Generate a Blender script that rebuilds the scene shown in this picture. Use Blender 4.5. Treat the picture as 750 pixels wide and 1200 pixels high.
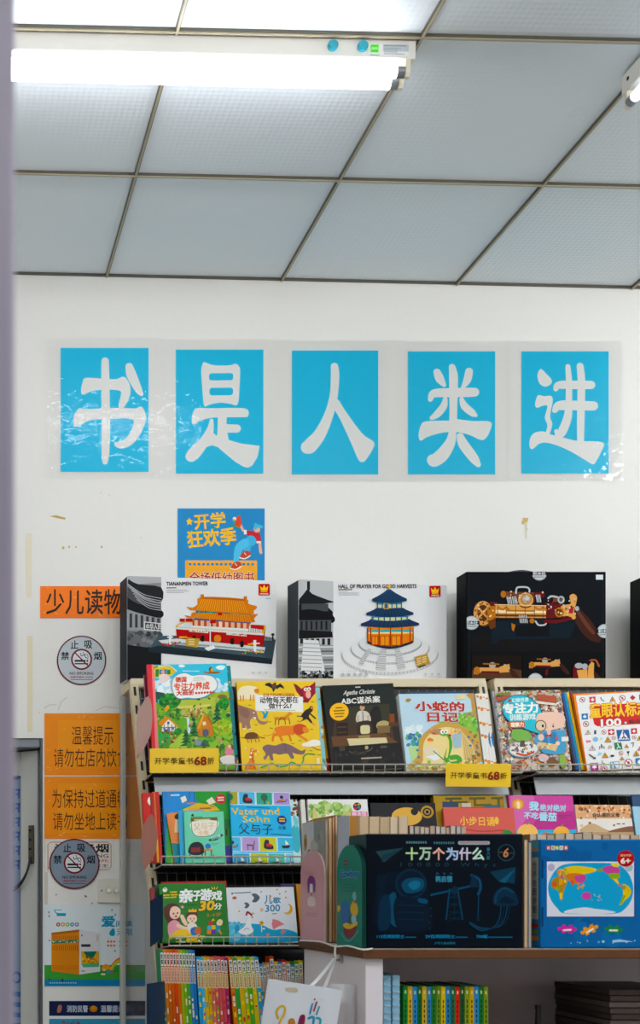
import bpy, bmesh, math, random
from mathutils import Vector, Matrix

S = bpy.context.scene
COL = S.collection
for o in list(bpy.data.objects):
    bpy.data.objects.remove(o, do_unlink=True)

# ------------------------------------------------------------------ camera, world, light, exposure
F = 1423.0            # focal length in photo pixels (750 x 1200)
EYE = 1.5
HX, HY = -80.0, 1040.0    # where the depth lines of the room meet
WALL = 4.15

cd = bpy.data.cameras.new('camera')
cam = bpy.data.objects.new('camera', cd)
COL.objects.link(cam)
cam.location = (0, 0, EYE)
cam.rotation_euler = (math.pi / 2, 0, 0)
cd.sensor_fit = 'AUTO'
cd.sensor_width = 36
cd.lens = F / 1200 * 36
cd.shift_x = (375 - HX) / 1200
cd.shift_y = (HY - 600) / 1200
cd.clip_start = 0.05
cd.dof.use_dof = True
cd.dof.focus_distance = 4.0
cd.dof.aperture_fstop = 5.6
S.camera = cam

W = bpy.data.worlds.new('world')
S.world = W
W.use_nodes = True
W.node_tree.nodes['Background'].inputs[0].default_value = (0.75, 0.85, 1.0, 1)
W.node_tree.nodes['Background'].inputs[1].default_value = 0.3

S.view_settings.view_transform = 'Standard'
S.view_settings.look = 'None'
S.view_settings.exposure = EXPOSURE = -0.24
S.view_settings.gamma = 1
S.view_settings.use_curve_mapping = False
S.cycles.use_denoising = True
S.cycles.max_bounces = 6
S.cycles.sample_clamp_indirect = 6
S.cycles.transparent_max_bounces = 12

TUBE = 20.0           # radiance of a fluorescent tube
LAMP_W = 24.0         # each further twin-tube lamp of the shop, outside the frame: light thrown all round
for n, (lx, ly, rz) in enumerate([(-0.6, 0.9, 0), (1.2, 0.9, 0), (2.9, 0.9, 0), (3.4, 2.7, 90), (0.2, -1.2, 0), (2.4, -1.2, 0)]):
    for e in (-0.3, 0.3):
        ld = bpy.data.lights.new('shop_lamp', 'POINT')
        ld.shadow_soft_size = 0.12
        ld.energy = LAMP_W
        ld.color = (0.97, 0.985, 1.0)
        lo = bpy.data.objects.new('shop_lamp', ld)
        COL.objects.link(lo)
        lo.location = (lx + (0 if rz else e), ly + (e if rz else 0), 3.38)

# ------------------------------------------------------------------ helpers
def lin(h):
    if not isinstance(h, str):
        return h
    h = h.lstrip('#')
    if len(h) == 3:
        h = ''.join(c + c for c in h)
    r = []
    for i in (0, 2, 4):
        c = int(h[i:i + 2], 16) / 255
        r.append(c / 12.92 if c <= 0.04045 else ((c + 0.055) / 1.055) ** 2.4)
    g = 0.3 * r[0] + 0.6 * r[1] + 0.1 * r[2]
    r = [max(g + (c - g) * 1.12, 0.0) ** 1.12 for c in r]       # printing inks: a little deeper and purer
    return (r[0], r[1], r[2], 1.0)

MATS = {}
def mat(name, rough=0.5, spec=0.5, metal=0.0, bump=0.0, bscale=200.0, var=0.0, coat=0.0):
    """paint whose colour is the mesh's own colour, with a fine procedural grain"""
    if name in MATS:
        return MATS[name]
    m = bpy.data.materials.new(name)
    m.use_nodes = True
    nt = m.node_tree
    b = nt.nodes['Principled BSDF']
    a = nt.nodes.new('ShaderNodeAttribute')
    a.attribute_name = 'Col'
    out = a.outputs['Color']
    nz = nt.nodes.new('ShaderNodeTexNoise')
    nz.inputs['Scale'].default_value = bscale
    nz.inputs['Detail'].default_value = 3
    tc = nt.nodes.new('ShaderNodeTexCoord')
    nt.links.new(tc.outputs['Object'], nz.inputs['Vector'])
    if var:
        mp = nt.nodes.new('ShaderNodeMapRange')
        mp.inputs['To Min'].default_value = 1 - var
        mp.inputs['To Max'].default_value = 1 + var * 0.3
        nt.links.new(nz.outputs['Fac'], mp.inputs['Value'])
        mx = nt.nodes.new('ShaderNodeVectorMath')
        mx.operation = 'SCALE'
        nt.links.new(out, mx.inputs[0])
        nt.links.new(mp.outputs[0], mx.inputs['Scale'])
        out = mx.outputs[0]
    nt.links.new(out, b.inputs['Base Color'])
    b.inputs['Roughness'].default_value = rough
    b.inputs['Specular IOR Level'].default_value = spec
    b.inputs['Metallic'].default_value = metal
    b.inputs['Coat Weight'].default_value = coat
    b.inputs['Coat Roughness'].default_value = 0.12
    if bump:
        bp = nt.nodes.new('ShaderNodeBump')
        bp.inputs['Strength'].default_value = bump
        bp.inputs['Distance'].default_value = 0.002
        nt.links.new(nz.outputs['Fac'], bp.inputs['Height'])
        nt.links.new(bp.outputs[0], b.inputs['Normal'])
    MATS[name] = m
    return m

PAPER = mat('printed_paper', 0.6, 0.2)
GLOSS = mat('laminated_print', 0.4, 0.17)
CARTON = mat('matte_carton', 0.5, 0.06)
SHINY = mat('glossy_box_film', 0.3, 0.13)
PAGES = mat('page_edges', 0.8, 0.2, bump=0.3, bscale=600, var=0.12)
PAINT = mat('enamel_paint', 0.4, 0.4)
PLASTIC = mat('plastic', 0.35, 0.5)
METAL = mat('wire_metal', 0.35, 0.5, metal=0.7)
WALLM = mat('wall_paint', 0.6, 0.35, bump=0.08, bscale=60, var=0.03)
WOOD = mat('wood_laminate', 0.45, 0.4, bump=0.1, bscale=40, var=0.35)

def clear(name, tint, refl, rough=0.08, bump=0.0, bscale=30, milk=0.0):
    """clear film or acrylic: lets most light straight through, reflects a little"""
    if name in MATS:
        return MATS[name]
    m = bpy.data.materials.new(name)
    m.use_nodes = True
    nt = m.node_tree
    nt.nodes.remove(nt.nodes['Principled BSDF'])
    t = nt.nodes.new('ShaderNodeBsdfTransparent')
    t.inputs[0].default_value = lin(tint)
    g = nt.nodes.new('ShaderNodeBsdfGlossy')
    g.inputs['Roughness'].default_value = rough
    fr = nt.nodes.new('ShaderNodeFresnel')
    fr.inputs[0].default_value = 1.45
    ml = nt.nodes.new('ShaderNodeMath')
    ml.operation = 'MULTIPLY'
    ml.inputs[1].default_value = refl
    nt.links.new(fr.outputs[0], ml.inputs[0])
    mx = nt.nodes.new('ShaderNodeMixShader')
    nt.links.new(ml.outputs[0], mx.inputs[0])
    nt.links.new(t.outputs[0], mx.inputs[1])
    nt.links.new(g.outputs[0], mx.inputs[2])
    last = mx
    if milk:
        df = nt.nodes.new('ShaderNodeBsdfDiffuse')
        df.inputs[0].default_value = lin(tint)
        m2 = nt.nodes.new('ShaderNodeMixShader')
        m2.inputs[0].default_value = milk
        nt.links.new(mx.outputs[0], m2.inputs[1])
        nt.links.new(df.outputs[0], m2.inputs[2])
        last = m2
    if bump:
        nz = nt.nodes.new('ShaderNodeTexNoise')
        nz.inputs['Scale'].default_value = bscale
        tc = nt.nodes.new('ShaderNodeTexCoord')
        nt.links.new(tc.outputs['Object'], nz.inputs['Vector'])
        bp = nt.nodes.new('ShaderNodeBump')
        bp.inputs['Strength'].default_value = bump
        bp.inputs['Distance'].default_value = 0.01
        nt.links.new(nz.outputs['Fac'], bp.inputs['Height'])
        nt.links.new(bp.outputs[0], g.inputs['Normal'])
    nt.links.new(last.outputs[0], nt.nodes['Material Output'].inputs[0])
    MATS[name] = m
    return m

FILM = clear('clear_film', '#ffffff', 0.7, 0.06, 0.3, 26)
ACRYL = clear('clear_acrylic', '#ffffff', 0.08, 0.05, milk=0.025)
PINKAC = clear('pink_acrylic', '#e6b6a8', 0.5, 0.1, milk=0.5)
NAVYAC = clear('navy_acrylic', '#1b3c5c', 1.0, 0.1, milk=0.75)

def emit(name, col, s):
    m = bpy.data.materials.new(name)
    m.use_nodes = True
    nt = m.node_tree
    nt.nodes.remove(nt.nodes['Principled BSDF'])
    e = nt.nodes.new('ShaderNodeEmission')
    e.inputs[0].default_value = lin(col)
    e.inputs[1].default_value = s
    nt.links.new(e.outputs[0], nt.nodes['Material Output'].inputs[0])
    return m
TUBEM = emit('fluorescent_glow', '#fbfcff', TUBE)
WEAKM = emit('dim_fluorescent_glow', '#eef4ff', 2.2)     # right-hand batten's pair, turned down to keep the ceiling beside it grey

def P(px, py, d):
    return Vector(((px - HX) / F * d, d, EYE + (HY - py) / F * d))
def PX(px, d):
    return (px - HX) / F * d
def PZ(py, d):
    return EYE + (HY - py) / F * d

class M:
    """collects coloured faces of ONE part"""
    def __init__(s):
        s.v, s.f, s.c = [], [], []
    def add(s, vs, fs, col):
        n = len(s.v)
        s.v += [tuple(v) for v in vs]
        cl = lin(col)
        for f in fs:
            s.f.append([i + n for i in f])
            s.c.append(cl)
    def box(s, x0, x1, y0, y1, z0, z1, col, bev=0.0, R=None, seg=2):
        bm = bmesh.new()
        bmesh.ops.create_cube(bm, size=1)
        for v in bm.verts:
            v.co = Vector(((x0 + x1) / 2 + v.co.x * (x1 - x0), (y0 + y1) / 2 + v.co.y * (y1 - y0), (z0 + z1) / 2 + v.co.z * (z1 - z0)))
        if bev:
            bmesh.ops.bevel(bm, geom=list(bm.edges), offset=bev, segments=seg, affect='EDGES', profile=0.5)
        if R:
            bmesh.ops.transform(bm, matrix=R, verts=bm.verts)
        bm.verts.index_update()
        s.add([v.co for v in bm.verts], [[v.index for v in f.verts] for f in bm.faces], col)
        bm.free()
    def cyl(s, a, b, r, col, n=14, r2=None):
        a, b = Vector(a), Vector(b)
        r2 = r if r2 is None else r2
        z = (b - a).normalized()
        x = z.orthogonal().normalized()
        y = z.cross(x)
        vs = []
        for p, rr in ((a, r), (b, r2)):
            for k in range(n):
                t = 2 * math.pi * k / n
                vs.append(p + (x * math.cos(t) + y * math.sin(t)) * rr)
        fs = [[k, (k + 1) % n, n + (k + 1) % n, n + k] for k in range(n)]
        fs += [list(range(n))[::-1], list(range(n, 2 * n))]
        s.add(vs, fs, col)
    def tube(s, pts, r, col, n=6):
        pts = [Vector(p) for p in pts]
        vs, fs = [], []
        x = None
        for i, p in enumerate(pts):
            t = (pts[min(i + 1, len(pts) - 1)] - pts[max(i - 1, 0)]).normalized()
            x = t.orthogonal().normalized() if x is None else (x - t * x.dot(t)).normalized()
            y = t.cross(x)
            for k in range(n):
                a = 2 * math.pi * k / n
                vs.append(p + (x * math.cos(a) + y * math.sin(a)) * r)
        for i in range(len(pts) - 1):
            for k in range(n):
                fs.append([i * n + k, i * n + (k + 1) % n, (i + 1) * n + (k + 1) % n, (i + 1) * n + k])
        fs += [list(range(n))[::-1], list(range(len(vs) - n, len(vs)))]
        s.add(vs, fs, col)
    def prism(s, pts, fn, col):
        """pts: outline; fn(p, 0/1) -> 3-D position on the two faces"""
        n = len(pts)
        vs = [fn(p, 0) for p in pts] + [fn(p, 1) for p in pts]
        fs = [list(range(n)), list(range(n, 2 * n))[::-1]]
        fs += [[k, (k + 1) % n, n + (k + 1) % n, n + k] for k in range(n)]
        s.add(vs, fs, col)
    def obj(s, name, m, parent=None, smooth=False, loc=None, rot=None):
        me = bpy.data.meshes.new(name)
        me.from_pydata(s.v, [], s.f)
        at = me.attributes.new('Col', 'FLOAT_COLOR', 'CORNER')
        flat = []
        for f, c in zip(s.f, s.c):
            flat += list(c) * len(f)
        at.data.foreach_set('color', flat)
        me.materials.append(m)
        if smooth:
            me.polygons.foreach_set('use_smooth', [True] * len(me.polygons))
        me.update()
        o = bpy.data.objects.new(name, me)
        COL.objects.link(o)
        if parent:
            o.parent = parent
        if loc is not None:
            o.location = loc
        if rot is not None:
            o.rotation_euler = rot
        return o

_fc = bpy.data.curves.new('lettering', 'FONT')
_fc.resolution_u = 2
_fo = bpy.data.objects.new('lettering', _fc)
_cache = {}
def glyphs(txt, off=0.0, sp=1.0):
    k = (txt, off, sp)
    if k not in _cache:
        if _fo.name not in COL.objects:
            COL.objects.link(_fo)
        _fc.body = txt
        _fc.offset = off
        _fc.space_character = sp
        bpy.context.view_layer.update()
        dg = bpy.context.evaluated_depsgraph_get()
        dg.update()
        me = bpy.data.meshes.new_from_object(_fo.evaluated_get(dg))
        _cache[k] = ([(v.co.x, v.co.y) for v in me.vertices], [list(p.vertices) for p in me.polygons])
        bpy.data.meshes.remove(me)
    return _cache[k]

def spline(pts, closed, n=6):
    out = []
    N = len(pts)
    rng = range(N) if closed else range(N - 1)
    for i in rng:
        g = (lambda j: pts[j % N]) if closed else (lambda j: pts[min(max(j, 0), N - 1)])
        p0, p1, p2, p3 = g(i - 1), g(i), g(i + 1), g(i + 2)
        for k in range(n):
            t = k / n
            out.append(tuple(0.5 * (2 * b + (c - a) * t + (2 * a - 5 * b + 4 * c - d) * t * t + (3 * b - a - 3 * c + d) * t ** 3)
                             for a, b, c, d in zip(p0, p1, p2, p3)))
    if not closed:
        out.append(tuple(pts[-1]))
    return out

class C(M):
    """printed artwork on a flat face of size w x h. frame = three corners (top-left, top-right, bottom-left) of the
    face in any drawing units, y down. Local plane: x right from -w/2, z up from 0, each layer a hair in front"""
    def __init__(s, w, h, frame=None, rect=None):
        super().__init__()
        s.w, s.h = w, h
        if rect:
            frame = ((rect[0], rect[1]), (rect[2], rect[1]), (rect[0], rect[3]))
        s.tl, tr, bl = frame
        s.a = (tr[0] - s.tl[0], tr[1] - s.tl[1])
        s.b = (bl[0] - s.tl[0], bl[1] - s.tl[1])
        s.det = s.a[0] * s.b[1] - s.a[1] * s.b[0]
        s.z = 0.0004
        s.clip = True
        s.mp = (0, 0, 1)
    def at(s, ox, oy, k):
        s.mp = (ox, oy, k)
        return s
    def uv(s, p):
        x, y = s.mp[0] + p[0] * s.mp[2] - s.tl[0], s.mp[1] + p[1] * s.mp[2] - s.tl[1]
        u = (x * s.b[1] - y * s.b[0]) / s.det
        v = (s.a[0] * y - s.a[1] * x) / s.det
        if s.clip:
            u = min(max(u, 0), 1)
            v = min(max(v, 0), 1)
        return u, v
    def put(s, pts, fs, col, dz=1.2e-5):
        s.z += dz
        vs = []
        for p in pts:
            u, v = s.uv(p)
            vs.append(((u - 0.5) * s.w, -s.z, (1 - v) * s.h))
        s.add(vs, fs, col)
        return s
    def fill(s, col):
        s.z += 1.2e-5
        s.add([(-s.w / 2, -s.z, 0), (s.w / 2, -s.z, 0), (s.w / 2, -s.z, s.h), (-s.w / 2, -s.z, s.h)], [[0, 1, 2, 3]], col)
        return s
    def poly(s, pts, col, dz=1.2e-5):
        return s.put(pts, [list(range(len(pts)))], col, dz)
    def blob(s, pts, col, n=5):
        return s.poly(spline(pts, True, n), col)
    def rect(s, x0, y0, x1, y1, col):
        return s.poly([(x0, y0), (x1, y0), (x1, y1), (x0, y1)], col)
    def ell(s, x, y, rx, ry, col, n=20, rot=0, dz=1.2e-5):
        cr, sr = math.cos(rot), math.sin(rot)
        pts = []
        for k in range(n):
            t = 2 * math.pi * k / n
            a, b = rx * math.cos(t), ry * math.sin(t)
            pts.append((x + a * cr - b * sr, y + a * sr + b * cr))
        return s.poly(pts, col, dz)
    def rrect(s, x0, y0, x1, y1, r, col):
        pts = []
        for cx, cy, a in ((x1 - r, y0 + r, -90), (x1 - r, y1 - r, 0), (x0 + r, y1 - r, 90), (x0 + r, y0 + r, 180)):
            for k in range(5):
                t = math.radians(a + 22.5 * k)
                pts.append((cx + r * math.cos(t), cy + r * math.sin(t)))
        return s.poly(pts, col)
    def ring(s, x, y, r0, r1, col, n=32, ky=1.0):
        pts, fs = [], []
        for k in range(n):
            t = 2 * math.pi * k / n
            pts += [(x + r0 * math.cos(t), y + r0 * ky * math.sin(t)), (x + r1 * math.cos(t), y + r1 * ky * math.sin(t))]
            j = (k + 1) % n
            fs.append([2 * k, 2 * k + 1, 2 * j + 1, 2 * j])
        return s.put(pts, fs, col)
    def line(s, pts, w, col):
        return s.brush([(p[0], p[1], w / 2) for p in pts], col, smooth=False)
    def curve(s, pts, w, col):
        return s.brush([(p[0], p[1], w / 2) for p in pts], col)
    def brush(s, pts, col, smooth=True, cap=True):
        """a stroke of varying half-width with round ends"""
        q = spline(pts, False, 6) if smooth and len(pts) > 2 else pts
        L, R_ = [], []
        nrm = []
        for i in range(len(q)):
            a, b = q[max(i - 1, 0)], q[min(i + 1, len(q) - 1)]
            dx, dy = b[0] - a[0], b[1] - a[1]
            d = math.hypot(dx, dy) or 1
            nx, ny = -dy / d, dx / d
            nrm.append((nx, ny))
            L.append((q[i][0] + nx * q[i][2], q[i][1] + ny * q[i][2]))
            R_.append((q[i][0] - nx * q[i][2], q[i][1] - ny * q[i][2]))
        n = len(q)
        s.put(L + R_, [[i, i + 1, n + i + 1, n + i] for i in range(n - 1)], col)
        if cap:
            for i in (0, n - 1):
                if q[i][2] > 0:
                    s.ell(q[i][0], q[i][1], q[i][2], q[i][2], col, 16, dz=4e-6)
        return s
    def text(s, txt, x0, y0, x1, y1, col, bold=0.0, out=None, ow=0.05, rot=0, skew=0, sp=1.0, vertical=False):
        if vertical:
            n = len(txt)
            hh = (y1 - y0) / n
            for i, ch in enumerate(txt):
                s.text(ch, x0, y0 + i * hh + hh * 0.06, x1, y0 + (i + 1) * hh - hh * 0.06, col, bold, out, ow)
            return s
        bv, _ = glyphs(txt, 0.0, sp)
        if not bv:
            return s
        ax, bx = min(p[0] for p in bv), max(p[0] for p in bv)
        ay, by = min(p[1] for p in bv), max(p[1] for p in bv)
        cx, cy = (x0 + x1) / 2, (y0 + y1) / 2
        cr, sr = math.cos(math.radians(rot)), math.sin(math.radians(rot))
        ex, ey = (x1 - x0) / (bx - ax), (y1 - y0) / (by - ay)
        for rad, cl, n in (((bold + ow, out, 8),) if out else ()) + ((bold, col, 4),):
            shifts = [(0.0, 0.0)] + ([(rad * math.cos(2 * math.pi * (k + 0.5) / n), rad * math.sin(2 * math.pi * (k + 0.5) / n)) for k in range(n)] if rad > 0.004 else [])
            gv, gf = glyphs(txt, min(rad, 0.0), sp)
            base = []
            for (gx, gy) in gv:
                x = x0 + (gx - ax) * ex
                y = y1 - (gy - ay) * ey
                x += (cy - y) * skew
                dx, dy = x - cx, y - cy
                base.append((cx + dx * cr - dy * sr, cy + dx * sr + dy * cr))
            for i, (sx, sy) in enumerate(shifts):
                pts = [(p[0] + sx * ex, p[1] + sy * ey) for p in base]
                s.put(pts, gf, cl, 1.5e-5 if i == 0 else 2e-6)
        return s
    def dabs(s, n, x0, y0, x1, y1, cols, r0, r1, seed=1, sides=7, asp=1.0):
        rnd = random.Random(seed)
        s.z += 1.2e-5
        for k in range(n):
            r = rnd.uniform(r0, r1)
            s.ell(rnd.uniform(x0, x1), rnd.uniform(y0, y1), r, r * asp * rnd.uniform(0.5, 1.1), rnd.choice(cols), sides, rnd.uniform(0, 3), dz=4e-6)
        return s

def tag(o, label, cat, group=None):
    o['label'] = label
    o['category'] = cat
    if group:
        o['group'] = group
    return o
def thing(name, label, cat, loc=(0, 0, 0), rot=(0, 0, 0), group=None):
    o = bpy.data.objects.new(name, None)
    o.empty_display_size = 0.05
    COL.objects.link(o)
    o.location = loc
    o.rotation_euler = rot
    return tag(o, label, cat, group)
def structure(o):
    o['kind'] = 'structure'
    return o
ORD = 'first second third fourth fifth sixth seventh eighth ninth tenth eleventh twelfth thirteenth fourteenth fifteenth sixteenth seventeenth eighteenth nineteenth twentieth'.split()

# ------------------------------------------------------------------ the setting
CT = 0.023                                   # the hung ceiling drops a little to the right
def ceil_z(x):
    return 3.576 - CT * (x - 1.196)
JAMB = PX(50, WALL)                          # right jamb of the doorway
HEAD = PZ(865, WALL)
X0, X1, Y0 = -1.6, 4.6, -3.2

m = M()
m.box(JAMB, X1, WALL, WALL + 0.12, 0, 3.75, '#eeede9')
m.box(X0, JAMB, WALL, WALL + 0.12, HEAD, 3.75, '#eeede9')
m.box(X0, JAMB - 0.95, WALL, WALL + 0.12, 0, HEAD, '#eeede9')
wall = structure(m.obj('wall_back', WALLM))
# old tape marks and chipped paint on the wall
rw = 750 / F * WALL
m = C(rw, 560 / F * WALL, rect=(0, 560, 750, 1120))
m.poly([(58, 605), (66, 604), (77, 607), (76, 609), (66, 607)], '#c8a869')
for x, y, r in ((74, 642, 1.6), (81, 641, 1.2), (89, 641, 1), (119, 641, 1.3), (613, 612, 2), (617, 620, 1.4)):
    m.ell(x, y, r, r * 1.3, '#d6bd8a', 8)
m.poly([(612, 607), (619, 607), (618, 612), (614, 612)], '#d2b57c')
m.poly([(615, 612), (618, 612), (617, 632), (616, 632)], '#e3dccb')
m.blob([(706, 801), (709, 797), (713, 795), (717, 798), (719, 801)], '#c9973a')
m.rect(31, 625, 37, 700, '#ece4d0')
m.rect(32, 745, 38, 858, '#e9dfc6')
m.rect(52, 984, 56, 1120, '#d8d3c8')
for pts in (((68, 832), (72, 822), (79, 817)), ((52, 830), (58, 826), (66, 826)), ((112, 833), (122, 828), (138, 830))):
    m.line(pts, 0.7, '#c9c7c2')
m.dabs(26, 25, 570, 345, 860, ['#dedcd6', '#e2dfd6'], 0.5, 1.4, 4)
m.dabs(14, 54, 1030, 140, 1060, ['#b9b3a6', '#f4f2ee', '#8f8a80'], 0.6, 1.8, 5)
r_ = m.obj('tape_residue', WALLM, wall, loc=(PX(375, WALL), WALL - 0.0005, PZ(1120, WALL)))

m = M(); m.box(X0, X1, Y0, 6.3, -0.1, 0, '#a9a49c')
structure(m.obj('floor', mat('floor_tile', 0.35, 0.4, var=0.1, bscale=3)))
m = M(); m.box(X0 - 0.1, X0, Y0, 6.3, 0, 3.8, '#e9e8e4'); structure(m.obj('wall_left', WALLM))
m = M(); m.box(X1, X1 + 0.1, Y0, WALL, 0, 3.8, '#e9e8e4'); structure(m.obj('wall_right', WALLM))
m = M(); m.box(X0, X1, Y0 - 0.1, Y0, 0, 3.8, '#a8a39c'); structure(m.obj('wall_front', WALLM))
# the passage behind the doorway
m = M()
m.box(X0, 1.2, 5.6, 5.7, 0, 3.0, '#8d96a3')
m.box(1.1, 1.2, WALL + 0.12, 5.6, 0, 3.0, '#9aa0a8')
m.box(X0, 1.2, WALL + 0.12, 5.7, 2.7, 2.8, '#a0a4aa')
structure(m.obj('wall_passage', WALLM))

# hung ceiling: embossed panels in a metal grid
cm = bpy.data.materials.new('embossed_ceiling_panel')
cm.use_nodes = True
nt = cm.node_tree
b = nt.nodes['Principled BSDF']
b.inputs['Base Color'].default_value = lin('#eef5fa')
b.inputs['Roughness'].default_value = 0.55
b.inputs['Specular IOR Level'].default_value = 0.35
tc = nt.nodes.new('ShaderNodeTexCoord')
vo = nt.nodes.new('ShaderNodeTexVoronoi')
vo.inputs['Scale'].default_value = 62
vo.inputs['Randomness'].default_value = 0.0
nt.links.new(tc.outputs['Object'], vo.inputs['Vector'])
bp = nt.nodes.new('ShaderNodeBump')
bp.inputs['Strength'].default_value = 0.5
bp.inputs['Distance'].default_value = 0.003
nt.links.new(vo.outputs['Distance'], bp.inputs['Height'])
nt.links.new(bp.outputs[0], b.inputs['Normal'])
m = M()
ROT = math.atan(CT)
# built flat, then tilted about the line x = 1.196
m.box(X0 - 1.196, X1 - 1.196, Y0, WALL, 0.004, 0.05, '#dde4e8')
ceiling = structure(m.obj('ceiling', cm, loc=(1.196, 0, 3.576), rot=(0, ROT, 0)))
m = M()
G = 0.598
ylines = [3.561 - 0.6 * k for k in range(11)]
def bar(x0, x1, y0, y1, along):
    m.box(x0, x1, y0, y1, -0.003, 0.006, '#66635a')
    if along == 'y':
        c = (x0 + x1) / 2
        m.box(c - 0.0028, c + 0.0028, y0, y1, -0.0065, 0, '#b3ab96')
    else:
        c = (y0 + y1) / 2
        m.box(x0, x1, c - 0.0028, c + 0.0028, -0.0066, 0, '#b3ab96')
for k in range(-2, 6):
    bar(G * k - 1.196 - 0.0055, G * k - 1.196 + 0.0055, Y0, WALL, 'y')
for y in ylines:
    bar(X0 - 1.196, X1 - 1.196, y - 0.005, y + 0.005, 'x')
m.box(X0 - 1.196, X1 - 1.196, WALL - 0.008, WALL, -0.003, 0.006, '#66645c')
m.obj('ceiling_grid', PAINT, ceiling)

# foreground edge of a pillar beside the viewer
m = M()
m.box(-0.35, PX(18, 0.8), 0.8, 1.05, 0, 3.7, '#a099a8', bev=0.004)
structure(m.obj('trim_1', PAINT))

# doorway: aluminium frame, an open glazed leaf with a film of blue lettering
m = M()
m.box(JAMB - 0.008, JAMB, WALL - 0.004, WALL + 0.125, 0, HEAD, '#5f6468', bev=0.002)  # darker than the other frame pieces: shadow of the reveal put into its colour
m.box(JAMB - 0.95, JAMB - 0.008, WALL + 0.01, WALL + 0.125, HEAD - 0.03, HEAD, '#8b9196', bev=0.002)
m.box(JAMB - 0.95, JAMB - 0.93, WALL - 0.004, WALL + 0.125, 0, HEAD - 0.03, '#8b9196', bev=0.002)
door = structure(m.obj('door_1', PAINT))
LEAF = Matrix.Translation((JAMB - 0.014, WALL + 0.05, 0)) @ Matrix.Rotation(math.radians(-42), 4, 'Z')
def leaf(mm, *a, **k):
    mm.box(*a, R=LEAF, **k)
m = M()
leaf(m, -0.075, 0, 0, 0.035, 0.02, HEAD - 0.035, '#cdcec9', bev=0.004)
leaf(m, -0.88, -0.81, 0, 0.035, 0.02, HEAD - 0.035, '#cdcec9', bev=0.004)
leaf(m, -0.81, -0.075, 0, 0.035, 0.02, 0.12, '#dcdcd8', bev=0.004)
leaf(m, -0.81, -0.075, 0, 0.035, HEAD - 0.12, HEAD - 0.035, '#c9cac8', bev=0.004)
lf = m.obj('door_leaf', PAINT, door)
m = M()
leaf(m, -0.81, -0.075, 0.012, 0.02, 0.12, HEAD - 0.12, '#8b9db8')
m.obj('glass_pane', mat('frosted_glass', 0.25, 0.5), lf)
m = C(0.05, 1.2, rect=(0, 0, 30, 720))
for i in range(6):      # worn, unreadable blue marks seen from behind
    y = 60 + i * 30
    m.rect(5, y, 9, y + 22, '#2d5f9c').rect(12, y + 2, 25, y + 6, '#2d5f9c').rect(12, y + 11, 22, y + 15, '#2d5f9c').rect(19, y + 2, 23, y + 22, '#2d5f9c')
m.ring(15, 30, 8, 13, '#2d5f9c')
m.ring(15, 460, 8, 13, '#2d5f9c')
for i in range(9):
    m.rect(4, 490 + i * 22, 26, 500 + i * 22, '#3a6aa4')
t_ = m.obj('film_print', PAPER, lf)
t_.matrix_local = LEAF @ Matrix.Translation((-0.1, 0.011, 0.75))
# hinge bracket with a black cable loop
th = thing('door_bracket', 'steel bracket with a loop of black cable on the door stile', 'bracket')
m = M()
bx, by = PX(40, 4.19), 4.165
B0 = LEAF
m.box(-0.032, -0.012, -0.010, -0.0005, PZ(1012, 4.2), PZ(967, 4.2), '#6f675c', R=LEAF, bev=0.002)
m.obj('plate', METAL, th)
for k in range(4):
    m = M()
    q = LEAF @ Vector((-0.022, -0.010, PZ(973 + 11 * k, 4.2)))
    q2 = LEAF @ Vector((-0.022, -0.0135, PZ(973 + 11 * k, 4.2)))
    m.cyl(q, q2, 0.004, '#2b2723', 10)
    m.obj('screw', METAL, th)
m = M()
pts = [LEAF @ Vector(p) for p in ((-0.022, -0.014, PZ(1008, 4.2)), (-0.03, -0.02, PZ(1022, 4.2)), (-0.05, -0.022, PZ(1034, 4.2)), (-0.075, -0.018, PZ(1041, 4.2)), (-0.1, -0.008, PZ(1044, 4.2)))]
m.tube(spline(pts, False, 5), 0.004, '#1d1c1c')
pts = [p + Vector((0.004, -0.004, 0.012)) for p in pts]
m.tube(spline(pts, False, 5), 0.0035, '#262524')
m.obj('cable', PLASTIC, th)

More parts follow.
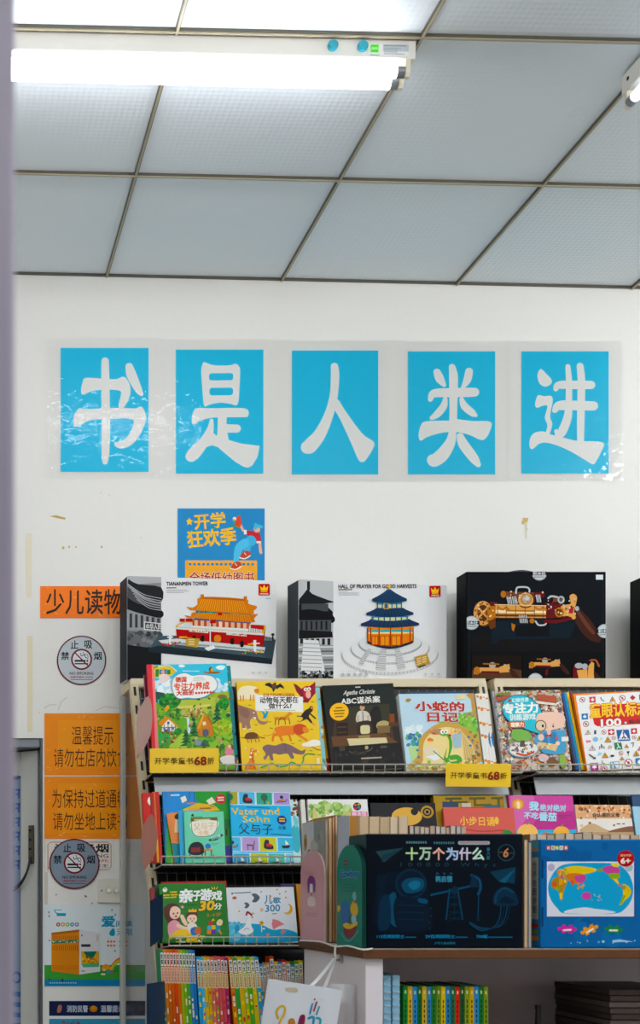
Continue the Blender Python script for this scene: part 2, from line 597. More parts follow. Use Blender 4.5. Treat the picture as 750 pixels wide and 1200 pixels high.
# ------------------------------------------------------------------ fluorescent battens
def batten(label, loc, rz, L=1.24, sticker=False, glow=None):
    t = thing('ceiling_light', label, 'ceiling light', loc, (0, ROT if rz == 0 else 0, math.radians(rz)), 'twin tube ceiling lights')
    # local: runs along -x from the origin end, hangs below z = 0
    m = M()
    m.box(-L, 0, -0.03, 0.03, -0.05, 0, '#e6e4de', bev=0.003)
    m.obj('housing', PAINT, t)
    for y in (-0.021, 0.021):
        m = M()
        m.cyl((-L + 0.04, y, -0.078), (-0.045, y, -0.078), 0.013, '#ffffff', 16)
        tb = m.obj('tube', glow or TUBEM, t)
        for xa, xb in ((-0.045, -0.025), (-L + 0.02, -L + 0.04)):
            m = M(); m.cyl((xa, y, -0.078), (xb, y, -0.078), 0.0132, '#8f9396', 16)
            m.obj('end_cap', METAL, tb)
        for xa in (-0.025, -L + 0.008):
            m = M()
            m.prism([(-0.009, -0.05), (0.009, -0.05), (0.009, -0.084), (0.005, -0.091), (-0.005, -0.091), (-0.009, -0.084)],
                    lambda p, e: (xa + 0.012 * e, y + p[0] , p[1]), '#e3dccb')
            m.obj('lamp_holder', PLASTIC, t)
    if sticker:
        for xx in (-0.205, -0.132):
            m = M()
            m.cyl((xx, -0.030, -0.024), (xx, -0.038, -0.024), 0.0125, '#1b8796', 18)
            m.cyl((xx, -0.038, -0.024), (xx, -0.0405, -0.024), 0.0105, '#2896a5', 18)
            m.obj('starter', PLASTIC, t)
        m = C(0.1, 0.03, rect=(318, 180, 556, 250))
        m.rect(320, 182, 555, 248, '#eef0ee').rect(333, 185, 380, 230, '#5fd04a').rect(338, 200, 376, 214, '#a8eb98')
        m.rect(405, 182, 555, 222, '#c3cbd0')
        for i in range(12):
            m.rect(411 + i * 11, 186, 418 + i * 11, 194, '#7e8890')
        for yy in (202, 212, 224, 234):
            m.rect(411, yy, 530 - (yy % 3) * 20, yy + 4, '#9aa4ab')
        m.rect(330, 242, 386, 247, '#9aa4ab')
        m.obj('rating_label', PAPER, t, loc=(-0.068, -0.0302, -0.045))
    else:
        for sy in (1, -1):
            m = M(); m.cyl((-0.03, sy * 0.0302, -0.022), (-0.03, sy * 0.0312, -0.022), 0.005, '#151515', 14)
            m.obj('screw', PLASTIC, t)
    return t
xr = PX(488, 2.97)
batten('long white twin-tube batten light with two round teal starters on its side', (xr, 3.0, ceil_z(xr)), 0, sticker=True)
xr2 = PX(728, 3.09) + 0.03
batten('twin-tube batten light cut off by the edge of the photo, running toward the viewer', (xr2, 3.09, ceil_z(xr2 + 0.03) - 0.001), 90, glow=WEAKM)

# ------------------------------------------------------------------ the blue character posters
BLUE = '#00c7e6'
def poster(i, label, x0, y0, x1, y1, frame, draw, film=True):
    w, h = (x1 - x0) / F * WALL, (y1 - y0) / F * WALL
    t = thing('character_poster', label, 'poster', (PX((x0 + x1) / 2, WALL), WALL - 0.001, PZ(y1, WALL)), group='blue character posters')
    m = M(); m.box(-w / 2, w / 2, -0.0008, 0, 0, h, BLUE)
    m.obj('sheet', GLOSS, t)
    if draw:
        c = C(w, h, frame)
        c.z = 0.0009
        draw(c)
        c.obj('character', GLOSS, t)
    k = 17 / F * WALL
    m = M()
    nx, nz = 14, 20
    rnd = random.Random(i)
    for ix in range(nx + 1):
        for iz in range(nz + 1):
            m.v.append((-w / 2 - k + (w + 2 * k) * ix / nx, -0.0032 - rnd.random() * 0.0005, -k * 0.5 + (h + 1.2 * k) * iz / nz))
    for ix in range(nx):
        for iz in range(nz):
            a = ix * (nz + 1) + iz
            m.f.append([a, a + nz + 1, a + nz + 2, a + 1]); m.c.append((1, 1, 1, 1))
    m.obj('clear_film', FILM, t, smooth=True)
    return t
WH = '#efefec'
def ch_shu(c):
    c.brush([(390, 142, 27), (393, 300, 30), (398, 550, 31), (398, 800, 29), (396, 880, 20)], WH)
    c.blob([(250, 264), (370, 270), (470, 275), (522, 258), (552, 280), (575, 335), (572, 400), (530, 482), (490, 478), (506, 400), (500, 362), (430, 352), (360, 352), (290, 362), (232, 386), (216, 360), (226, 300)], WH)
    c.brush([(566, 186, 28), (585, 250, 36), (635, 355, 26), (656, 388, 14)], WH)
    c.blob([(205, 486), (250, 492), (370, 488), (520, 486), (610, 492), (655, 478), (684, 520), (690, 580), (650, 680), (590, 755), (520, 784), (470, 768), (464, 738), (500, 735), (555, 700), (592, 630), (588, 570), (430, 565), (360, 565), (270, 580), (180, 622), (163, 590), (170, 530)], WH)
def ch_shi(c):
    c.blob([(245, 152), (300, 172), (370, 178), (440, 175), (475, 166), (500, 190), (506, 230), (500, 400), (492, 455), (475, 470), (430, 458), (365, 450), (300, 460), (255, 473), (242, 450), (228, 300), (222, 210), (232, 165)], WH)
    c.rrect(280, 234, 456, 286, 18, BLUE).rrect(284, 340, 456, 396, 20, BLUE)
    c.blob([(195, 488), (300, 490), (450, 488), (545, 494), (572, 520), (565, 552), (540, 557), (400, 557), (300, 560), (220, 580), (170, 606), (157, 580), (165, 525)], WH)
    c.brush([(380, 550, 32), (380, 640, 34), (386, 740, 46)], WH)
    c.brush([(400, 638, 31), (486, 640, 30)], WH)
    c.brush([(302, 580, 14), (292, 650, 26), (248, 735, 36), (185, 810, 46), (158, 838, 42)], WH)
    c.poly([(308, 640), (312, 668), (350, 697), (415, 680), (420, 720), (520, 750), (655, 768), (640, 850), (600, 915), (570, 928), (540, 920), (480, 885), (420, 835), (350, 775), (310, 760), (270, 772), (240, 780)], WH)
def ch_ren(c):
    c.brush([(354, 190, 27), (359, 260, 31), (350, 400, 30), (315, 540, 34), (250, 680, 44), (180, 762, 54), (158, 775, 48)], WH)
    c.poly(spline([(352, 470), (380, 430), (440, 520), (560, 680), (645, 742), (640, 790), (590, 870), (560, 888), (530, 865), (480, 750), (400, 580), (358, 505)], True, 4), WH)
def ch_lei(c):
    c.brush([(259, 232, 26), (280, 280, 31), (312, 325, 16)], WH)
    c.brush([(490, 228, 28), (477, 290, 28), (445, 345, 12)], WH)
    c.brush([(367, 195, 24), (378, 260, 32), (380, 380, 31), (382, 500, 28), (382, 590, 28)], WH)
    c.brush([(215, 430, 18), (240, 388, 30), (350, 382, 33), (480, 380, 34), (534, 378, 32)], WH)
    c.brush([(322, 428, 16), (312, 478, 26), (270, 535, 26), (228, 566, 16)], WH)
    c.brush([(440, 430, 16), (462, 480, 27), (520, 530, 25), (544, 546, 13)], WH)
    c.blob([(190, 590), (350, 585), (385, 572), (420, 576), (520, 588), (652, 595), (645, 670), (610, 722), (570, 722), (500, 690), (400, 668), (300, 675), (200, 705), (150, 732), (135, 690), (150, 620)], WH)
    c.brush([(380, 660, 26), (366, 740, 36), (312, 830, 48), (255, 876, 46), (238, 872, 40)], WH)
    c.brush([(435, 702, 26), (460, 760, 36), (535, 860, 34), (568, 906, 20)], WH)
def ch_jin(c):
    c.blob([(172, 206), (215, 245), (250, 285), (246, 316), (205, 335), (165, 312), (148, 250)], WH)
    c.blob([(155, 400), (200, 405), (245, 402), (262, 430), (252, 500), (246, 560), (262, 610), (240, 690), (215, 680), (228, 620), (208, 560), (225, 480), (195, 474), (150, 490), (136, 460)], WH)
    c.brush([(282, 352, 18), (304, 324, 28), (420, 322, 31), (532, 322, 30)], WH)
    c.brush([(278, 508, 20), (310, 474, 34), (420, 472, 35), (552, 475, 34)], WH)
    c.brush([(364, 188, 18), (374, 300, 22), (376, 450, 24), (370, 560, 30), (335, 660, 32), (312, 690, 26)], WH)
    c.brush([(292, 662, 16), (310, 690, 26)], WH)
    c.brush([(450, 185, 25), (462, 300, 27), (464, 600, 27), (466, 735, 24)], WH)
    c.poly(spline([(140, 672), (200, 662), (240, 680), (340, 707), (450, 732), (626, 742), (610, 820), (580, 880), (558, 902), (500, 870), (400, 810), (300, 765), (220, 745), (170, 755), (125, 793), (103, 770), (108, 710)], True, 4), WH)
poster(1, 'blue wall poster with the white character 书, first of the row', 71, 408, 174, 553, ((65, 42), (706, 50), (72, 948)), ch_shu)
poster(2, 'blue wall poster with the white character 是, above the smaller cartoon poster', 206, 410, 308.5, 555, ((36, 58), (673, 65), (47, 963)), ch_shi)
poster(3, 'blue wall poster with the white character 人, middle of the row of five', 342, 411, 443, 556, ((42, 70), (675, 78), (46, 970)), ch_ren)
poster(4, 'blue wall poster with the white character 类, above the black box', 478, 412, 580, 556, ((48, 80), (675, 80), (65, 977)), ch_lei)
poster(5, 'blue wall poster with the white character 进, last of the row of five', 611, 412, 713, 555, ((32, 78), (652, 76), (52, 970)), ch_jin)

# ------------------------------------------------------------------ other papers on the wall
def sheet(name, label, cat, x0, y0, x1, y1, col, rect, draw, material=GLOSS, off=0.001, thick=0.0008, group=None, part='print', roll=0):
    w, h = (x1 - x0) / F * WALL, (y1 - y0) / F * WALL
    t = thing(name, label, cat, (PX((x0 + x1) / 2, WALL), WALL - off, PZ(y1, WALL)), (0, math.radians(roll), 0), group)
    m = M(); m.box(-w / 2, w / 2, -thick, 0, 0, h, col)
    m.obj('sheet', material, t)
    c = C(w, h, rect=rect or (x0, y0, x1, y1)); c.z = thick + 0.0001
    draw(c)
    c.obj(part, material, t)
    return t
def d_school(c):   # crop units of the poster
    c.poly([(117, 107), (125, 92), (133, 107), (152, 112), (138, 124), (142, 143), (126, 134), (110, 143), (113, 124), (104, 112)], '#f0c437')
    c.text('开学', 160, 62, 368, 165, '#f0c030', 0.035, rot=-5)
    c.text('狂欢季', 112, 172, 440, 285, '#f0c030', 0.035, rot=-5)
    c.curve([(255, 145), (275, 150), (282, 165), (300, 160), (312, 172)], 7, '#39b06d')
    c.rrect(97, 383, 583, 560, 8, '#efb04a')
    for i in range(15):
        c.ell(130 + i * 30.2, 409, 10, 10, '#2f87bd', 12)
    c.text('全场低幼图书', 125, 462, 562, 540, '#b03a44', 0.02, '#f5e6d0', 0.03)
    # a boy leaning back, arm raised
    c.curve([(600, 250), (604, 300), (608, 330)], 20, '#e9b7a0')
    c.curve([(520, 190), (490, 180), (470, 140)], 17, '#e9b7a0')
    c.blob([(500, 180), (560, 185), (600, 200), (608, 262), (580, 262), (560, 235), (510, 208)], '#c23040')
    c.rect(494, 176, 512, 206, '#f2efe8').rect(578, 252, 608, 266, '#f2efe8')
    c.brush([(540, 250, 36), (520, 270, 30), (515, 310, 22)], '#4fb6dc')
    c.brush([(500, 265, 30), (460, 300, 28), (440, 380, 18)], '#62c2e4')
    c.blob([(560, 160), (585, 150), (602, 165), (598, 188), (570, 192)], '#e9b7a0')
    c.blob([(562, 150), (570, 128), (585, 138), (600, 140), (622, 150), (614, 165), (590, 162), (570, 176)], '#58bcd8')
    for x, y in ((500, 345), (438, 418)):
        c.blob([(x - 30, y + 5), (x - 10, y - 20), (x + 15, y - 28), (x + 38, y - 15), (x + 35, y + 10), (x, y + 26), (x - 28, y + 22)], '#c9512f')
        c.curve([(x - 34, y + 20), (x, y + 26), (x + 36, y + 6)], 8, '#f0ece4')
        c.line([(x - 4, y - 14), (x + 8, y)], 4, '#f0ece4')
    c.blob([(445, 90), (468, 80), (476, 130), (462, 160), (430, 140), (440, 115)], '#d8542e')
    c.ell(430, 100, 12, 12, '#f0ece4').ell(424, 112, 8, 10, '#6fb04a').line([(404, 145), (460, 162)], 9, '#3bb06a')
sheet('sale_poster', 'blue and yellow poster with a leaning cartoon boy, under the 是 character poster', 'poster', 208, 596, 310, 682, '#2f8fc4', (46, 30, 634, 528), d_school)
def tape_glint(c, x0, y0, x1, y1, n, seed, s=1.0):  # short pale strokes: glints on the clear tape, painted into the print
    rnd = random.Random(seed)
    for i in range(n):
        x, y = rnd.uniform(x0, x1), rnd.uniform(y0, y1)
        a = rnd.uniform(-0.8, 0.8)
        l = rnd.uniform(1.5, 5) * s
        c.line([(x, y), (x + l * math.cos(a), y + l * math.sin(a))], rnd.uniform(0.25, 0.55) * s, '#f8c888')
def d_young(c):
    tape_glint(c, 48, 688, 146, 722, 18, 3)
    c.text('少儿读物', 54, 691, 143, 720, '#2c1a10', 0.012)
sheet('wall_label', 'orange paper strip reading 少儿读物 beside the palace model box', 'sign', 47, 687, 150, 724.5, '#f58a2b', None, d_young)
def d_smoke(dark):
    def d(c):
        bg, ink = ('#c6cdd2', '#1f2226') if not dark else ('#8b98a6', '#15181c')
        c.ell(50, 50, 50, 50, '#6e2a30', 40).ell(50, 50, 47.3, 47.3, bg, 40)
        for ch, x, y in (('止', 28, 10), ('吸', 56, 10), ('禁', 9, 33), ('烟', 75, 33)):
            c.text(ch, x, y, x + 15.5, y + 16, ink, 0.025)
        c.ring(50, 48, 18, 21.5, '#7a1c24', 32)
        c.ell(50, 48, 18, 18, '#dfe3e6', 28)
        c.rect(36, 49, 58, 53, ink).rect(60, 49, 63, 53, ink)
        c.rect(36, 55.5, 58, 58, ink).rect(60, 55.5, 63, 58, ink)
        c.curve([(48, 36), (50, 41), (56, 39), (58, 44), (63, 46)], 1.6, '#50565c')
        c.curve([(53, 33), (55, 38), (61, 38), (63, 43)], 1.2, '#50565c')
        c.line([(37, 35), (63, 61)], 2.6, '#7a1c24')
        c.text('NO SMOKING', 26, 73.5, 74, 79, ink, 0.02)
        c.text('违者罚款50-500元', 27, 81.5, 73, 86, '#a33038', 0.02)
        c.rect(28, 88.5, 72, 89.5, '#555b62')
    return d
def disc(label, x, y, r, dark, off):
    R_ = r / F * WALL
    t = thing('no_smoking_sign', label, 'sign', (PX(x, WALL), WALL - off, PZ(y + r, WALL)), group='round no smoking signs')
    m = M(); m.cyl((0, 0, R_), (0, -0.0012, R_), R_, '#8c2a30', 48)
    m.obj('disc', PLASTIC, t)
    c = C(2 * R_, 2 * R_, rect=(0, 0, 100, 100)); c.z = 0.0013
    d_smoke(dark)(c)
    c.obj('print', GLOSS, t)
disc('round pale no smoking sign stuck under the orange strip', 95.5, 774, 29, False, 0.001)
def d_warn(a, b, tail, seed):
    def d(c):
        c.rect(68, 844 if seed == 1 else 918, 139, 899 if seed == 1 else 976, '#f0a23a')
        tape_glint(c, 53, a[2] - 12, 143, b[2] + 34, 22, seed)
        for s, x0, y0, x1, y1 in (a, b):
            c.text(s, x0, y0, x1, y1, '#43260f', -0.004)
    return d
ya = '#ee981a'
sheet('notice', 'upper orange taped notice asking not to eat or drink in the shop', 'sign', 52, 836, 178, 908.5, ya, None,
      d_warn(('温馨提示', 84, 851, 133, 873), ('请勿在店内饮食', 63, 877, 149, 899), None, 1), group='orange notices')
sheet('notice', 'lower orange taped notice asking to keep the aisle clear', 'sign', 52, 910, 178, 983, ya, None,
      d_warn(('为保持过道通畅', 61, 925, 149, 947), ('请勿坐地上读书', 62, 952, 149, 973), None, 2), group='orange notices')
def d_small(c):
    for a in (((56, 1020), (56, 990), (59, 987), (126, 987), (130, 990), (130, 1016), (127, 1019), (59, 1019), (56, 1016)),):
        c.line(a, 0.7, '#a8423a')
    c.text('请勿吸烟', 64, 989, 127, 999, '#2b2420', 0.03)
    c.text('NO SMOKING', 66, 1001, 127, 1005, '#5a5048', 0.01)
    c.text('违者罚款50元', 68, 1006.5, 127, 1010.5, '#c5402e', 0.02)
    c.text('多谢合作 店主', 70, 1012.5, 127, 1016.5, '#3a342e', 0.01)
sheet('smoking_notice', 'white paper with thin red border half hidden behind a round sign', 'sign', 53, 984, 134, 1022, '#e9e6df', None, d_small, PAPER)
disc('round grey-blue no smoking sign below the orange notices', 87, 1012.5, 29.5, True, 0.0042)
# wall switch
t = thing('light_switch', 'cream wall switch plate with two small rockers above the cardboard sign', 'switch', (PX(131, WALL), WALL, PZ(1058, WALL)))
sw, sh = 34 / F * WALL, 28.5 / F * WALL
m = M(); m.box(-sw / 2, sw / 2, -0.011, -0.0005, 0, sh, '#e4e2d8', bev=0.003); m.obj('plate', PLASTIC, t)
for dx in (-0.013, 0.013):
    m = M(); m.cyl((dx, -0.0112, sh * 0.5), (dx, -0.0118, sh * 0.5), 0.0095, '#8f8d84', 18); m.cyl((dx, -0.0118, sh * 0.5), (dx, -0.018, sh * 0.5 + 0.001), 0.008, '#efede4', 16); m.obj('rocker', PLASTIC, t)
for dx in (-0.036, 0.036):
    m = M(); m.cyl((dx, -0.0112, sh * 0.5), (dx, -0.0122, sh * 0.5), 0.003, '#9a988c', 10); m.obj('screw', METAL, t)
def d_card(c):    # crop units
    c.rect(75, 505, 820, 615, '#4ba04a').rect(75, 612, 820, 660, '#1487b4')
    c.curve([(150, 102), (165, 125), (220, 130)], 7, '#2aa6c6').rect(165, 125, 232, 146, '#2aa6c6').line([(150, 102), (200, 102)], 5, '#2aa6c6')
    for i, q in enumerate(('#b03a34', '#d9a23a', '#8fb83a', '#2a9cc0', '#7f86b4')):
        c.ell(176 + i * 34, 208, 15, 15, q, 14).ell(176 + i * 34, 208, 6, 7, '#e6eef2', 8)
    c.text('爱', 495, 148, 588, 224, '#17a3c4', 0.05)
    c.text('阅读', 600, 180, 720, 224, '#17a3c4', 0.02)
    c.blob([(575, 236), (590, 250), (588, 288), (560, 290), (550, 268)], '#17a3c4')
    c.text('无限', 605, 240, 720, 288, '#17a3c4', 0.02)
    for y in (326, 356):
        for i in range(3):
            c.rect(535 + i * 22, y, 549 + i * 22, y + 14, '#d9743a')
            c.rect(622 + i * 22, y, 636 + i * 22, y + 14, '#d9743a')
    c.poly([(126, 268), (330, 245), (330, 575), (126, 550)], '#d98f2b')
    c.poly([(126, 268), (330, 245), (330, 262), (126, 284)], '#b26c1e')
    for i in range(13):
        x = 136 + i * 15
        c.rect(x, 290, x + 4, 316, '#a86820').rect(x, 360, x + 4, 398, '#8a5218').rect(x, 505, x + 4, 540, '#b07324')
    c.poly([(128, 326), (328, 318), (328, 338), (128, 348)], '#3a7f6a')
    c.dabs(26, 132, 324, 324, 340, ['#e8d78a', '#c9e0c8', '#245a56'], 3, 6, 3)
    c.poly([(330, 245), (482, 268), (482, 552), (330, 575)], '#dedfe2')
    c.rect(344, 352, 412, 372, '#3a3a40').rect(344, 282, 354, 295, '#b3641e').rect(456, 285, 470, 332, '#c9c2ba')
    c.poly([(344, 406), (474, 404), (474, 515), (360, 520), (344, 495)], '#e3b23e')
    c.poly([(360, 406), (460, 404), (430, 455), (380, 440)], '#1f7a66')
    c.dabs(18, 350, 440, 465, 495, ['#c98a2a', '#8f5c22', '#f0d070'], 6, 13, 6)
    c.poly([(344, 495), (474, 490), (474, 518), (360, 522)], '#5fae82').rect(344, 545, 372, 552, '#b3641e')
    for w_, q in ((58, '#d95b3a'), (46, '#e8b03a'), (34, '#8fbf5a')):
        c.curve([(560, 520 + 58 - w_), (600, 470 + 58 - w_), (660, 440 + 58 - w_)], 12, q)
    c.blob([(495, 520), (520, 498), (552, 510), (556, 535), (520, 545), (498, 540)], '#e3a63a')
    c.ell(512, 540, 13, 9, '#edc6a4').rect(530, 545, 560, 565, '#3aa0c4').rect(556, 545, 578, 562, '#c75a84')
    c.curve([(578, 555), (600, 550), (608, 535), (594, 528)], 4, '#3c3228').rect(490, 566, 520, 578, '#efe6d8')
    for i in range(12):
        c.rect(112 + i * 17, 630, 122 + i * 17, 640, '#9fd0e4')
    c.poly([(105, 606), (112, 604), (116, 614), (106, 618)], '#2c2a24').poly([(195, 612), (216, 606), (208, 632)], '#22303a')
    for x, y in ((104, 112), (106, 140), (108, 318), (565, 95), (590, 130), (588, 395)):
        c.rect(x, y, x + 7, y + 14, '#3c4046')
t = sheet('cardboard_sign', 'white cardboard sign with an orange book set and a rainbow', 'sign', 52, 1060, 170, 1156, '#e4edf0', (75, 62, 812.5, 662), d_card)
def d_fire(c):
    c.rect(0, 0, 120, 20, '#17264f').rect(0, 20, 120, 100, '#4b9cba').rect(0, 20, 120, 24, '#e7eef0')
    c.text('消防民警', 22, 6, 48, 15, '#c3cede', 0.03).text('温馨提示', 64, 6, 92, 15, '#c3cede', 0.03)
    c.ell(55, 10.5, 5, 4.4, '#c9862a', 10).ell(55, 9, 2.6, 2.6, '#d8a43a', 8)
    c.blob([(11, 7), (14, 5), (16, 8), (14, 15), (10, 15)], '#b07a6a')
    c.text('一旦火灾会:', 9, 27, 40, 40, '#8f2236', 0.04)
    c.dabs(14, 2, 24, 98, 44, ['#5fb0c8', '#3f8fae'], 1.5, 3.5, 8)
    for i in range(4):
        c.rect(10, 48 + i * 12, 90 - 10 * (i % 2), 52 + i * 12, '#2b5c7c')
sheet('fire_notice', 'dark blue headed fire safety notice at the bottom of the wall', 'sign', 57.5, 1173, 170, 1260, '#4b9cba', (0, 0, 119, 100), d_fire)

# ------------------------------------------------------------------ the display racks
LEANK = 0.25                       # the racks lean: lower shelves stand further out
def rack_y(z):
    return 3.94 - LEANK * (2.178 - max(z, 1.0))
SAG = 0.014
DEP = 0.14                          # how far the wire trays reach out from the posts
TRAY = {1: (rack_y(1.853) - DEP, 1.853), 2: (rack_y(1.569) - DEP, 1.569), 3: (rack_y(1.329) - DEP, 1.329), 4: (3.50, 1.04)}
SK = 0.048
def sk(z):
    return SK * (2.178 - max(z, 1.0))            # the racks are also pushed a little out of square
RX0 = 0.6425
RX1 = PX(569, 3.94)
RX2 = PX(578, 3.94)
CREAM = '#e6d9bf'
def rack(label, x0, x1, left_detail):
    t = thing('display_rack', label, 'shelf', ((x0 + x1) / 2, rack_y(1.0), 0), group='leaning display racks')
    o = Vector(t.location)
    def L(mm, name, ma, smooth=False, par=None):
        ob = mm.obj(name, ma, t, smooth)
        ob.matrix_parent_inverse = Matrix.Translation(-o)
        if par:
            ob.parent = par
            ob.matrix_parent_inverse = Matrix()
        return ob
    # slotted front posts, each with its slots
    for xx in (x0, x1 - 0.026):
        m = M()
        za, zb = 0.0, 2.172
        ya, yb = rack_y(za), rack_y(zb)
        m.prism([(ya, za), (ya, 1.0), (yb, zb), (yb + 0.035, zb), (ya + 0.035, 1.0), (ya + 0.035, za)], lambda p, e: (xx + 0.026 * e + sk(max(p[1], 1.0)), p[0], p[1]), '#d9cdb0')
        z = 2.15
        while z > 1.03:
            dz = 0.03
            y, y2 = rack_y(z) - 0.0006, rack_y(z - dz) - 0.0006
            a, b = xx + sk(z), xx + sk(z - dz)
            m.add([(a + 0.009, y, z), (a + 0.017, y, z), (b + 0.017, y2, z - dz), (b + 0.009, y2, z - dz)], [[0, 1, 2, 3]], '#14120f')
            z -= 0.062
        L(m, 'front_post', PAINT)
        m = M()
        m.box(xx - 0.002, xx + 0.015, 4.105, 4.14, 0, 2.15, '#c2c4be', bev=0.003)
        L(m, 'rear_post', PAINT)
    # top board with a cream lip
    m = M()
    m.box(x0 + 0.003, x1 - 0.001, 3.936, 4.135, 2.15, 2.178, CREAM, bev=0.002)
    L(m, 'top_board', PAINT)
    # leaning back sheets
    m = M()
    def slab(za, zb, off, col):
        m.add([(xx + sk(zz), rack_y(zz) + off + e, zz) for e in (0, 0.004) for xx, zz in ((x0 + 0.03, za), (x1 - 0.03, za), (x1 - 0.03, zb), (x0 + 0.03, zb))],
              [[0, 1, 2, 3], [7, 6, 5, 4], [0, 4, 5, 1], [3, 2, 6, 7], [0, 3, 7, 4], [1, 5, 6, 2]], col)
    slab(1.787, 1.842, -0.088, '#c4c8cb')
    L(m, 'back_panel', PAINT)
    m = M()
    slab(1.86, 2.145, 0.018, '#2b2b2b')
    slab(1.0, 1.835, 0.018, '#121315')
    slab(0.2, 1.0, 0.018, '#121315')
    L(m, 'dark_back', PAINT)
    m = M()
    for za, zb in ((1.87, 2.14), (1.59, 1.82), (1.345, 1.55)):
        n = int((x1 - x0 - 0.06) / 0.03)
        for k in range(n + 1):
            x = x0 + 0.03 + k * 0.03
            m.cyl((x + sk(za), rack_y(za) + 0.004, za), (x + sk(zb), rack_y(zb) + 0.004, zb), 0.0014, '#777a76', 5)
        z = za
        while z <= zb:
            m.cyl((x0 + 0.03 + sk(z), rack_y(z) + 0.003, z), (x1 - 0.03 + sk(z), rack_y(z) + 0.003, z), 0.0014, '#8a8d88', 5)
            z += 0.04
    L(m, 'back_grid', METAL)
    for i in (1, 2, 3, 4):
        y, z = TRAY[i]
        m = M()
        a, b = x0 + 0.018 + sk(z), x1 - 0.004 + sk(z)
        c1, c2 = '#d6d2c6', '#3c3d3c'  # floor rods get a dark copy of the wire colour, underside shade painted in
        m.cyl((a, y, z + 0.024), (b, y, z + 0.024), 0.0022, c1, 6)
        m.cyl((a, y - 0.001, z - 0.001), (b, y - 0.001, z - 0.001), 0.0026, c1, 6)
        n = int((b - a) / 0.032)
        for k in range(n + 1):
            x = a + (b - a) * k / n
            m.tube([(x, y, z + 0.024), (x, y + 0.002, z + 0.002), (x, y + 0.01, z - 0.003), (x, y + DEP - 0.004, z - SAG)], 0.0016, c1, 5)
        for k in range(14):
            yy = y + 0.010 + 0.009 * k
            m.cyl((a, yy, z - 0.006 - (SAG - 0.003) * (yy - y - 0.01) / (DEP - 0.014)), (b, yy, z - 0.006 - (SAG - 0.003) * (yy - y - 0.01) / (DEP - 0.014)), 0.002, c2, 5)
        L(m, 'wire_tray', METAL)
    if left_detail:
        m = M()
        m.prism([(rack_y(0.4) + 0.03, 0.4), (rack_y(1.0) + 0.03, 1.0), (rack_y(2.14) + 0.03, 2.14), (4.1, 2.14), (4.1, 0.4)], lambda p, e: (x0 + 0.004 + 0.003 * e + sk(p[1]) * (4.1 - p[0]) / 0.3, p[0], p[1]), '#eeeeee')
        L(m, 'side_panel', ACRYL)
        for i, (pts, ma, rnd_) in enumerate((
                (((161, 836), (165, 828), (172.5, 816), (177, 823), (178.5, 838), (178, 850), (175, 865), (163, 886), (161, 884)), PINKAC, 1),
                (((166, 976), (171, 962), (177.5, 954), (181, 960), (183.5, 972), (183, 997), (174, 1013), (168, 1017)), PINKAC, 1),
                (((176, 1056), (191, 1047), (191, 1099), (176, 1110)), NAVYAC, 0),
                (((172, 1153), (193, 1150), (194, 1230), (172, 1230)), NAVYAC, 0))):
            y = TRAY[i + 1][0] + 0.012
            dep = lambda px: y - (px - pts[0][0]) * 0.004
            q = spline(pts, True, 3) if rnd_ else pts
            m = M()
            m.prism(q, lambda p, e: P(p[0], p[1], dep(p[0])) + Vector((0, 0.002 * e, 0)), '#f0d8d0')
            L(m, 'end_plate', ma)
    return t
rack('cream leaning display rack with slotted posts and clear side, carrying the storybooks', RX0, RX1, True)
rack('cream display rack joined to the end of the clear-sided one, below the large black box', RX2, 2.98, False)

# yellow price plates hooked on the top tray
def price(label, x0, y0, x1, y1, roll):
    y, z = TRAY[1]
    d = y - 0.014
    w, h = (x1 - x0) / F * d, (y1 - y0) / F * d
    t = thing('price_sign', label, 'sign', (PX((x0 + x1) / 2, d), d, PZ(y1, d)), (0, math.radians(roll), 0), 'yellow price signs')
    m = M()
    n = 12
    for e, yo in ((0, -0.0012), (1, 0.0)):
        for k in range(n + 1):
            a = k / n
            for zz in (0, h):
                m.v.append((-w / 2 + w * a, yo - 0.0025 * math.sin(a * 5 + zz * 20) * 0.5, zz))
    N = 2 * (n + 1)
    for k in range(n):
        i = 2 * k
        for f in ([i, i + 2, i + 3, i + 1], [N + i, N + i + 1, N + i + 3, N + i + 2], [i, N + i, N + i + 2, i + 2], [i + 1, i + 3, N + i + 3, N + i + 1]):
            m.f.append(f); m.c.append(lin('#ecc94c'))
    for i in (0, 2 * n):
        m.f.append([i, i + 1, N + i + 1, N + i]); m.c.append(lin('#ecc94c'))
    m.obj('plate', PLASTIC, t)
    c = C(w, h, rect=(40, 732, 588, 926)); c.z = 0.0028
    c.text('开学季童书', 78, 806, 384, 858, '#40300f', 0.012)
    c.text('68', 394, 800, 488, 866, '#8e2c12', 0.03)
    c.text('折', 497, 806, 550, 858, '#40300f', 0.012)
    c.obj('lettering', PAPER, t)
    m = M()
    for x in (-w * 0.3, w * 0.3):
        m = M()
        m.tube([(x, 0.0, h * 0.85), (x, 0.004, h * 0.95), (x, 0.008, h * 0.9)], 0.0015, '#c9c4b0')
        m.obj('hook', METAL, t)
    return t
price('yellow price sign hung below the picture book of the red spine', 175.5, 877, 256.5, 905.5, -0.3)
price('yellow price sign hung below the light blue snake storybook', 522, 895, 598.5, 922, 0.5)

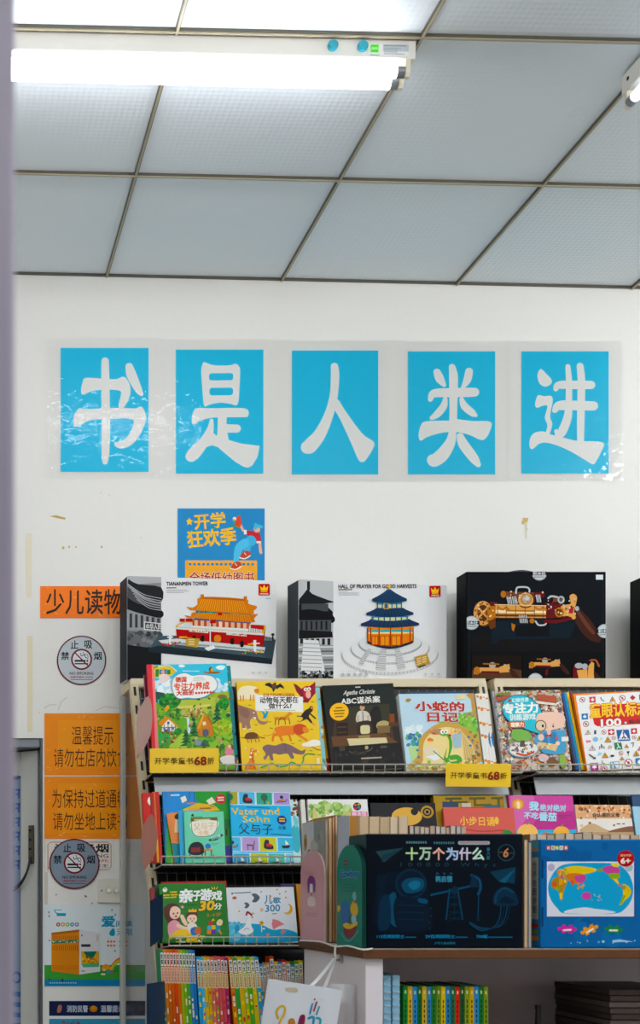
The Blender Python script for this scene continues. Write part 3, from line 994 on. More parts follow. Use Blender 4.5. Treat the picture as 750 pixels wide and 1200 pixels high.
# ------------------------------------------------------------------ boxed model kits on top
def kit(label, xl, ytop, xr, d, thick, yaw, front, side, draw, frame_br, handle=False):
    w0 = (xr - xl) / F * d
    cs, sn = math.cos(math.radians(yaw)), math.sin(math.radians(yaw))
    # right edge lies further off when turned: solve the width along the turned face
    A = PX(xl, d)
    k = (xr - HX) / F
    w = (k * d - A) / (cs - k * sn)
    z0 = 2.179
    h = PZ(ytop, d) - z0
    t = thing('model_kit_box', label, 'box', (A + w / 2 * cs, d + w / 2 * sn, z0), (0, 0, math.radians(yaw)), 'boxed model kits on the racks')
    m = M(); m.box(-w / 2, w / 2, 0, thick, 0, h, front, bev=0.0015)
    m.box(-w / 2 - 0.0006, -w / 2, 0.002, thick - 0.002, 0.002, h - 0.002, side)
    m.obj('carton', CARTON, t)
    if draw:
        c = C(w, h, frame=((xl, ytop), (xr, ytop + (0 if not yaw else 7)), (xl, frame_br)))
        c.z = 0.0004
        draw(c)
        c.obj('front_print', CARTON, t)
    if handle:
        m = M()
        pts = [(-0.045, thick * 0.5, h), (-0.04, thick * 0.5, h + 0.006), (0, thick * 0.5, h + 0.012), (0.04, thick * 0.5, h + 0.006), (0.045, thick * 0.5, h)]
        m.tube(spline([(p[0] - 0.03, p[1], p[2]) for p in pts], False, 4), 0.004, '#151515')
        m.obj('handle', PLASTIC, t)
    return t
def logo_crown(c):    # red square with a crown, in units of the logo crop
    pass
def d_gate(c):
    c.at(30, 580, 0.4)
    # black and white photograph strip
    c.poly([(297, 237), (396, 241), (396, 545), (297, 545)], '#8f9193')
    c.poly([(297, 237), (396, 241), (396, 258), (330, 262), (297, 250)], '#b9bbbc')
    c.poly(spline([(300, 246), (330, 262), (396, 272), (396, 315), (350, 300), (318, 275), (300, 262)], False, 3), '#2d2f31')
    c.poly([(297, 268), (340, 302), (396, 322), (396, 345), (297, 330)], '#55585b')
    c.poly(spline([(297, 300), (330, 320), (396, 338), (396, 362), (340, 350), (297, 335)], False, 3), '#232527')
    c.poly([(297, 338), (396, 365), (396, 398), (297, 395)], '#9c9e9f')
    for i in range(6):
        c.rect(304 + i * 16, 348 + i * 3, 312 + i * 16, 390, '#46494b')
    c.poly([(346, 372), (396, 378), (396, 402), (346, 397)], '#d8d9d9').poly([(349, 375), (396, 381), (396, 399), (349, 394)], '#4a4c4e')
    c.text('中华人民', 352, 379, 396, 396, '#d8d9d9', 0.03)
    c.poly([(297, 400), (396, 405), (396, 470), (297, 470)], '#6d7072')
    c.dabs(40, 300, 405, 394, 468, ['#505355', '#85888a', '#3d4042'], 3, 9, 2)
    c.poly([(297, 440), (396, 455), (396, 545), (297, 545)], '#1d2022')
    for i in range(6):
        c.curve([(300 + i * 5, 262 + i * 9), (345 + i * 3, 292 + i * 8), (396, 305 + i * 7)], 1.6, '#c4c6c7')
    c.text('TIANANMEN TOWER', 411, 256, 532, 267, '#232323', 0.035)
    c.rect(411, 272, 440, 275, '#77736c')
    for i, q in enumerate((60, 66, 52)):
        c.rect(411, 279 + i * 4, 411 + q, 280.5 + i * 4, '#b9b9b8')
    c.rrect(681, 264, 715, 299, 4, '#c4202c')
    c.poly([(688, 285), (686, 270), (693, 277), (698, 267), (703, 277), (710, 270), (708, 285)], '#f2cf3a').rect(688, 287, 708, 289, '#f2cf3a').text('WANGE', 686, 292, 710, 296, '#f6f0e8', 0.04)
    c.rect(703, 307, 718, 309, '#9cc5d6')
    c.at(185, 690, 145 / 750)
    # base plate
    c.poly([(-40, 345), (0, 290), (110, 290), (690, 330), (715, 320), (690, 475), (-60, 385)], '#4c5d66')
    c.poly([(-60, 365), (0, 350), (690, 440), (690, 475), (-60, 388)], '#26323a')
    for i in range(20):
        c.line([(640 + i * 3.4, 300 + i * 0.8), (600 + i * 4.6, 400 + i * 2.6)], 2.2, '#3a4951')
    c.poly([(0, 318), (110, 308), (650, 370), (640, 405), (330, 370), (20, 335)], '#d9dcdc')
    c.poly([(60, 325), (640, 385), (640, 395), (60, 338)], '#9aa5a8')
    # lower wall
    c.poly([(106, 240), (640, 288), (630, 365), (110, 305)], '#b3201d')
    c.poly([(640, 285), (652, 235), (640, 340), (630, 365)], '#8c1a18')
    c.poly([(104, 228), (150, 208), (640, 232), (652, 236), (640, 290), (106, 246)], '#e0b13a')
    c.poly([(118, 230), (160, 212), (630, 236), (628, 280), (118, 238)], '#d6dadb')
    c.poly([(106, 240), (640, 284), (638, 296), (106, 250)], '#dfe3e4')
    for i in range(6):
        c.rect(545 + i * 14, 232, 549 + i * 14, 276, '#8c9599')
    c.poly([(560, 228), (640, 236), (640, 262), (560, 250)], '#b52a24')
    c.rect(126, 186, 206, 206, '#b3261f').rect(125, 182, 129, 226, '#c9ccca').rect(160, 186, 164, 215, '#c9ccca')
    # upper hall
    c.poly([(205, 190), (555, 220), (545, 262), (205, 230)], '#c6662f')
    for i in range(9):
        c.rect(217 + i * 37, 196 + i * 2, 237 + i * 37, 232 + i * 2.6, '#e2bfa6' if i != 4 else '#f0dccb')
        c.rect(209 + i * 37, 195 + i * 2, 214 + i * 37, 232 + i * 2.6, '#a53c22')
    c.poly([(200, 230), (545, 254), (545, 266), (200, 240)], '#e6e6e2')
    c.poly([(215, 184), (560, 212), (560, 222), (215, 196)], '#3b5a93')
    # two tiled roofs
    def roof(pts, ridge):
        c.poly(pts, '#d8891f')
    c.poly(spline([(158, 164), (195, 172), (235, 145), (560, 165), (606, 160), (580, 190), (555, 216), (220, 185), (178, 180)], True, 3), '#cf7d18')
    for i in range(24):
        c.line([(245 + i * 13, 150 + i * 0.8), (215 + i * 15, 182 + i * 1.3)], 3, '#e9a83a')
    c.poly([(225, 132), (560, 152), (560, 166), (225, 150)], '#2f8f7f')
    c.dabs(30, 230, 138, 555, 160, ['#274f8c', '#45b09a', '#20344f'], 5, 9, 3, asp=0.6)
    c.rect(358, 148, 386, 170, '#c3241d')
    c.poly(spline([(170, 114), (205, 120), (235, 100), (260, 55), (520, 70), (545, 100), (598, 118), (575, 145), (550, 163), (225, 138), (188, 128)], True, 3), '#d5841b')
    for i in range(22):
        c.line([(266 + i * 11.6, 66 + i * 0.7), (232 + i * 14.6, 134 + i * 1.1)], 3.4, '#eeb04a')
    c.poly([(255, 56), (522, 72), (522, 82), (255, 66)], '#b9691a')
    c.rect(254, 40, 274, 62, '#c97b1e').rect(516, 54, 536, 78, '#c97b1e')
    # arches, signs
    c.rrect(335, 290, 378, 335, 18, '#d98a2c')
    for x, y in ((255, 290), (436, 310), (494, 328), (204, 292)):
        c.rrect(x, y, x + 22, y + 40, 10, '#1c1512')
    c.poly([(184, 256), (300, 266), (300, 279), (184, 268)], '#e7d9c6').poly([(410, 276), (533, 288), (533, 302), (410, 290)], '#e7d9c6')
    c.dabs(20, 190, 262, 296, 274, ['#a03a2c'], 2, 4, 5).dabs(20, 415, 284, 528, 296, ['#a03a2c'], 2, 4, 6)
    # front details
    c.rect(308, 195, 315, 370, '#dfe2e3').rect(310, 196, 346, 218, '#b3151c')
    c.poly([(276, 372), (330, 352), (345, 372), (300, 388)], '#eef0f0')
    c.poly([(172, 302), (248, 312), (234, 366), (158, 354)], '#bfa04a')
    for i in range(4):
        c.rect(180, 316 + i * 10, 216, 319 + i * 10, '#f0e6c4')
    c.rect(62, 278, 78, 345, '#e8eaea').rect(52, 296, 88, 304, '#e8eaea').rect(575, 325, 592, 400, '#e8eaea').rect(560, 342, 614, 350, '#e8eaea')
    c.rect(125, 296, 170, 308, '#e3a42a').rect(540, 345, 575, 356, '#e3a42a')
    c.dabs(16, 20, 330, 130, 352, ['#c42a2a', '#d8c03a', '#3f8f3f', '#d86a8f'], 4, 8, 7)
    c.dabs(16, 500, 390, 640, 408, ['#c42a2a', '#d8c03a', '#3f8f3f', '#c46aa8'], 4, 8, 8)
    c.rect(690, 286, 698, 330, '#2a3238').ell(694, 292, 10, 8, '#2a3238')
    for i in range(3):
        c.rect(565 + i * 40, 520, 582 + i * 40, 532, '#d5d5d4')
kit('white box printed with a red and gold palace gate, beside the orange strip', 149, 675, 323.5, 3.975, 0.085, 7.0, '#e9eaea', '#3c4248', d_gate, 797.6)
def d_temple(c):
    c.at(320, 640, 430 / 750)
    c.poly([(52, 68), (122, 72), (122, 278), (52, 278)], '#c4c6c7')
    c.poly([(52, 120), (60, 108), (96, 110), (121, 135), (121, 142), (52, 140)], '#17191b')
    c.poly(spline([(71, 88), (80, 98), (110, 110), (121, 116), (60, 120), (52, 112), (62, 98)], True, 3), '#202326')
    c.rect(69, 72, 75, 90, '#202326').rect(58, 118, 112, 134, '#4d5154')
    c.poly(spline([(52, 134), (85, 130), (121, 142), (121, 158), (80, 152), (52, 158)], True, 3), '#141618')
    c.rect(52, 152, 118, 176, '#54585b')
    c.poly([(52, 172), (120, 176), (121, 188), (52, 190)], '#1a1c1e')
    for i in range(6):
        c.rect(56 + i * 10, 154, 60 + i * 10, 172, '#222527').rect(55 + i * 11, 190, 61 + i * 11, 204, '#2e3134')
    c.poly([(52, 200), (122, 204), (122, 278), (52, 278)], '#a2a5a6')
    for i in range(8):
        c.rect(52, 206 + i * 9, 122, 209 + i * 9, '#6a6e70' if i % 2 else '#d9dbdb')
    c.poly([(62, 192), (92, 194), (106, 262), (56, 262)], '#e3e4e4')
    for i in range(8):
        c.line([(60, 200 + i * 8), (98, 202 + i * 8)], 1.5, '#9da0a1')
    c.dabs(50, 52, 258, 122, 276, ['#1a1c1e', '#3c4042', '#75797b'], 2, 5, 9)
    c.at(385, 680, 140 / 750)
    c.text('HALL OF PRAYER FOR GOOD HARVESTS', 58, 28, 548, 52, '#262626', 0.03)
    c.rect(58, 56, 145, 64, '#9a958c')
    for i, q in enumerate((60, 130, 128, 132)):
        c.rect(58, 70 + i * 8, 58 + q, 73 + i * 8, '#c2c6c8')
    c.rrect(630, 38, 702, 110, 8, '#c01f2b')
    c.poly([(646, 84), (640, 52), (655, 66), (666, 46), (677, 66), (692, 52), (686, 84)], '#f2cf3a').rect(646, 86, 686, 91, '#f2cf3a').text('WANGE', 642, 96, 692, 105, '#f6f0e8', 0.04)
    c.rect(690, 18, 722, 23, '#a9cfdc')
    # round white terraces
    for k, (rx, ry, cy, q) in enumerate(((306, 130, 478, '#d3d5d6'), (300, 122, 466, '#e6e7e7'), (250, 100, 440, '#c8cbcc'), (244, 95, 432, '#e3e4e4'), (200, 76, 410, '#c2c5c6'), (194, 72, 402, '#dcdede'))):
        c.ell(382, cy, rx, ry, q, 40)
    for rx, ry, cy in ((303, 126, 474), (247, 98, 438), (197, 74, 407)):
        for k in range(40):
            a = math.pi * k / 39
            x, y = 382 + rx * math.cos(a), cy + ry * math.sin(a)
            c.rect(x - 2, y - 9, x + 2, y + 5, '#a4a8aa')
    for pts in (((240, 440), (262, 446), (205, 545), (178, 535)), ((318, 445), (356, 445), (350, 580), (290, 572)), ((410, 446), (440, 444), (480, 565), (430, 578))):
        c.poly(pts, '#cfd1d2')
        for i in range(9):
            a = i / 9
            p = [pts[0][0] + (pts[3][0] - pts[0][0]) * a, pts[0][1] + (pts[3][1] - pts[0][1]) * a]
            q = [pts[1][0] + (pts[2][0] - pts[1][0]) * a, pts[1][1] + (pts[2][1] - pts[1][1]) * a]
            c.line([p, q], 3, '#8f9395')
    # hall
    def drum(x0, x1, y0, y1, q, bulge):
        c.poly([(x0, y0), (x1, y0), (x1, y1)] + [(x1 + (x0 - x1) * k / 10, y1 + bulge * math.sin(math.pi * k / 10)) for k in range(1, 10)] + [(x0, y1)], q)
    drum(238, 525, 300, 404, '#27313f', 36)
    drum(238, 525, 300, 388, '#dd8522', 36)
    for i in range(7):
        x = 238 + 287 * (0.5 - 0.5 * math.cos(math.pi * i / 6))
        c.rect(x - 3, 305, x + 3, 400 + 26 * math.sin(math.pi * i / 6), '#8e2d1c')
    for i in range(6):
        xa = 243 + 287 * (0.5 - 0.5 * math.cos(math.pi * i / 6))
        xb = 233 + 287 * (0.5 - 0.5 * math.cos(math.pi * (i + 1) / 6))
        c.rect(xa, 318, xb, 332, '#3aa7b0').rect(xa, 334, xb, 344, '#e9dba4')
        if i in (1, 2, 3):
            yb = 402 + 20 * math.sin(math.pi * (i + 0.5) / 6)
            c.rect(xa, 355, xb, yb, '#c23a1e').rect(xa + 5, 360, xb - 5, yb - 5, '#e39a2c').rect((xa + xb) / 2 - 2, 360, (xa + xb) / 2 + 2, yb - 5, '#a4501c')
    NV, NV2 = '#1f3a57', '#2d567c'
    def roof(xa, xb, yt, yb, xt0, xt1):
        c.poly([(xt0, yt), (xt1, yt)] + [(xb - (xb - xt1) * (1 - t) ** 1.6 if False else xt1 + (xb - xt1) * t ** 1.0, yt + (yb - yt) * t ** 0.8) for t in (0.3, 0.6, 0.85, 1)]
               + [(xb - (xb - xa) * k / 12, yb + 14 + 14 * math.sin(math.pi * k / 12)) for k in range(13)]
               + [(xt0 + (xa - xt0) * t, yt + (yb - yt) * t ** 0.8) for t in (1, 0.85, 0.6, 0.3)], NV)
        for k in range(13):
            a = k / 12
            c.line([(xt0 + (xt1 - xt0) * a, yt + 3), (xa + 8 + (xb - xa - 16) * a, yb + 12 + 13 * math.sin(math.pi * a))], 2.2, NV2)
    roof(196, 562, 245, 278, 270, 490)
    drum(266, 494, 236, 252, '#d3d6a8', 10)
    for i in range(7):
        c.rect(266 + i * 36, 234, 274 + i * 36, 262, '#2a6f95')
    c.rect(266, 232, 494, 240, '#2f7fa3')
    roof(230, 526, 180, 210, 292, 462)
    drum(296, 454, 140, 176, '#cfd4a0', 6)
    c.rect(296, 138, 454, 158, '#2f86b0')
    for i in range(6):
        c.rect(296 + i * 30, 140, 303 + i * 30, 180, '#255f8c')
    c.rect(338, 146, 370, 188, '#c7a65a').rect(345, 152, 363, 182, '#2a5f95')
    roof(266, 484, 58, 122, 366, 378)
    c.rect(366, 30, 378, 62, '#e0b030').ell(372, 46, 9, 11, '#e0b030')
    c.poly([(532, 494), (612, 474), (632, 536), (550, 560)], '#bf9a48').poly([(552, 558), (560, 564), (604, 548), (600, 542)], '#222')
    for i in range(4):
        c.line([(548, 506 + i * 12), (572, 500 + i * 12)], 3.5, '#f0e6c4').line([(582, 498 + i * 11), (606, 492 + i * 11)], 3.5, '#f0e6c4')
    for i in range(5):
        c.ell(82 + i * 37, 602, 11, 11, '#b9bcbd', 12).rect(72 + i * 37, 577, 92 + i * 37, 580, '#d5d6d6')
    for i in range(3):
        c.ell(602 + i * 42, 606, 7, 8, '#c9cbcc', 10).rect(590 + i * 42, 620, 616 + i * 42, 623, '#d5d6d6')
kit('white box printed with a round blue-roofed temple, between the palace box and the black box', 350, 679, 523.5, 3.975, 0.085, 8.0, '#e7e8e9', '#4a5055', d_temple, 797.6)
def d_gun(c):
    c.at(530, 665, 185 / 750)
    c.rect(78, 30, 722, 400, '#0a1119')
    c.poly([(90, 330), (715, 330), (715, 412), (90, 408)], '#171416')
    c.poly([(185, 260), (440, 250), (590, 265), (560, 345), (230, 350), (205, 372), (185, 370)], '#10222e')
    c.poly([(300, 280), (460, 270), (460, 335), (300, 335)], '#0a1017')
    for x in (78, 715):
        c.rect(x, 30, x + 4, 545, '#1e262d')
    G1, G2, G3, R1, BR = '#b97a34', '#dba868', '#6f411b', '#6b1a20', '#47271e'
    c.brush([(590, 215, 22), (625, 270, 34), (665, 325, 30), (690, 345, 20)], BR)
    c.brush([(600, 220, 8), (640, 280, 10), (670, 318, 8)], '#6b4030')
    c.poly([(440, 170), (530, 178), (560, 240), (440, 248)], R1)
    c.poly([(180, 165), (215, 168), (215, 182), (180, 180)], R1)
    c.poly([(200, 178), (445, 184), (445, 246), (200, 244)], G2)
    c.poly([(200, 206), (445, 212), (445, 222), (200, 220)], '#f3e2c0').poly([(200, 226), (445, 230), (445, 240), (200, 238)], G3)
    for x0 in (220, 395):
        c.curve([(x0, 195), (x0 + 20, 205), (x0 + 35, 194), (x0 + 50, 206)], 9, G1)
    c.poly([(255, 205), (390, 208), (390, 216), (255, 214)], G1)
    c.ell(150, 225, 48, 62, G3, 24).ell(142, 222, 36, 56, G1, 24).ell(146, 222, 26, 44, '#5d3314', 20)
    c.line([(120, 192), (172, 250)], 9, G2).line([(172, 190), (118, 252)], 9, G2)
    c.ring(145, 222, 30, 44, G2, 28, 1.35)
    c.poly([(165, 195), (205, 182), (205, 250), (168, 258)], G1)
    c.poly([(170, 258), (205, 255), (205, 292), (180, 300), (172, 280)], G3)
    c.brush([(245, 130, 14), (300, 130, 12), (425, 135, 12)], '#7a4a30').ell(242, 130, 13, 17, G1, 14)
    c.brush([(395, 130, 10), (425, 132, 14)], R1)
    for x0, y0, n in ((260, 158, 3), (285, 158, 3), (398, 150, 3), (318, 250, 5)):
        for i in range(n):
            c.line([(x0 + i * 8, y0 - 16), (x0 + i * 8 + 6, y0 + 18)], 5, '#c2c6c8')
    c.curve([(302, 125), (306, 100), (325, 95), (355, 97), (366, 108), (364, 125)], 8, '#c7cbcd')
    c.ell(348, 158, 42, 40, G3, 26).ell(348, 157, 36, 35, G2, 26).ell(350, 155, 26, 26, G1, 22).ell(351, 154, 20, 21, '#b3aba0', 20).ell(355, 150, 10, 11, '#d3cdc4', 14)
    c.curve([(395, 262), (410, 280), (440, 278), (446, 262)], 8, '#c2c6c8').ell(378, 260, 12, 12, G1, 14)
    c.curve([(455, 150), (470, 140), (500, 145)], 9, '#c2c6c8').ell(516, 157, 17, 19, '#b7bcbf', 18).ell(516, 157, 9, 10, '#5a6064', 14)
    c.poly([(478, 150), (498, 150), (498, 168), (478, 168)], '#8a4a30')
    c.poly(spline([(515, 190), (545, 180), (562, 175), (556, 140), (575, 128), (592, 145), (585, 185), (578, 215), (586, 245), (570, 252), (550, 235), (520, 235)], True, 3), G2)
    c.ell(508, 218, 22, 24, G1, 20).ell(508, 218, 15, 16, G3, 16).poly([(555, 195), (578, 190), (570, 225), (552, 222)], '#b3303a')
    c.ell(592, 200, 10, 12, '#b7bcbf', 12).brush([(440, 262, 8), (500, 262, 8), (560, 248, 8)], R1)
    c.poly([(280, 270), (300, 280), (290, 312), (282, 300)], G1)
    for x in (215, 255, 300, 345, 390, 430):
        c.line([(x, 180), (x, 246)], 2.5, G3)
    c.line([(200, 180), (445, 186)], 3, '#f0d8ae').line([(200, 245), (445, 247)], 4, G3)
    for k in range(9):
        t_ = 0.3 + k * 0.62
        c.ell(145 + 37 * math.cos(t_), 222 + 50 * math.sin(t_), 4, 5, '#f0d8ae' if k % 3 == 0 else G3, 8)
    c.dabs(36, 110, 175, 205, 265, [G3, '#f0d8ae', G1], 2, 5, 12)
    c.dabs(40, 450, 150, 590, 245, [G3, '#efd9b4', R1, '#c9ccd0'], 2, 6, 13)
    c.dabs(24, 255, 115, 430, 170, [G3, '#efd9b4', '#c9ccd0', R1], 2, 5, 14)
    # three small views
    c.rect(92, 428, 328, 545, '#20150f').poly([(92, 500), (200, 480), (328, 500), (328, 545), (92, 545)], '#5b3f2c')
    c.rect(334, 420, 566, 545, '#0b0e12').rect(570, 440, 712, 545, '#0d0c10')
    for ox, oy, k in ((100, 462, 0.36), (362, 440, 0.31)):
        T = lambda p: (ox + (p[0] - 100) * k, oy + (p[1] - 110) * k)
        c.poly([T(p) for p in ((105, 190), (200, 178), (445, 184), (445, 246), (200, 244), (105, 270))], G2)
        c.poly([T(p) for p in ((200, 226), (445, 230), (445, 262), (200, 250))], R1)
        c.ell(*T((145, 222)), 40 * k, 55 * k, G1, 14)
        c.ell(*T((348, 150)), 44 * k, 44 * k, '#b7aea2', 14).ell(*T((516, 157)), 24 * k, 24 * k, '#b7bcbf', 12)
        c.poly([T(p) for p in ((440, 170), (570, 130), (590, 240), (440, 250))], G2)
        c.brush([(*T((590, 215)), 22 * k), (*T((640, 285)), 36 * k), (*T((700, 350)), 24 * k)], BR)
        c.line([T((230, 128)), T((430, 134))], 20 * k, '#9a6a3a')
    c.poly([(440, 500), (455, 490), (452, 522), (440, 528)], R1)
    c.poly([(572, 478), (640, 470), (650, 500), (640, 545), (572, 545)], '#6b1d20').poly([(590, 500), (640, 495), (640, 545), (600, 545)], G2)
    c.ell(600, 478, 20, 14, '#aeb4b7', 12).ell(628, 482, 14, 15, '#aeb4b7', 12)
    c.poly([(645, 480), (660, 458), (672, 465), (670, 520), (676, 545), (640, 545)], G2).poly([(670, 500), (712, 545), (672, 545)], BR)
    c.curve([(655, 452), (680, 452), (695, 480)], 9, '#a8623a')
    # round stickers on the edges
    for x, y, cut in ((412, 30, 't'), (90, 270, 'l'), (722, 310, 'r'), (393, 548, 'b')):
        c.ell(x, y, 36, 34, '#a9afb3', 28).ell(x, y, 32, 30, '#ccd1d3', 28)
        c.rect(x - 38, y - 9, x + 38, y + 9, '#10161c')
        c.text('积木社', x - 30, y - 8, x + 30, y + 8, '#dfe3e5', 0.03)
        for i in range(9):
            c.rect(x - 24 + i * 5.5, y + 14, x - 21 + i * 5.5, y + 20, '#6d7478')
    c.rect(680, 36, 714, 60, '#e2e5e6')
kit('large black box printed with a brass and wood toy gun', 546.5, 670, 710, 3.975, 0.075, 0, '#080c11', '#06090d', d_gun, 800, handle=True)
kit('black box at the edge of the photo, only its dark side showing', 752.5, 676, 905, 3.975, 0.07, 0, '#0a0e12', '#0a0d11', None, 800)

# ------------------------------------------------------------------ picture books facing out
def book(label, TL, TR, BL, BR, tray, lean=14, thick=0.008, dy=0.02, roll=0.0, cover='#ffffff', spine=None, page='#e9e2d2', draw=None, group=None, ma=None, z0=None, d=None, cat='book', name='picture_book', yaw=0.0):
    ma = ma or GLOSS
    if d is None:
        d = TRAY[tray][0] + dy
    if z0 is None:
        z0 = TRAY[tray][1] + 0.004
    a = math.radians(lean)
    xl, xr = BL[0], BR[0]
    w = (xr - xl) / F * d
    yt = (TL[1] + TR[1]) / 2
    k = (HY - yt) / F
    L = (k * d - (z0 - EYE)) / (math.cos(a) - k * math.sin(a))
    lift = w / 2 * abs(math.sin(math.radians(roll))) + thick * math.sin(a) * 0.6
    t = thing(name, label, cat, (PX((xl + xr) / 2, d), d, z0 + lift), (0, 0, 0), group)
    L -= lift
    t.rotation_euler = (-a, math.radians(roll), math.radians(yaw))
    t.rotation_mode = 'XYZ'
    sp = spine or cover
    m = M()
    m.box(-w / 2, w / 2, 0, 0.0014, 0, L, cover, bev=0.0004, seg=1)
    m.box(-w / 2, w / 2, thick - 0.0014, thick, 0, L, cover, bev=0.0004, seg=1)
    m.box(-w / 2 - 0.0004, -w / 2 + 0.0014, 0.0004, thick - 0.0004, 0, L, sp)
    m.obj('cover', ma, t)
    m = M()
    m.box(-w / 2 + 0.0014, w / 2 - 0.002, 0.0014, thick - 0.0014, 0.002, L - 0.002, page)
    m.obj('page_block', PAGES, t)
    if draw:
        c = C(w, L, frame=(TL, TR, BL))
        draw(c)
        c.obj('cover_print', ma, t)
    return t
def conifer(c, x, y0, y1, w, q1='#1f5f3a', q2='#2f7d48'):
    for k in range(5):
        a = y0 + (y1 - y0) * k / 5.5
        b = y0 + (y1 - y0) * (k + 1.5) / 6
        ww = w * (0.25 + 0.75 * (k + 1) / 5)
        c.poly([(x, a), (x + ww / 2, b), (x - ww / 2, b)], q1 if k % 2 else q2)
def bush(c, x, y, rx, ry, seed=1, cols=('#2f8f3a', '#49a83f', '#1f7033')):
    rnd = random.Random(seed)
    c.ell(x, y, rx, ry, cols[0], 18)
    for k in range(26):
        a, r = rnd.uniform(0, 6.28), rnd.uniform(0.1, 0.95)
        c.ell(x + rx * r * math.cos(a), y + ry * r * math.sin(a), rx * 0.2, ry * 0.2, rnd.choice(cols), 8, dz=5e-6)

R1 = 'picture books on the top shelf'
def d_forest(c):
    c.at(170, 770, 110 / 750)
    c.fill('#74b03c')
    c.poly([(0, 40), (700, 60), (700, 360), (0, 360)], '#4fc4de')
    c.dabs(20, 70, 190, 230, 290, ['#dceef4', '#c4e2ee', '#eef6f8'], 18, 44, 2)
    c.dabs(10, 560, 210, 660, 290, ['#dceef4', '#c4e2ee'], 14, 34, 5)
    c.blob([(262, 66), (290, 60), (318, 72), (300, 82), (275, 80)], '#eef6f8').blob([(565, 95), (600, 80), (640, 92), (620, 118), (580, 112)], '#eef6f8')
    c.line([(300, 112), (430, 120)], 6, '#d8f0f6')
    c.poly([(80, 270), (150, 285), (170, 330), (80, 340)], '#2f5a4a')
    c.poly([(500, 310), (690, 298), (700, 460), (500, 420)], '#a3b848').blob([(580, 330), (610, 320), (650, 335), (640, 355), (590, 352)], '#8a6a3a')
    c.poly([(260, 352), (560, 340), (560, 470), (260, 470)], '#b5c25a')
    c.poly([(240, 400), (520, 395), (520, 412), (240, 420)], '#d9cf7a')
    c.blob([(60, 70), (110, 58), (200, 66), (240, 100), (225, 130), (170, 160), (70, 150)], '#e8c64a')
    c.rect(78, 88, 104, 150, '#2f8f4a').rect(172, 95, 198, 135, '#2f8f4a').rect(108, 92, 170, 130, '#3a86b8').ell(138, 112, 15, 17, '#e2a98a', 12)
    c.blob([(108, 150), (140, 128), (185, 145), (194, 175), (150, 200), (115, 196)], '#ecd9d4')
    c.curve([(60, 80), (120, 60), (200, 72), (240, 105)], 14, '#4aa83a').curve([(100, 64), (190, 66), (246, 110)], 8, '#eef3ee')
    c.poly(spline([(458, 124), (500, 132), (560, 128), (606, 138), (560, 148), (490, 142)], True, 4), '#a8632c')
    c.ell(522, 112, 14, 24, '#7a4a22', 10).ell(532, 118, 12, 16, '#d8a03a', 10)
    bush(c, 195, 352, 90, 62, 3)
    c.rect(160, 400, 190, 440, '#5f4a2a')
    c.blob([(150, 420), (178, 385), (196, 425), (190, 440), (160, 442)], '#e0a52f').rect(166, 436, 190, 470, '#7a89a8')
    c.dabs(40, 300, 420, 470, 500, ['#c9a86a', '#b08a4e', '#8f7a4a', '#dccb8a'], 8, 22, 6)
    c.poly([(330, 495), (350, 500), (362, 620), (338, 628)], '#cfe3ea')
    c.line([(245, 480), (420, 492)], 8, '#8a6a3a')
    c.dabs(50, 90, 420, 300, 500, ['#4f9a3a', '#8cbf48', '#357a34'], 8, 20, 8)
    c.dabs(170, 85, 350, 690, 880, ['#5f8f3a', '#7f9f48', '#3f6f3a', '#a8a860', '#2f5f34', '#8a8a4a', '#b8b878', '#96b050'], 7, 20, 31, 6)
    conifer(c, 572, 380, 570, 90, '#1c5438', '#2c7048')
    bush(c, 625, 395, 45, 45, 9)
    conifer(c, 388, 520, 660, 90, '#1c5a34', '#2c7a40')
    c.poly([(130, 560), (180, 500), (255, 560), (250, 600), (130, 600)], '#efece2')
    for x in (150, 180, 210, 238):
        c.line([(x, 545), (x, 600)], 5, '#7a4a2a')
    c.line([(128, 568), (252, 568)], 6, '#7a4a2a')
    c.poly(spline([(98, 540), (140, 495), (185, 486), (270, 575), (240, 560), (182, 505), (140, 550)], True, 2), '#d9952a')
    c.ell(182, 532, 11, 12, '#3a6a90', 10).rrect(172, 570, 196, 604, 10, '#6a88a8').rrect(142, 566, 160, 590, 8, '#6a88a8').rrect(212, 566, 230, 590, 8, '#6a88a8')
    c.poly([(410, 580), (455, 475), (505, 490), (548, 585), (538, 655), (425, 655)], '#c8862c')
    c.poly([(410, 590), (458, 472), (470, 480), (430, 600)], '#e3a83e').poly([(500, 485), (552, 575), (548, 600), (490, 500)], '#a86a20')
    c.rrect(455, 595, 502, 655, 20, '#4f5f7a').rrect(456, 535, 482, 566, 8, '#e6d9a8')
    for i in range(5):
        c.line([(430 + i * 26, 585), (432 + i * 25, 650)], 3, '#9a5f1e')
    c.blob([(100, 595), (180, 620), (190, 690), (110, 720), (100, 660)], '#3fae52')
    c.blob([(300, 620), (250, 660), (190, 730), (330, 735), (330, 660)], '#a9c858')
    conifer(c, 322, 590, 735, 105, '#17502f', '#246b3c')
    c.dabs(26, 130, 590, 240, 690, ['#a0522d', '#3a5a8a', '#7a3a22', '#d8b07a'], 6, 13, 4)
    bush(c, 258, 602, 30, 26, 11)
    bush(c, 620, 590, 82, 66, 12, ('#9fbf3f', '#bfd45a', '#7fa832'))
    c.dabs(10, 560, 550, 680, 640, ['#c8602a'], 5, 8, 5)
    c.poly([(395, 680), (460, 690), (500, 680), (500, 725), (395, 725)], '#8a9ba8').blob([(440, 725), (470, 680), (500, 725)], '#4a5560')
    c.dabs(60, 500, 660, 720, 830, ['#5f9a3a', '#8fbf4a', '#3f7a34', '#a8a858', '#6a5a3a'], 10, 26, 13)
    c.blob([(640, 760), (670, 740), (700, 800), (660, 815), (630, 800)], '#d88a9a').ell(668, 745, 14, 15, '#e8c08a', 12)
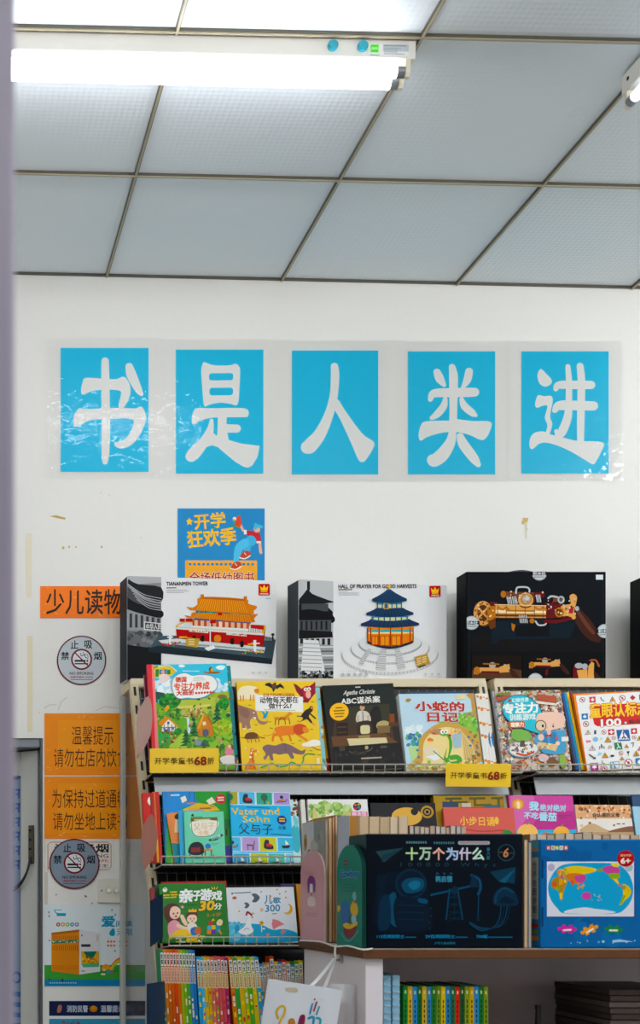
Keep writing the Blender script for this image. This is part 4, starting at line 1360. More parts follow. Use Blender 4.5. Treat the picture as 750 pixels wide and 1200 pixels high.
    c.blob([(590, 840), (640, 815), (710, 825), (735, 880), (640, 895)], '#e4ddd6')
    c.dabs(40, 110, 700, 590, 900, ['#5f9a3a', '#8fbf4a', '#3f7a34'], 10, 26, 14)
    c.blob([(206, 240), (215, 175), (260, 138), (320, 130), (370, 152), (440, 150), (530, 165), (575, 215), (572, 270), (530, 310), (470, 340), (400, 350), (330, 342), (270, 345), (225, 310)], '#7ea7b8')
    c.blob([(212, 240), (220, 180), (262, 144), (320, 136), (370, 158), (440, 156), (526, 171), (568, 218), (566, 268), (526, 304), (468, 334), (400, 344), (330, 336), (272, 339), (231, 306)], '#f3f3f0')
    c.text('德国', 238, 165, 325, 206, '#d05236', 0.05)
    c.text('专注力养成', 226, 214, 510, 276, '#dd6a48', 0.05, '#f3f3f0', 0.02)
    c.text('大画册', 246, 274, 385, 316, '#c8432c', 0.05)
    for i in range(7):
        c.ell(404 + i * 23, 302, 10, 10, '#d4553c', 12)
    for i, q in enumerate((80, 90, 100)):
        c.rect(380, 172 + i * 12, 380 + q, 177 + i * 12, '#c9c9c6')
    c.poly([(-10, 30), (62, 52), (106, 735), (130, 1000), (60, 1000)], '#d8404a')
    c.poly([(44, 45), (62, 52), (106, 735), (100, 905), (88, 905)], '#e88a88')
book('picture book with a red spine strip and a busy forest village on its cover', (171, 777), (265.5, 780), (180, 903), (275.5, 901), 1, lean=14, thick=0.012, dy=0.02, roll=-1.0, cover='#d8404a', draw=d_forest, group=R1)
book('teal book just behind the forest village picture book', (170, 780), (269, 782), (183, 903), (280, 901), 1, lean=14, thick=0.018, dy=0.034, roll=-1.0, cover='#2f8f94', spine='#3a9aa0', group=R1,
     draw=lambda c: c.dabs(160, 160, 775, 285, 905, ['#1f4f4a', '#5fb0a8', '#d8c060', '#b04a3a', '#20303a'], 0.8, 2.6, 4))
book('dark red book at the back of the forest village stack by the post', (167, 790), (240, 790), (176, 903), (252, 901), 1, lean=14, thick=0.012, dy=0.054, roll=-1.0, cover='#7d2f3a', spine='#c98aa4', group=R1)
def d_animals(c):
    c.at(275, 790, 110 / 750)
    c.fill('#e9c850')
    c.dabs(18, 60, 130, 200, 180, ['#f2e3c0', '#efdcb0'], 18, 28, 2)
    c.blob([(56, 120), (90, 88), (150, 84), (200, 100), (205, 140), (180, 170), (100, 172), (60, 160)], '#f2e6c8')
    for x in (72, 95, 150, 172):
        c.line([(x, 160), (x - 4, 205)], 7, '#c07a28')
    c.blob([(180, 118), (205, 110), (218, 128), (205, 150), (182, 140)], '#d98a2c')
    c.poly(spline([(262, 82), (300, 66), (330, 92), (336, 70), (350, 70), (356, 92), (385, 78), (414, 122), (380, 108), (358, 122), (345, 118), (325, 145), (318, 118), (295, 100)], True, 3), '#2a2220')
    c.ell(335, 96, 18, 24, '#6a4a3a', 12)
    c.poly([(484, 82), (510, 95), (545, 130), (580, 108), (605, 112), (640, 90), (655, 75), (652, 170), (620, 205), (590, 245), (535, 240), (560, 215), (540, 200), (505, 150)], '#8f1f34')
    c.poly([(555, 120), (600, 108), (620, 130), (612, 190), (580, 210), (558, 190)], '#c23048').ell(595, 178, 20, 32, '#e8b8a8', 14).ell(578, 136, 16, 15, '#f0e6d8', 14).ell(604, 134, 14, 15, '#f0e6d8', 14).ell(579, 137, 6, 6, '#221a18', 8).ell(602, 136, 6, 6, '#221a18', 8).poly([(586, 142), (596, 142), (591, 156)], '#e8a030')
    c.poly([(186, 158), (552, 196), (548, 320), (182, 288)], '#f1f0ec')
    c.text('给孩子的动物认知绘本', 246, 156, 490, 186, '#b3481f', 0.02, rot=2)
    c.text('动物每天都在', 220, 186, 515, 236, '#332a22', 0.03, rot=2)
    c.text('做什么?', 284, 236, 462, 282, '#332a22', 0.03, rot=2)
    c.poly([(245, 280), (490, 300), (490, 305), (245, 286)], '#bdb9ae')
    # elephant
    c.blob([(40, 240), (90, 250), (140, 268), (185, 290), (195, 330), (215, 370), (262, 380), (266, 366), (272, 386), (240, 405), (205, 392), (180, 355), (150, 350), (135, 380), (140, 438), (120, 442), (100, 400), (98, 436), (74, 436), (70, 380), (40, 370)], '#a07c6c')
    c.blob([(60, 250), (110, 262), (135, 300), (120, 345), (80, 330), (60, 300)], '#8f6c5e').ell(168, 305, 7, 6, '#f0e6d8', 8).poly([(158, 338), (186, 342), (178, 358)], '#f4efe6').rect(76, 424, 98, 438, '#e8dccc').rect(122, 430, 142, 442, '#e8dccc')
    c.poly([(224, 290), (242, 300), (258, 318), (262, 292), (282, 300), (272, 330), (262, 352), (232, 354), (244, 330)], '#2f9fc4')
    # dog
    c.blob([(318, 320), (330, 350), (400, 345), (430, 325), (445, 308), (455, 322), (468, 330), (440, 345), (430, 370), (400, 376), (335, 372), (322, 350)], '#d8962c')
    for x in (334, 360, 402, 436):
        c.line([(x, 365), (x + (6 if x > 400 else -6), 410)], 7, '#8a5a28')
    c.dabs(10, 335, 345, 420, 368, ['#a85f22'], 4, 8, 3)
    # monkey
    c.blob([(530, 350), (560, 310), (595, 290), (605, 275), (625, 280), (622, 310), (600, 335), (590, 360), (605, 385), (615, 412), (600, 408), (575, 380), (550, 385), (525, 395), (545, 370)], '#2a211e')
    c.line([(596, 330), (640, 375)], 11, '#2a211e').line([(530, 352), (500, 350)], 7, '#2a211e').ell(618, 290, 12, 10, '#d88a2c', 10).line([(520, 395), (500, 390)], 8, '#d88a2c').line([(612, 412), (628, 425)], 8, '#d88a2c')
    # lion
    c.blob([(320, 440), (370, 422), (450, 425), (500, 418), (490, 470), (460, 500), (440, 495), (450, 545), (435, 545), (420, 500), (375, 505), (385, 540), (365, 540), (350, 505), (320, 505), (310, 540), (295, 535), (305, 490), (330, 470)], '#e0861c')
    c.line([(490, 490), (562, 545)], 17, '#e0861c')
    c.blob([(470, 430), (510, 412), (555, 425), (570, 455), (550, 485), (510, 500), (470, 480)], '#c9591c')
    c.blob([(540, 440), (575, 450), (584, 478), (560, 490), (540, 475)], '#e0922c')
    c.curve([(330, 445), (300, 485), (250, 495), (235, 490)], 6, '#e0861c')
    # armadillo
    c.blob([(88, 500), (105, 468), (150, 460), (185, 475), (200, 510), (150, 515), (100, 512)], '#6f4a22')
    c.line([(190, 500), (240, 512)], 11, '#b07a2c').line([(62, 498), (95, 505)], 5, '#8a5a28')
    for x in (110, 135, 170, 195):
        c.line([(x, 512), (x + 5, 542)], 7, '#b07a2c')
    # rhino
    c.blob([(222, 590), (260, 565), (320, 575), (380, 560), (430, 575), (470, 600), (520, 630), (548, 618), (535, 655), (480, 650), (450, 640), (460, 680), (435, 685), (410, 645), (350, 650), (300, 640), (300, 690), (280, 688), (265, 650), (240, 685), (225, 665), (245, 640)], '#83696e')
    c.curve([(380, 565), (400, 585), (395, 620)], 4, '#6b5359')
    # giraffe
    c.poly([(128, 590), (150, 586), (152, 600), (184, 605), (182, 618), (152, 620), (150, 690), (170, 755), (80, 755), (85, 720), (115, 690)], '#e08a22')
    c.dabs(20, 118, 630, 155, 750, ['#b85f1c'], 5, 8, 6)
    c.blob([(530, 570), (570, 562), (610, 545), (660, 555), (665, 590), (600, 600), (530, 592)], '#f2ece0')
    c.curve([(205, 745), (250, 730), (290, 715), (340, 745), (400, 740), (440, 715), (500, 745), (530, 700), (530, 680), (560, 655), (615, 662)], 11, '#3fa04a')
    c.curve([(600, 600), (640, 625), (680, 630)], 5, '#8a6a3a')
    for x, y in ((140, 240), (180, 402), (288, 382), (296, 434), (455, 566), (510, 545), (590, 630), (625, 240), (605, 460), (655, 665)):
        c.line([(x - 10, y), (x + 10, y + 3)], 6, '#5fae3c')
    c.dabs(8, 75, 560, 200, 680, ['#f4efe2'], 5, 9, 3)
    c.rect(630, 690, 652, 750, '#efe0b0')
book('yellow picture book with many animals on its cover', (281.5, 797), (371, 801), (284, 902), (378, 902), 1, lean=13, thick=0.012, dy=0.02, roll=-0.4, cover='#e9c850', spine='#a8682c', draw=d_animals, group=R1)
book('pale blue patterned book peeking out behind the yellow animal book', (288, 806), (377, 806), (291, 902), (383, 902), 1, lean=13, thick=0.010, dy=0.034, roll=-0.6, cover='#9fd4dc', group=R1,
     draw=lambda c: c.dabs(60, 360, 800, 386, 904, ['#3f9ac0', '#6fb058', '#f0e6d0', '#d88a3a'], 1, 3, 4))
def d_yel(c):
    c.fill('#e8b41e').rect(370, 888, 400, 910, '#c23a28').rect(385, 892, 390, 898, '#e8d0b0')
book('thick plain yellow book with a red foot between the animal book and the dark novel', (310, 807), (390, 807), (315, 902), (388, 902), 1, lean=14, thick=0.022, dy=0.050, roll=-0.6, cover='#e8b41e', draw=d_yel, group=R1)
book('dark green book standing at the back behind the yellow animal book', (279, 806), (340, 806), (281, 902), (345, 902), 1, lean=13, thick=0.012, dy=0.078, roll=-0.4, cover='#1f3f3c', group=R1)
def d_abc(c):
    c.at(370, 770, 200 / 750)
    c.fill('#2a211b')
    c.poly([(40, 118), (350, 125), (360, 260), (50, 260)], '#1d2723')
    c.poly([(90, 260), (330, 255), (352, 400), (70, 400)], '#4a3524')
    c.poly([(150, 220), (330, 215), (335, 300), (150, 300)], '#3b3a26')
    c.blob([(245, 260), (262, 225), (285, 228), (295, 280), (285, 340), (250, 340)], '#1d1a14')
    c.blob([(185, 290), (188, 250), (208, 240), (238, 252), (244, 292)], '#d7cfc0').ell(211, 226, 11, 14, '#c9a888', 12).blob([(200, 214), (212, 208), (222, 216), (216, 222)], '#3a2a20').line([(212, 245), (213, 285)], 3, '#2a2420').rect(184, 260, 196, 292, '#c2b8a8').rect(230, 262, 242, 292, '#c2b8a8')
    c.blob([(185, 300), (200, 288), (245, 290), (255, 340), (240, 362), (190, 360)], '#3a2a22').rrect(200, 306, 242, 345, 10, '#d8cfa6')
    c.ell(302, 312, 32, 22, '#b8a878', 16).rect(275, 312, 330, 345, '#7f6a44').rect(330, 262, 352, 310, '#8a4a22').rect(325, 300, 372, 318, '#5a3a22')
    c.rect(95, 290, 145, 350, '#2a1c14').rect(100, 306, 140, 312, '#5f4026').rect(100, 330, 140, 336, '#5f4026')
    c.poly([(70, 350), (300, 345), (380, 400), (80, 400)], '#6a4a2c')
    c.poly([(140, 362), (312, 366), (318, 390), (150, 394)], '#d6cba4').poly([(190, 352), (240, 350), (242, 364), (190, 364)], '#a08a5c')
    c.poly([(76, 395), (384, 392), (396, 500), (80, 500)], '#100d0c')
    c.curve([(150, 420), (180, 432), (235, 420), (250, 408)], 6, '#4f4a40').rrect(285, 402, 315, 412, 4, '#5a544a').rrect(218, 398, 232, 414, 4, '#b8a878')
    c.dabs(16, 100, 420, 380, 480, ['#2a221c', '#3a2e24'], 6, 14, 3)
    c.rrect(105, 396, 130, 416, 5, '#4a4236').line([(90, 420), (90, 490)], 6, '#2f2a24')
    c.rect(200, 450, 290, 456, '#b8b0a0').rect(182, 131, 205, 136, '#d0ccc0')
    c.text('Agatha Christie', 130, 146, 268, 172, '#e6e4dc', 0.015, skew=0.3)
    c.text('ABC谋杀案', 118, 178, 290, 208, '#eceae2', 0.03)
    c.ell(108, 240, 42, 40, '#f0bf3a', 28)
    for i, q in enumerate((30, 50, 46, 36)):
        c.rect(108 - q / 2, 220 + i * 13, 108 + q / 2, 225 + i * 13, '#7a5f1e')
book('dark detective novel with a round yellow sticker on its cover', (379.5, 801.5), (463.5, 803), (389.5, 903), (474, 903), 1, lean=14, thick=0.022, dy=0.02, roll=-2.0, cover='#15191a', spine='#222a2e', draw=d_abc, group=R1)
def d_snake(c):
    c.at(465, 800, 120 / 750)
    c.fill('#c3dbe6')
    c.dabs(30, 90, 330, 190, 400, ['#e6eef2', '#d4e6ee'], 14, 28, 2)
    c.dabs(36, 92, 375, 190, 460, ['#4f9f9a', '#3f86a8', '#6fb58a', '#4a78a8'], 8, 20, 3)
    c.poly([(95, 470), (200, 460), (180, 560), (110, 580)], '#b9d89a')
    c.poly([(300, 290), (420, 270), (500, 220), (600, 200), (640, 600), (470, 420), (330, 300)], '#8fbf5a')
    c.dabs(40, 400, 230, 600, 320, ['#7fb84a', '#a8d07a', '#5fa04a'], 8, 18, 4)
    c.poly(spline([(520, 85), (575, 80), (580, 160), (600, 260), (560, 240), (552, 170), (548, 120)], True, 3), '#c09a5a')
    c.poly(spline([(100, 640), (150, 540), (175, 420), (220, 360), (300, 305), (400, 290), (480, 315), (540, 360), (600, 420), (635, 520), (640, 640)], True, 4), '#c9a45c')
    c.poly(spline([(190, 560), (200, 450), (240, 385), (300, 340), (380, 325), (450, 350), (500, 440), (540, 560), (540, 640), (190, 640)], True, 4), '#ecd9a0')
    c.poly([(400, 385), (460, 340), (470, 350), (460, 470), (405, 480)], '#a9bfca').poly([(470, 350), (540, 450), (560, 570), (470, 560)], '#dcc488')
    for i in range(6):
        c.curve([(475 + i * 11, 380 + i * 18), (480 + i * 12, 480 + i * 12), (482 + i * 13, 560)], 3, '#b0905a')
    c.dabs(40, 520, 340, 640, 600, ['#a87a3c', '#8f6a38', '#c9a060', '#6f8f4a'], 6, 16, 6)
    for x, y in ((515, 395), (540, 418), (570, 470), (560, 502), (522, 456), (155, 495), (160, 545)):
        c.ell(x, y, 10, 9, '#4f7fa8', 10)
    c.blob([(250, 350), (300, 338), (330, 350), (320, 378), (262, 378)], '#c98a6a').dabs(14, 250, 340, 330, 378, ['#b0503a', '#d8a88a', '#7fa05a'], 5, 10, 8)
    c.dabs(16, 385, 335, 460, 370, ['#e8c07a', '#cfa860', '#f0dca8'], 6, 12, 9)
    c.curve([(350, 375), (375, 400), (380, 460), (360, 520), (350, 560), (375, 590), (430, 580), (440, 555), (420, 540), (385, 545)], 34, '#4f9f3a')
    c.curve([(352, 385), (368, 420), (366, 480), (352, 540)], 16, '#e8d888')
    c.ell(345, 372, 30, 20, '#6fb04a', 16).ell(335, 360, 14, 17, '#f4f2ea', 12).ell(362, 358, 14, 17, '#f4f2ea', 12).ell(338, 362, 5, 7, '#221a18', 8).ell(360, 360, 5, 7, '#221a18', 8)
    c.ell(384, 385, 12, 10, '#b8372a', 10).ell(245, 430, 22, 24, '#f0d0a0', 14).blob([(225, 425), (240, 405), (268, 415), (262, 430)], '#d8843a')
    c.poly([(205, 540), (290, 520), (320, 545), (270, 570)], '#eef0f2').blob([(200, 480), (260, 470), (300, 500), (260, 530), (205, 520)], '#e6d8c0').line([(265, 500), (330, 560)], 8, '#5f9a48')
    c.dabs(50, 100, 580, 640, 640, ['#8fb85a', '#d8c080', '#b08a4a', '#cfe0a8'], 8, 18, 10)
    c.dabs(12, 500, 540, 550, 590, ['#c4603a', '#8fae6a'], 5, 12, 12)
    c.blob([(560, 585), (600, 570), (635, 582), (600, 592)], '#b9d6e2')
    c.poly([(446, 90), (515, 85), (517, 115), (450, 125)], '#e8d9a8').blob([(94, 132), (112, 120), (134, 128), (118, 146), (100, 144)], '#b08a4a')
    c.dabs(8, 505, 220, 560, 250, ['#d86a8a', '#8a6ab0', '#e8c04a'], 4, 8, 11)
    c.text('小蛇的', 162, 142, 498, 210, '#b8372a', 0.045, '#dfe8ea', 0.03)
    c.text('日记', 240, 220, 450, 286, '#b8372a', 0.045, '#dfe8ea', 0.03)
book('light blue storybook with a green snake in its burrow on the cover', (473, 814), (557, 812), (477, 903), (566.5, 903), 1, lean=14, thick=0.010, dy=0.02, roll=-0.5, cover='#cfdde0', draw=d_snake, group=R1)
book('white book directly behind the snake storybook, shifted toward the dark novel', (467.5, 816), (540, 814), (475.5, 903), (550, 903), 1, lean=14, thick=0.012, dy=0.032, roll=-0.8, cover='#e8e8e4', group=R1,
     draw=lambda c: c.rect(460, 868, 478, 905, '#5f9f5a'))
book('dark blue book at the back of the snake storybook stack', (474, 810.5), (548, 811), (486, 903), (560, 903), 1, lean=14, thick=0.012, dy=0.046, roll=-0.5, cover='#3d5574', group=R1)
# white series standing edge-on beside the cartoon book: four thin books side by side
for k in range(4):
    x = 568.5 + k * 3.6
    def d_sl(c, k=k, x=x):
        c.fill('#e9e7e2')
        for y in (815, 829, 847, 862, 892):
            c.rect(x - 3, y + k, x + 12, y + 3 + (k % 2) * 2, '#d98f35')
        if k > 1:
            c.ell(x + 2.5, 868, 3, 10, '#2f7fae')
    book('%s of the four thin white books with orange flecks beside the round-headed cartoon book' % ORD[k], (x - 4, 813), (x - 0.8, 813), (x, 903), (x + 3.3, 903), 1, lean=14, thick=0.10 if False else 0.06, dy=0.024, roll=-0.8, cover='#e9e7e2', draw=d_sl, group='thin white books with orange flecks')
def d_focus(c):
    c.at(580, 800, 100 / 750)
    c.fill('#cfc3b6')
    c.dabs(950, 15, 60, 690, 780, ['#a8503a', '#c9b8a4', '#5f88a4', '#d89a4a', '#e8ddd0', '#7a5a4a', '#8fae7a', '#d8cfc4', '#b87a5a', '#f0e8de', '#3f5f7a'], 9, 24, 21, 4)
    c.dabs(420, 15, 60, 690, 780, ['#8f3f34', '#ece4d8', '#3f6a8a', '#d8a860', '#c8b09a'], 4, 9, 22, 4)
    c.poly([(390, 110), (560, 140), (560, 200), (390, 165)], '#b3583c').poly([(380, 170), (560, 205), (560, 225), (380, 195)], '#e6dccb').rect(50, 85, 160, 110, '#7f8a4a').poly([(40, 130), (150, 110), (150, 140), (40, 160)], '#b85a40')
    c.blob([(85, 210), (110, 150), (170, 118), (250, 110), (330, 140), (400, 210), (425, 270), (410, 330), (380, 400), (410, 440), (395, 470), (330, 450), (270, 420), (200, 390), (130, 340), (92, 280)], '#3a5f88')
    c.blob([(92, 210), (116, 156), (172, 125), (250, 117), (325, 146), (394, 214), (418, 270), (400, 330), (372, 400), (396, 440), (388, 460), (330, 440), (270, 410), (200, 380), (136, 334), (99, 278)], '#2fbccb')
    c.ell(152, 158, 15, 15, '#b8402c', 12).text('幻想世界', 172, 140, 318, 178, '#e4f2f2', 0.03)
    c.text('专注力', 92, 186, 392, 276, '#f4f4ee', 0.06)
    c.text('训练游戏', 145, 284, 368, 338, '#e0ecea', 0.05)
    c.rrect(128, 344, 278, 406, 30, '#c96a2c').text('观察力', 150, 356, 262, 396, '#f8f0e2', 0.05)
    c.blob([(155, 440), (190, 418), (260, 425), (312, 455), (318, 500), (270, 528), (200, 520), (155, 490)], '#7fb05a')
    c.ell(250, 600, 130, 70, '#8fa3ae', 26).ell(250, 596, 122, 64, '#e4e2dc', 26)
    c.dabs(50, 150, 550, 350, 630, ['#b04a3a', '#4a6f94', '#d8a860', '#8a6a5a'], 5, 12, 24).rect(225, 520, 262, 575, '#6a4a34')
    c.curve([(190, 630), (260, 650), (335, 625)], 18, '#c4522f')
    c.blob([(395, 460), (430, 440), (540, 445), (610, 450), (620, 520), (600, 640), (520, 655), (420, 640), (385, 590), (345, 540), (360, 490)], '#4f9fc4')
    c.blob([(420, 480), (450, 470), (460, 560), (420, 570)], '#3a80a8').blob([(490, 470), (540, 470), (520, 580), (480, 560)], '#3a80a8')
    c.blob([(372, 350), (385, 300), (430, 280), (500, 278), (570, 286), (610, 310), (622, 360), (600, 410), (560, 430), (500, 440), (430, 440), (390, 410)], '#ecc9b8')
    c.poly([(455, 436), (495, 436), (490, 480), (465, 480)], '#ecc9b8')
    c.ell(408, 398, 50, 52, '#7a5228', 28).ell(408, 398, 42, 44, '#d9c9ae', 26).ell(426, 400, 10, 14, '#2a2422', 12).line([(405, 450), (412, 480)], 14, '#c07a3a')
    c.ell(515, 408, 8, 11, '#2a2422', 10).line([(512, 388), (524, 384)], 4, '#4a3a34').ell(466, 418, 5, 6, '#d8a898', 8)
    c.blob([(445, 475), (470, 482), (498, 474), (498, 500), (470, 492), (448, 500)], '#b83a30').ell(405, 500, 26, 30, '#ecc9b8', 14)
    c.poly([(380, 540), (550, 570), (525, 630), (358, 575)], '#d9bf94').dabs(20, 380, 555, 520, 610, ['#b8986a', '#e8d8b0'], 5, 12, 25)
    c.ell(545, 560, 20, 18, '#ecc9b8', 12).rect(530, 500, 552, 530, '#c9586a').rect(580, 505, 640, 545, '#e6e2da')
    c.blob([(370, 680), (400, 645), (450, 660), (455, 700), (400, 715)], '#e2b8b0').ell(410, 690, 16, 16, '#a8c8d8', 12)
    c.blob([(450, 700), (500, 680), (540, 740), (460, 750)], '#7a5638').blob([(550, 680), (580, 660), (605, 690), (600, 770), (560, 770)], '#8fb05a')
    c.rect(15, 50, 24, 790, '#8a9098')
book('crowded cartoon book with a round-headed child holding a magnifying glass on its cover', (582, 808.5), (660.5, 811), (590, 903), (670.5, 903), 1, lean=14, thick=0.012, dy=0.02, roll=-1.0, cover='#b9bfc6', draw=d_focus, group=R1)
book('thin book with a pink and green edge behind the round-headed cartoon book', (598, 812), (660, 812), (608, 903), (669.6, 903), 1, lean=14, thick=0.010, dy=0.034, roll=-1.0, cover='#d88ab0', draw=lambda c: c.rect(590, 850, 680, 880, '#8fc05a').rect(590, 880, 680, 905, '#e6e2da'), group=R1)
# coloured series leaning edge-on next to the road sign book
for k, (q, nm) in enumerate((('#3a1f26', 'dark red'), ('#1f5f9a', 'deep blue'), ('#2f9fc0', 'light blue'), ('#e8c030', 'yellow'), ('#8f1f3a', 'crimson'))):
    x = 673 + k * 3.05
    book('thin %s book leaning between the cartoon book and the road sign book' % nm, (x - 9, 812.5 - k * 0.5), (x - 6.2, 812.5 - k * 0.5), (x, 903), (x + 2.8, 903), 1, lean=14, thick=0.04, dy=0.036, roll=-3.4, cover=q, group='coloured thin books seen by their edges')
def d_signs(c):
    c.at(672, 800, 78 / 750)
    c.fill('#ececea')
    c.poly([(-10, 80), (62, 110), (160, 1010), (100, 1010)], '#e58a1e').poly([(-10, 80), (1200, 90), (1200, 132), (60, 118)], '#e58a1e')
    c.poly([(215, 250), (1050, 255), (1050, 505), (290, 495), (255, 470)], '#c8202c')
    c.poly([(240, 390), (1050, 400), (1050, 505), (290, 495), (255, 470)], '#c8161f')
    c.text('童眼认标志', 214, 232, 860, 398, '#f0ca2a', 0.035, '#b81a24', 0.03, rot=1)
    c.text('100', 332, 420, 552, 504, '#f2f0ea', 0.04, '#b81a24', 0.04)
    c.ell(602, 475, 17, 17, '#5f5f5f', 14).rect(587, 471, 617, 479, '#ddd').rect(598, 460, 606, 490, '#ddd')
    c.text('标志', 640, 444, 775, 490, '#3a1210', 0.03)
    def no(x, y, r=32):
        c.ell(x, y, r, r, '#b0323a', 20).ell(x, y, r * 0.78, r * 0.78, '#ecebe8', 18).ell(x, y, r * 0.3, r * 0.4, '#555', 8).line([(x - r * 0.6, y - r * 0.6), (x + r * 0.6, y + r * 0.6)], r * 0.22, '#b0323a')
    def tri(x, y, r=36, q='#e0a81e', e='#5f4a1a'):
        c.poly([(x, y - r), (x + r, y + r * 0.75), (x - r, y + r * 0.75)], e).poly([(x, y - r * 0.72), (x + r * 0.74, y + r * 0.6), (x - r * 0.74, y + r * 0.6)], q).rect(x - r * 0.12, y - r * 0.3, x + r * 0.12, y + r * 0.4, '#3a2c14')
    def sq(x, y, r, q, q2='#f0f0ee'):
        c.rect(x - r, y - r, x + r, y + r, q).rect(x - r * 0.5, y - r * 0.25, x + r * 0.5, y + r * 0.35, q2).rect(x - r * 0.15, y - r * 0.6, x + r * 0.15, y + r * 0.6, q2)
    no(135, 175); sq(248, 180, 34, '#c4343c'); c.curve([(340, 160), (350, 190), (375, 205)], 10, '#33424e')
    tri(470, 192); no(580, 185, 36); c.poly([(695, 155), (728, 188), (695, 220), (664, 186)], '#b01f2a'); sq(800, 190, 32, '#2a78ae')
    sq(153, 372, 35, '#2a78ae'); no(163, 460, 34); tri(180, 558, 34, '#e8d8b0', '#8f6a5a')
    c.rect(248, 540, 272, 585, '#2a3f5f'); no(357, 568, 28); c.rect(404, 540, 472, 604, '#c4242c').rect(430, 550, 446, 594, '#f0f0ee').rect(414, 564, 462, 580, '#f0f0ee')
    c.poly([(494, 552), (632, 556), (646, 685), (508, 684)], '#1f5f9f').poly([(564, 560), (632, 670), (514, 668)], '#f0f0ee').line([(570, 595), (575, 630), (555, 655)], 12, '#222').line([(575, 630), (592, 655)], 10, '#222').ell(572, 588, 9, 9, '#222', 10)
    for i in range(5):
        c.line([(535 + i * 20, 645), (530 + i * 22, 668)], 7, '#333')
    sq(690, 578, 32, '#c4343c'); sq(790, 575, 30, '#2f8f5a')
    c.rect(155, 650, 205, 676, '#d87a9a').ell(260, 645, 28, 28, '#7fb8d8', 18).ell(322, 640, 14, 12, '#b8d8c8', 10); tri(396, 660, 40); no(462, 642, 24); no(688, 650, 23); tri(745, 665, 32)
    tri(220, 742, 38, '#e4dce0', '#9a7a8a'); c.line([(322, 712), (326, 750)], 14, '#3a3f5a').line([(300, 730), (300, 760)], 8, '#7a5a4a').line([(348, 730), (350, 760)], 8, '#3a5a7a'); no(415, 744, 20)
    c.poly([(462, 698), (542, 702), (552, 782), (472, 778)], '#1f7f5a').line([(500, 715), (510, 745), (490, 768)], 10, '#eef2ee').line([(510, 745), (530, 765)], 9, '#eef2ee'); tri(598, 748, 26); c.curve([(650, 720), (675, 712), (672, 740), (668, 756)], 8, '#3a4a5a'); tri(745, 785, 32, '#e2a0a0', '#b02a3a')
    c.line([(182, 815), (240, 862)], 12, '#2f3a4a').rect(224, 850, 252, 870, '#2f4a6a').ell(295, 815, 19, 19, '#9fd0e4', 14); tri(355, 838, 37); c.ell(435, 848, 22, 13, '#2f3840', 12); no(532, 822, 24); c.poly([(595, 808), (628, 808), (616, 835), (606, 835)], '#2a2f38').line([(611, 835), (611, 858)], 5, '#2a2f38'); tri(700, 842, 36); sq(790, 830, 30, '#c4343c')
    tri(540, 886, 26); sq(232, 960, 45, '#c4289a'); c.curve([(318, 895), (325, 920), (345, 928)], 8, '#55606a'); no(343, 985, 30); c.rect(406, 916, 506, 990, '#3aa0c4').rect(414, 924, 498, 990, '#eceaea').line([(440, 930), (458, 985)], 18, '#3aa0c4'); no(608, 940, 44); sq(730, 935, 42, '#2a78ae')
book('orange-edged white book covered with small road and warning signs', (675.5, 810), (772, 812), (688, 904), (787, 903), 1, lean=14, thick=0.012, dy=0.02, roll=-2.6, cover='#e58a1e', draw=d_signs, group=R1)

# ------------------------------------------------------------------ second shelf
R2 = 'books on the second shelf'
for k, (q, nm, x, yt) in enumerate((('#c4302a', 'red', 171, 929), ('#9f2f24', 'dark red', 180.5, 929), ('#d8662a', 'orange-red', 183, 928), ('#b8382a', 'brick red', 187, 928))):
    def d_r(c, k=k):
        c.fill(q)
        if k == 0:
            c.ell(177, 939, 4, 5.5, '#efe6da').ell(177, 936, 1.6, 1.8, '#c4302a').dabs(8, 170, 1000, 180, 1012, ['#e8b83a', '#efe6da'], 1, 2.4, 3)
        elif k == 2:
            c.rect(180, 985, 196, 1014, '#e8a83a')
    book('%s book, %s from the post on the second shelf' % (nm, ORD[k]), (x - 3.5, yt), (x + (8 if k == 0 else 3.2) - 3.5, yt), (x, 1012), (x + (8.9 if k == 0 else 3.6), 1012), 2, lean=12, thick=0.018, dy=0.022, roll=-0.8, cover=q, draw=d_r, group=R2)
def d_green(c):
    c.at(180, 920, 170 / 750)
    c.fill('#2f9a3a')
    c.poly([(40, 20), (215, 30), (230, 110), (150, 120), (90, 440), (40, 440)], '#2f8fd0')
    c.poly([(150, 130), (230, 95), (320, 110), (345, 138), (200, 150)], '#e0b830').poly([(70, 170), (120, 420), (60, 420)], '#58b848')
    c.rect(78, 44, 86, 54, '#d84a3a').rect(90, 46, 136, 54, '#bfe0f0')
    # a swing, a kite and a small tree instead of figures
    c.line([(190, 35), (180, 95)], 3, '#3a3f4a').line([(214, 35), (212, 95)], 3, '#3a3f4a').rect(174, 92, 218, 100, '#c98a3a').poly([(275, 85), (305, 65), (325, 95), (292, 108)], '#e8e2d0').curve([(292, 108), (310, 118), (328, 108)], 3, '#222')
    c.poly([(140, 65), (165, 55), (175, 80), (150, 95)], '#f0e8d8')
    c.ell(351, 78, 27, 27, '#c92a32', 20).rect(334, 66, 368, 74, '#f0d8c8').rect(334, 80, 368, 88, '#f0d8c8').rect(240, 122, 300, 130, '#8f6f1a')
    c.ell(378, 215, 20, 30, '#24803a', 14).rect(374, 240, 384, 275, '#4a2f1a').poly([(370, 330), (410, 330), (410, 420), (375, 420)], '#4a3f9a')
    c.line([(396, 30), (410, 420)], 4, '#1f7f2c')
book('large blue and green comic book behind the small aqua one', (191, 926.5), (271, 928.5), (194.5, 1013), (274.5, 1013), 2, lean=12, thick=0.016, dy=0.036, roll=-0.2, cover='#2f8fd0', draw=d_green, group=R2)
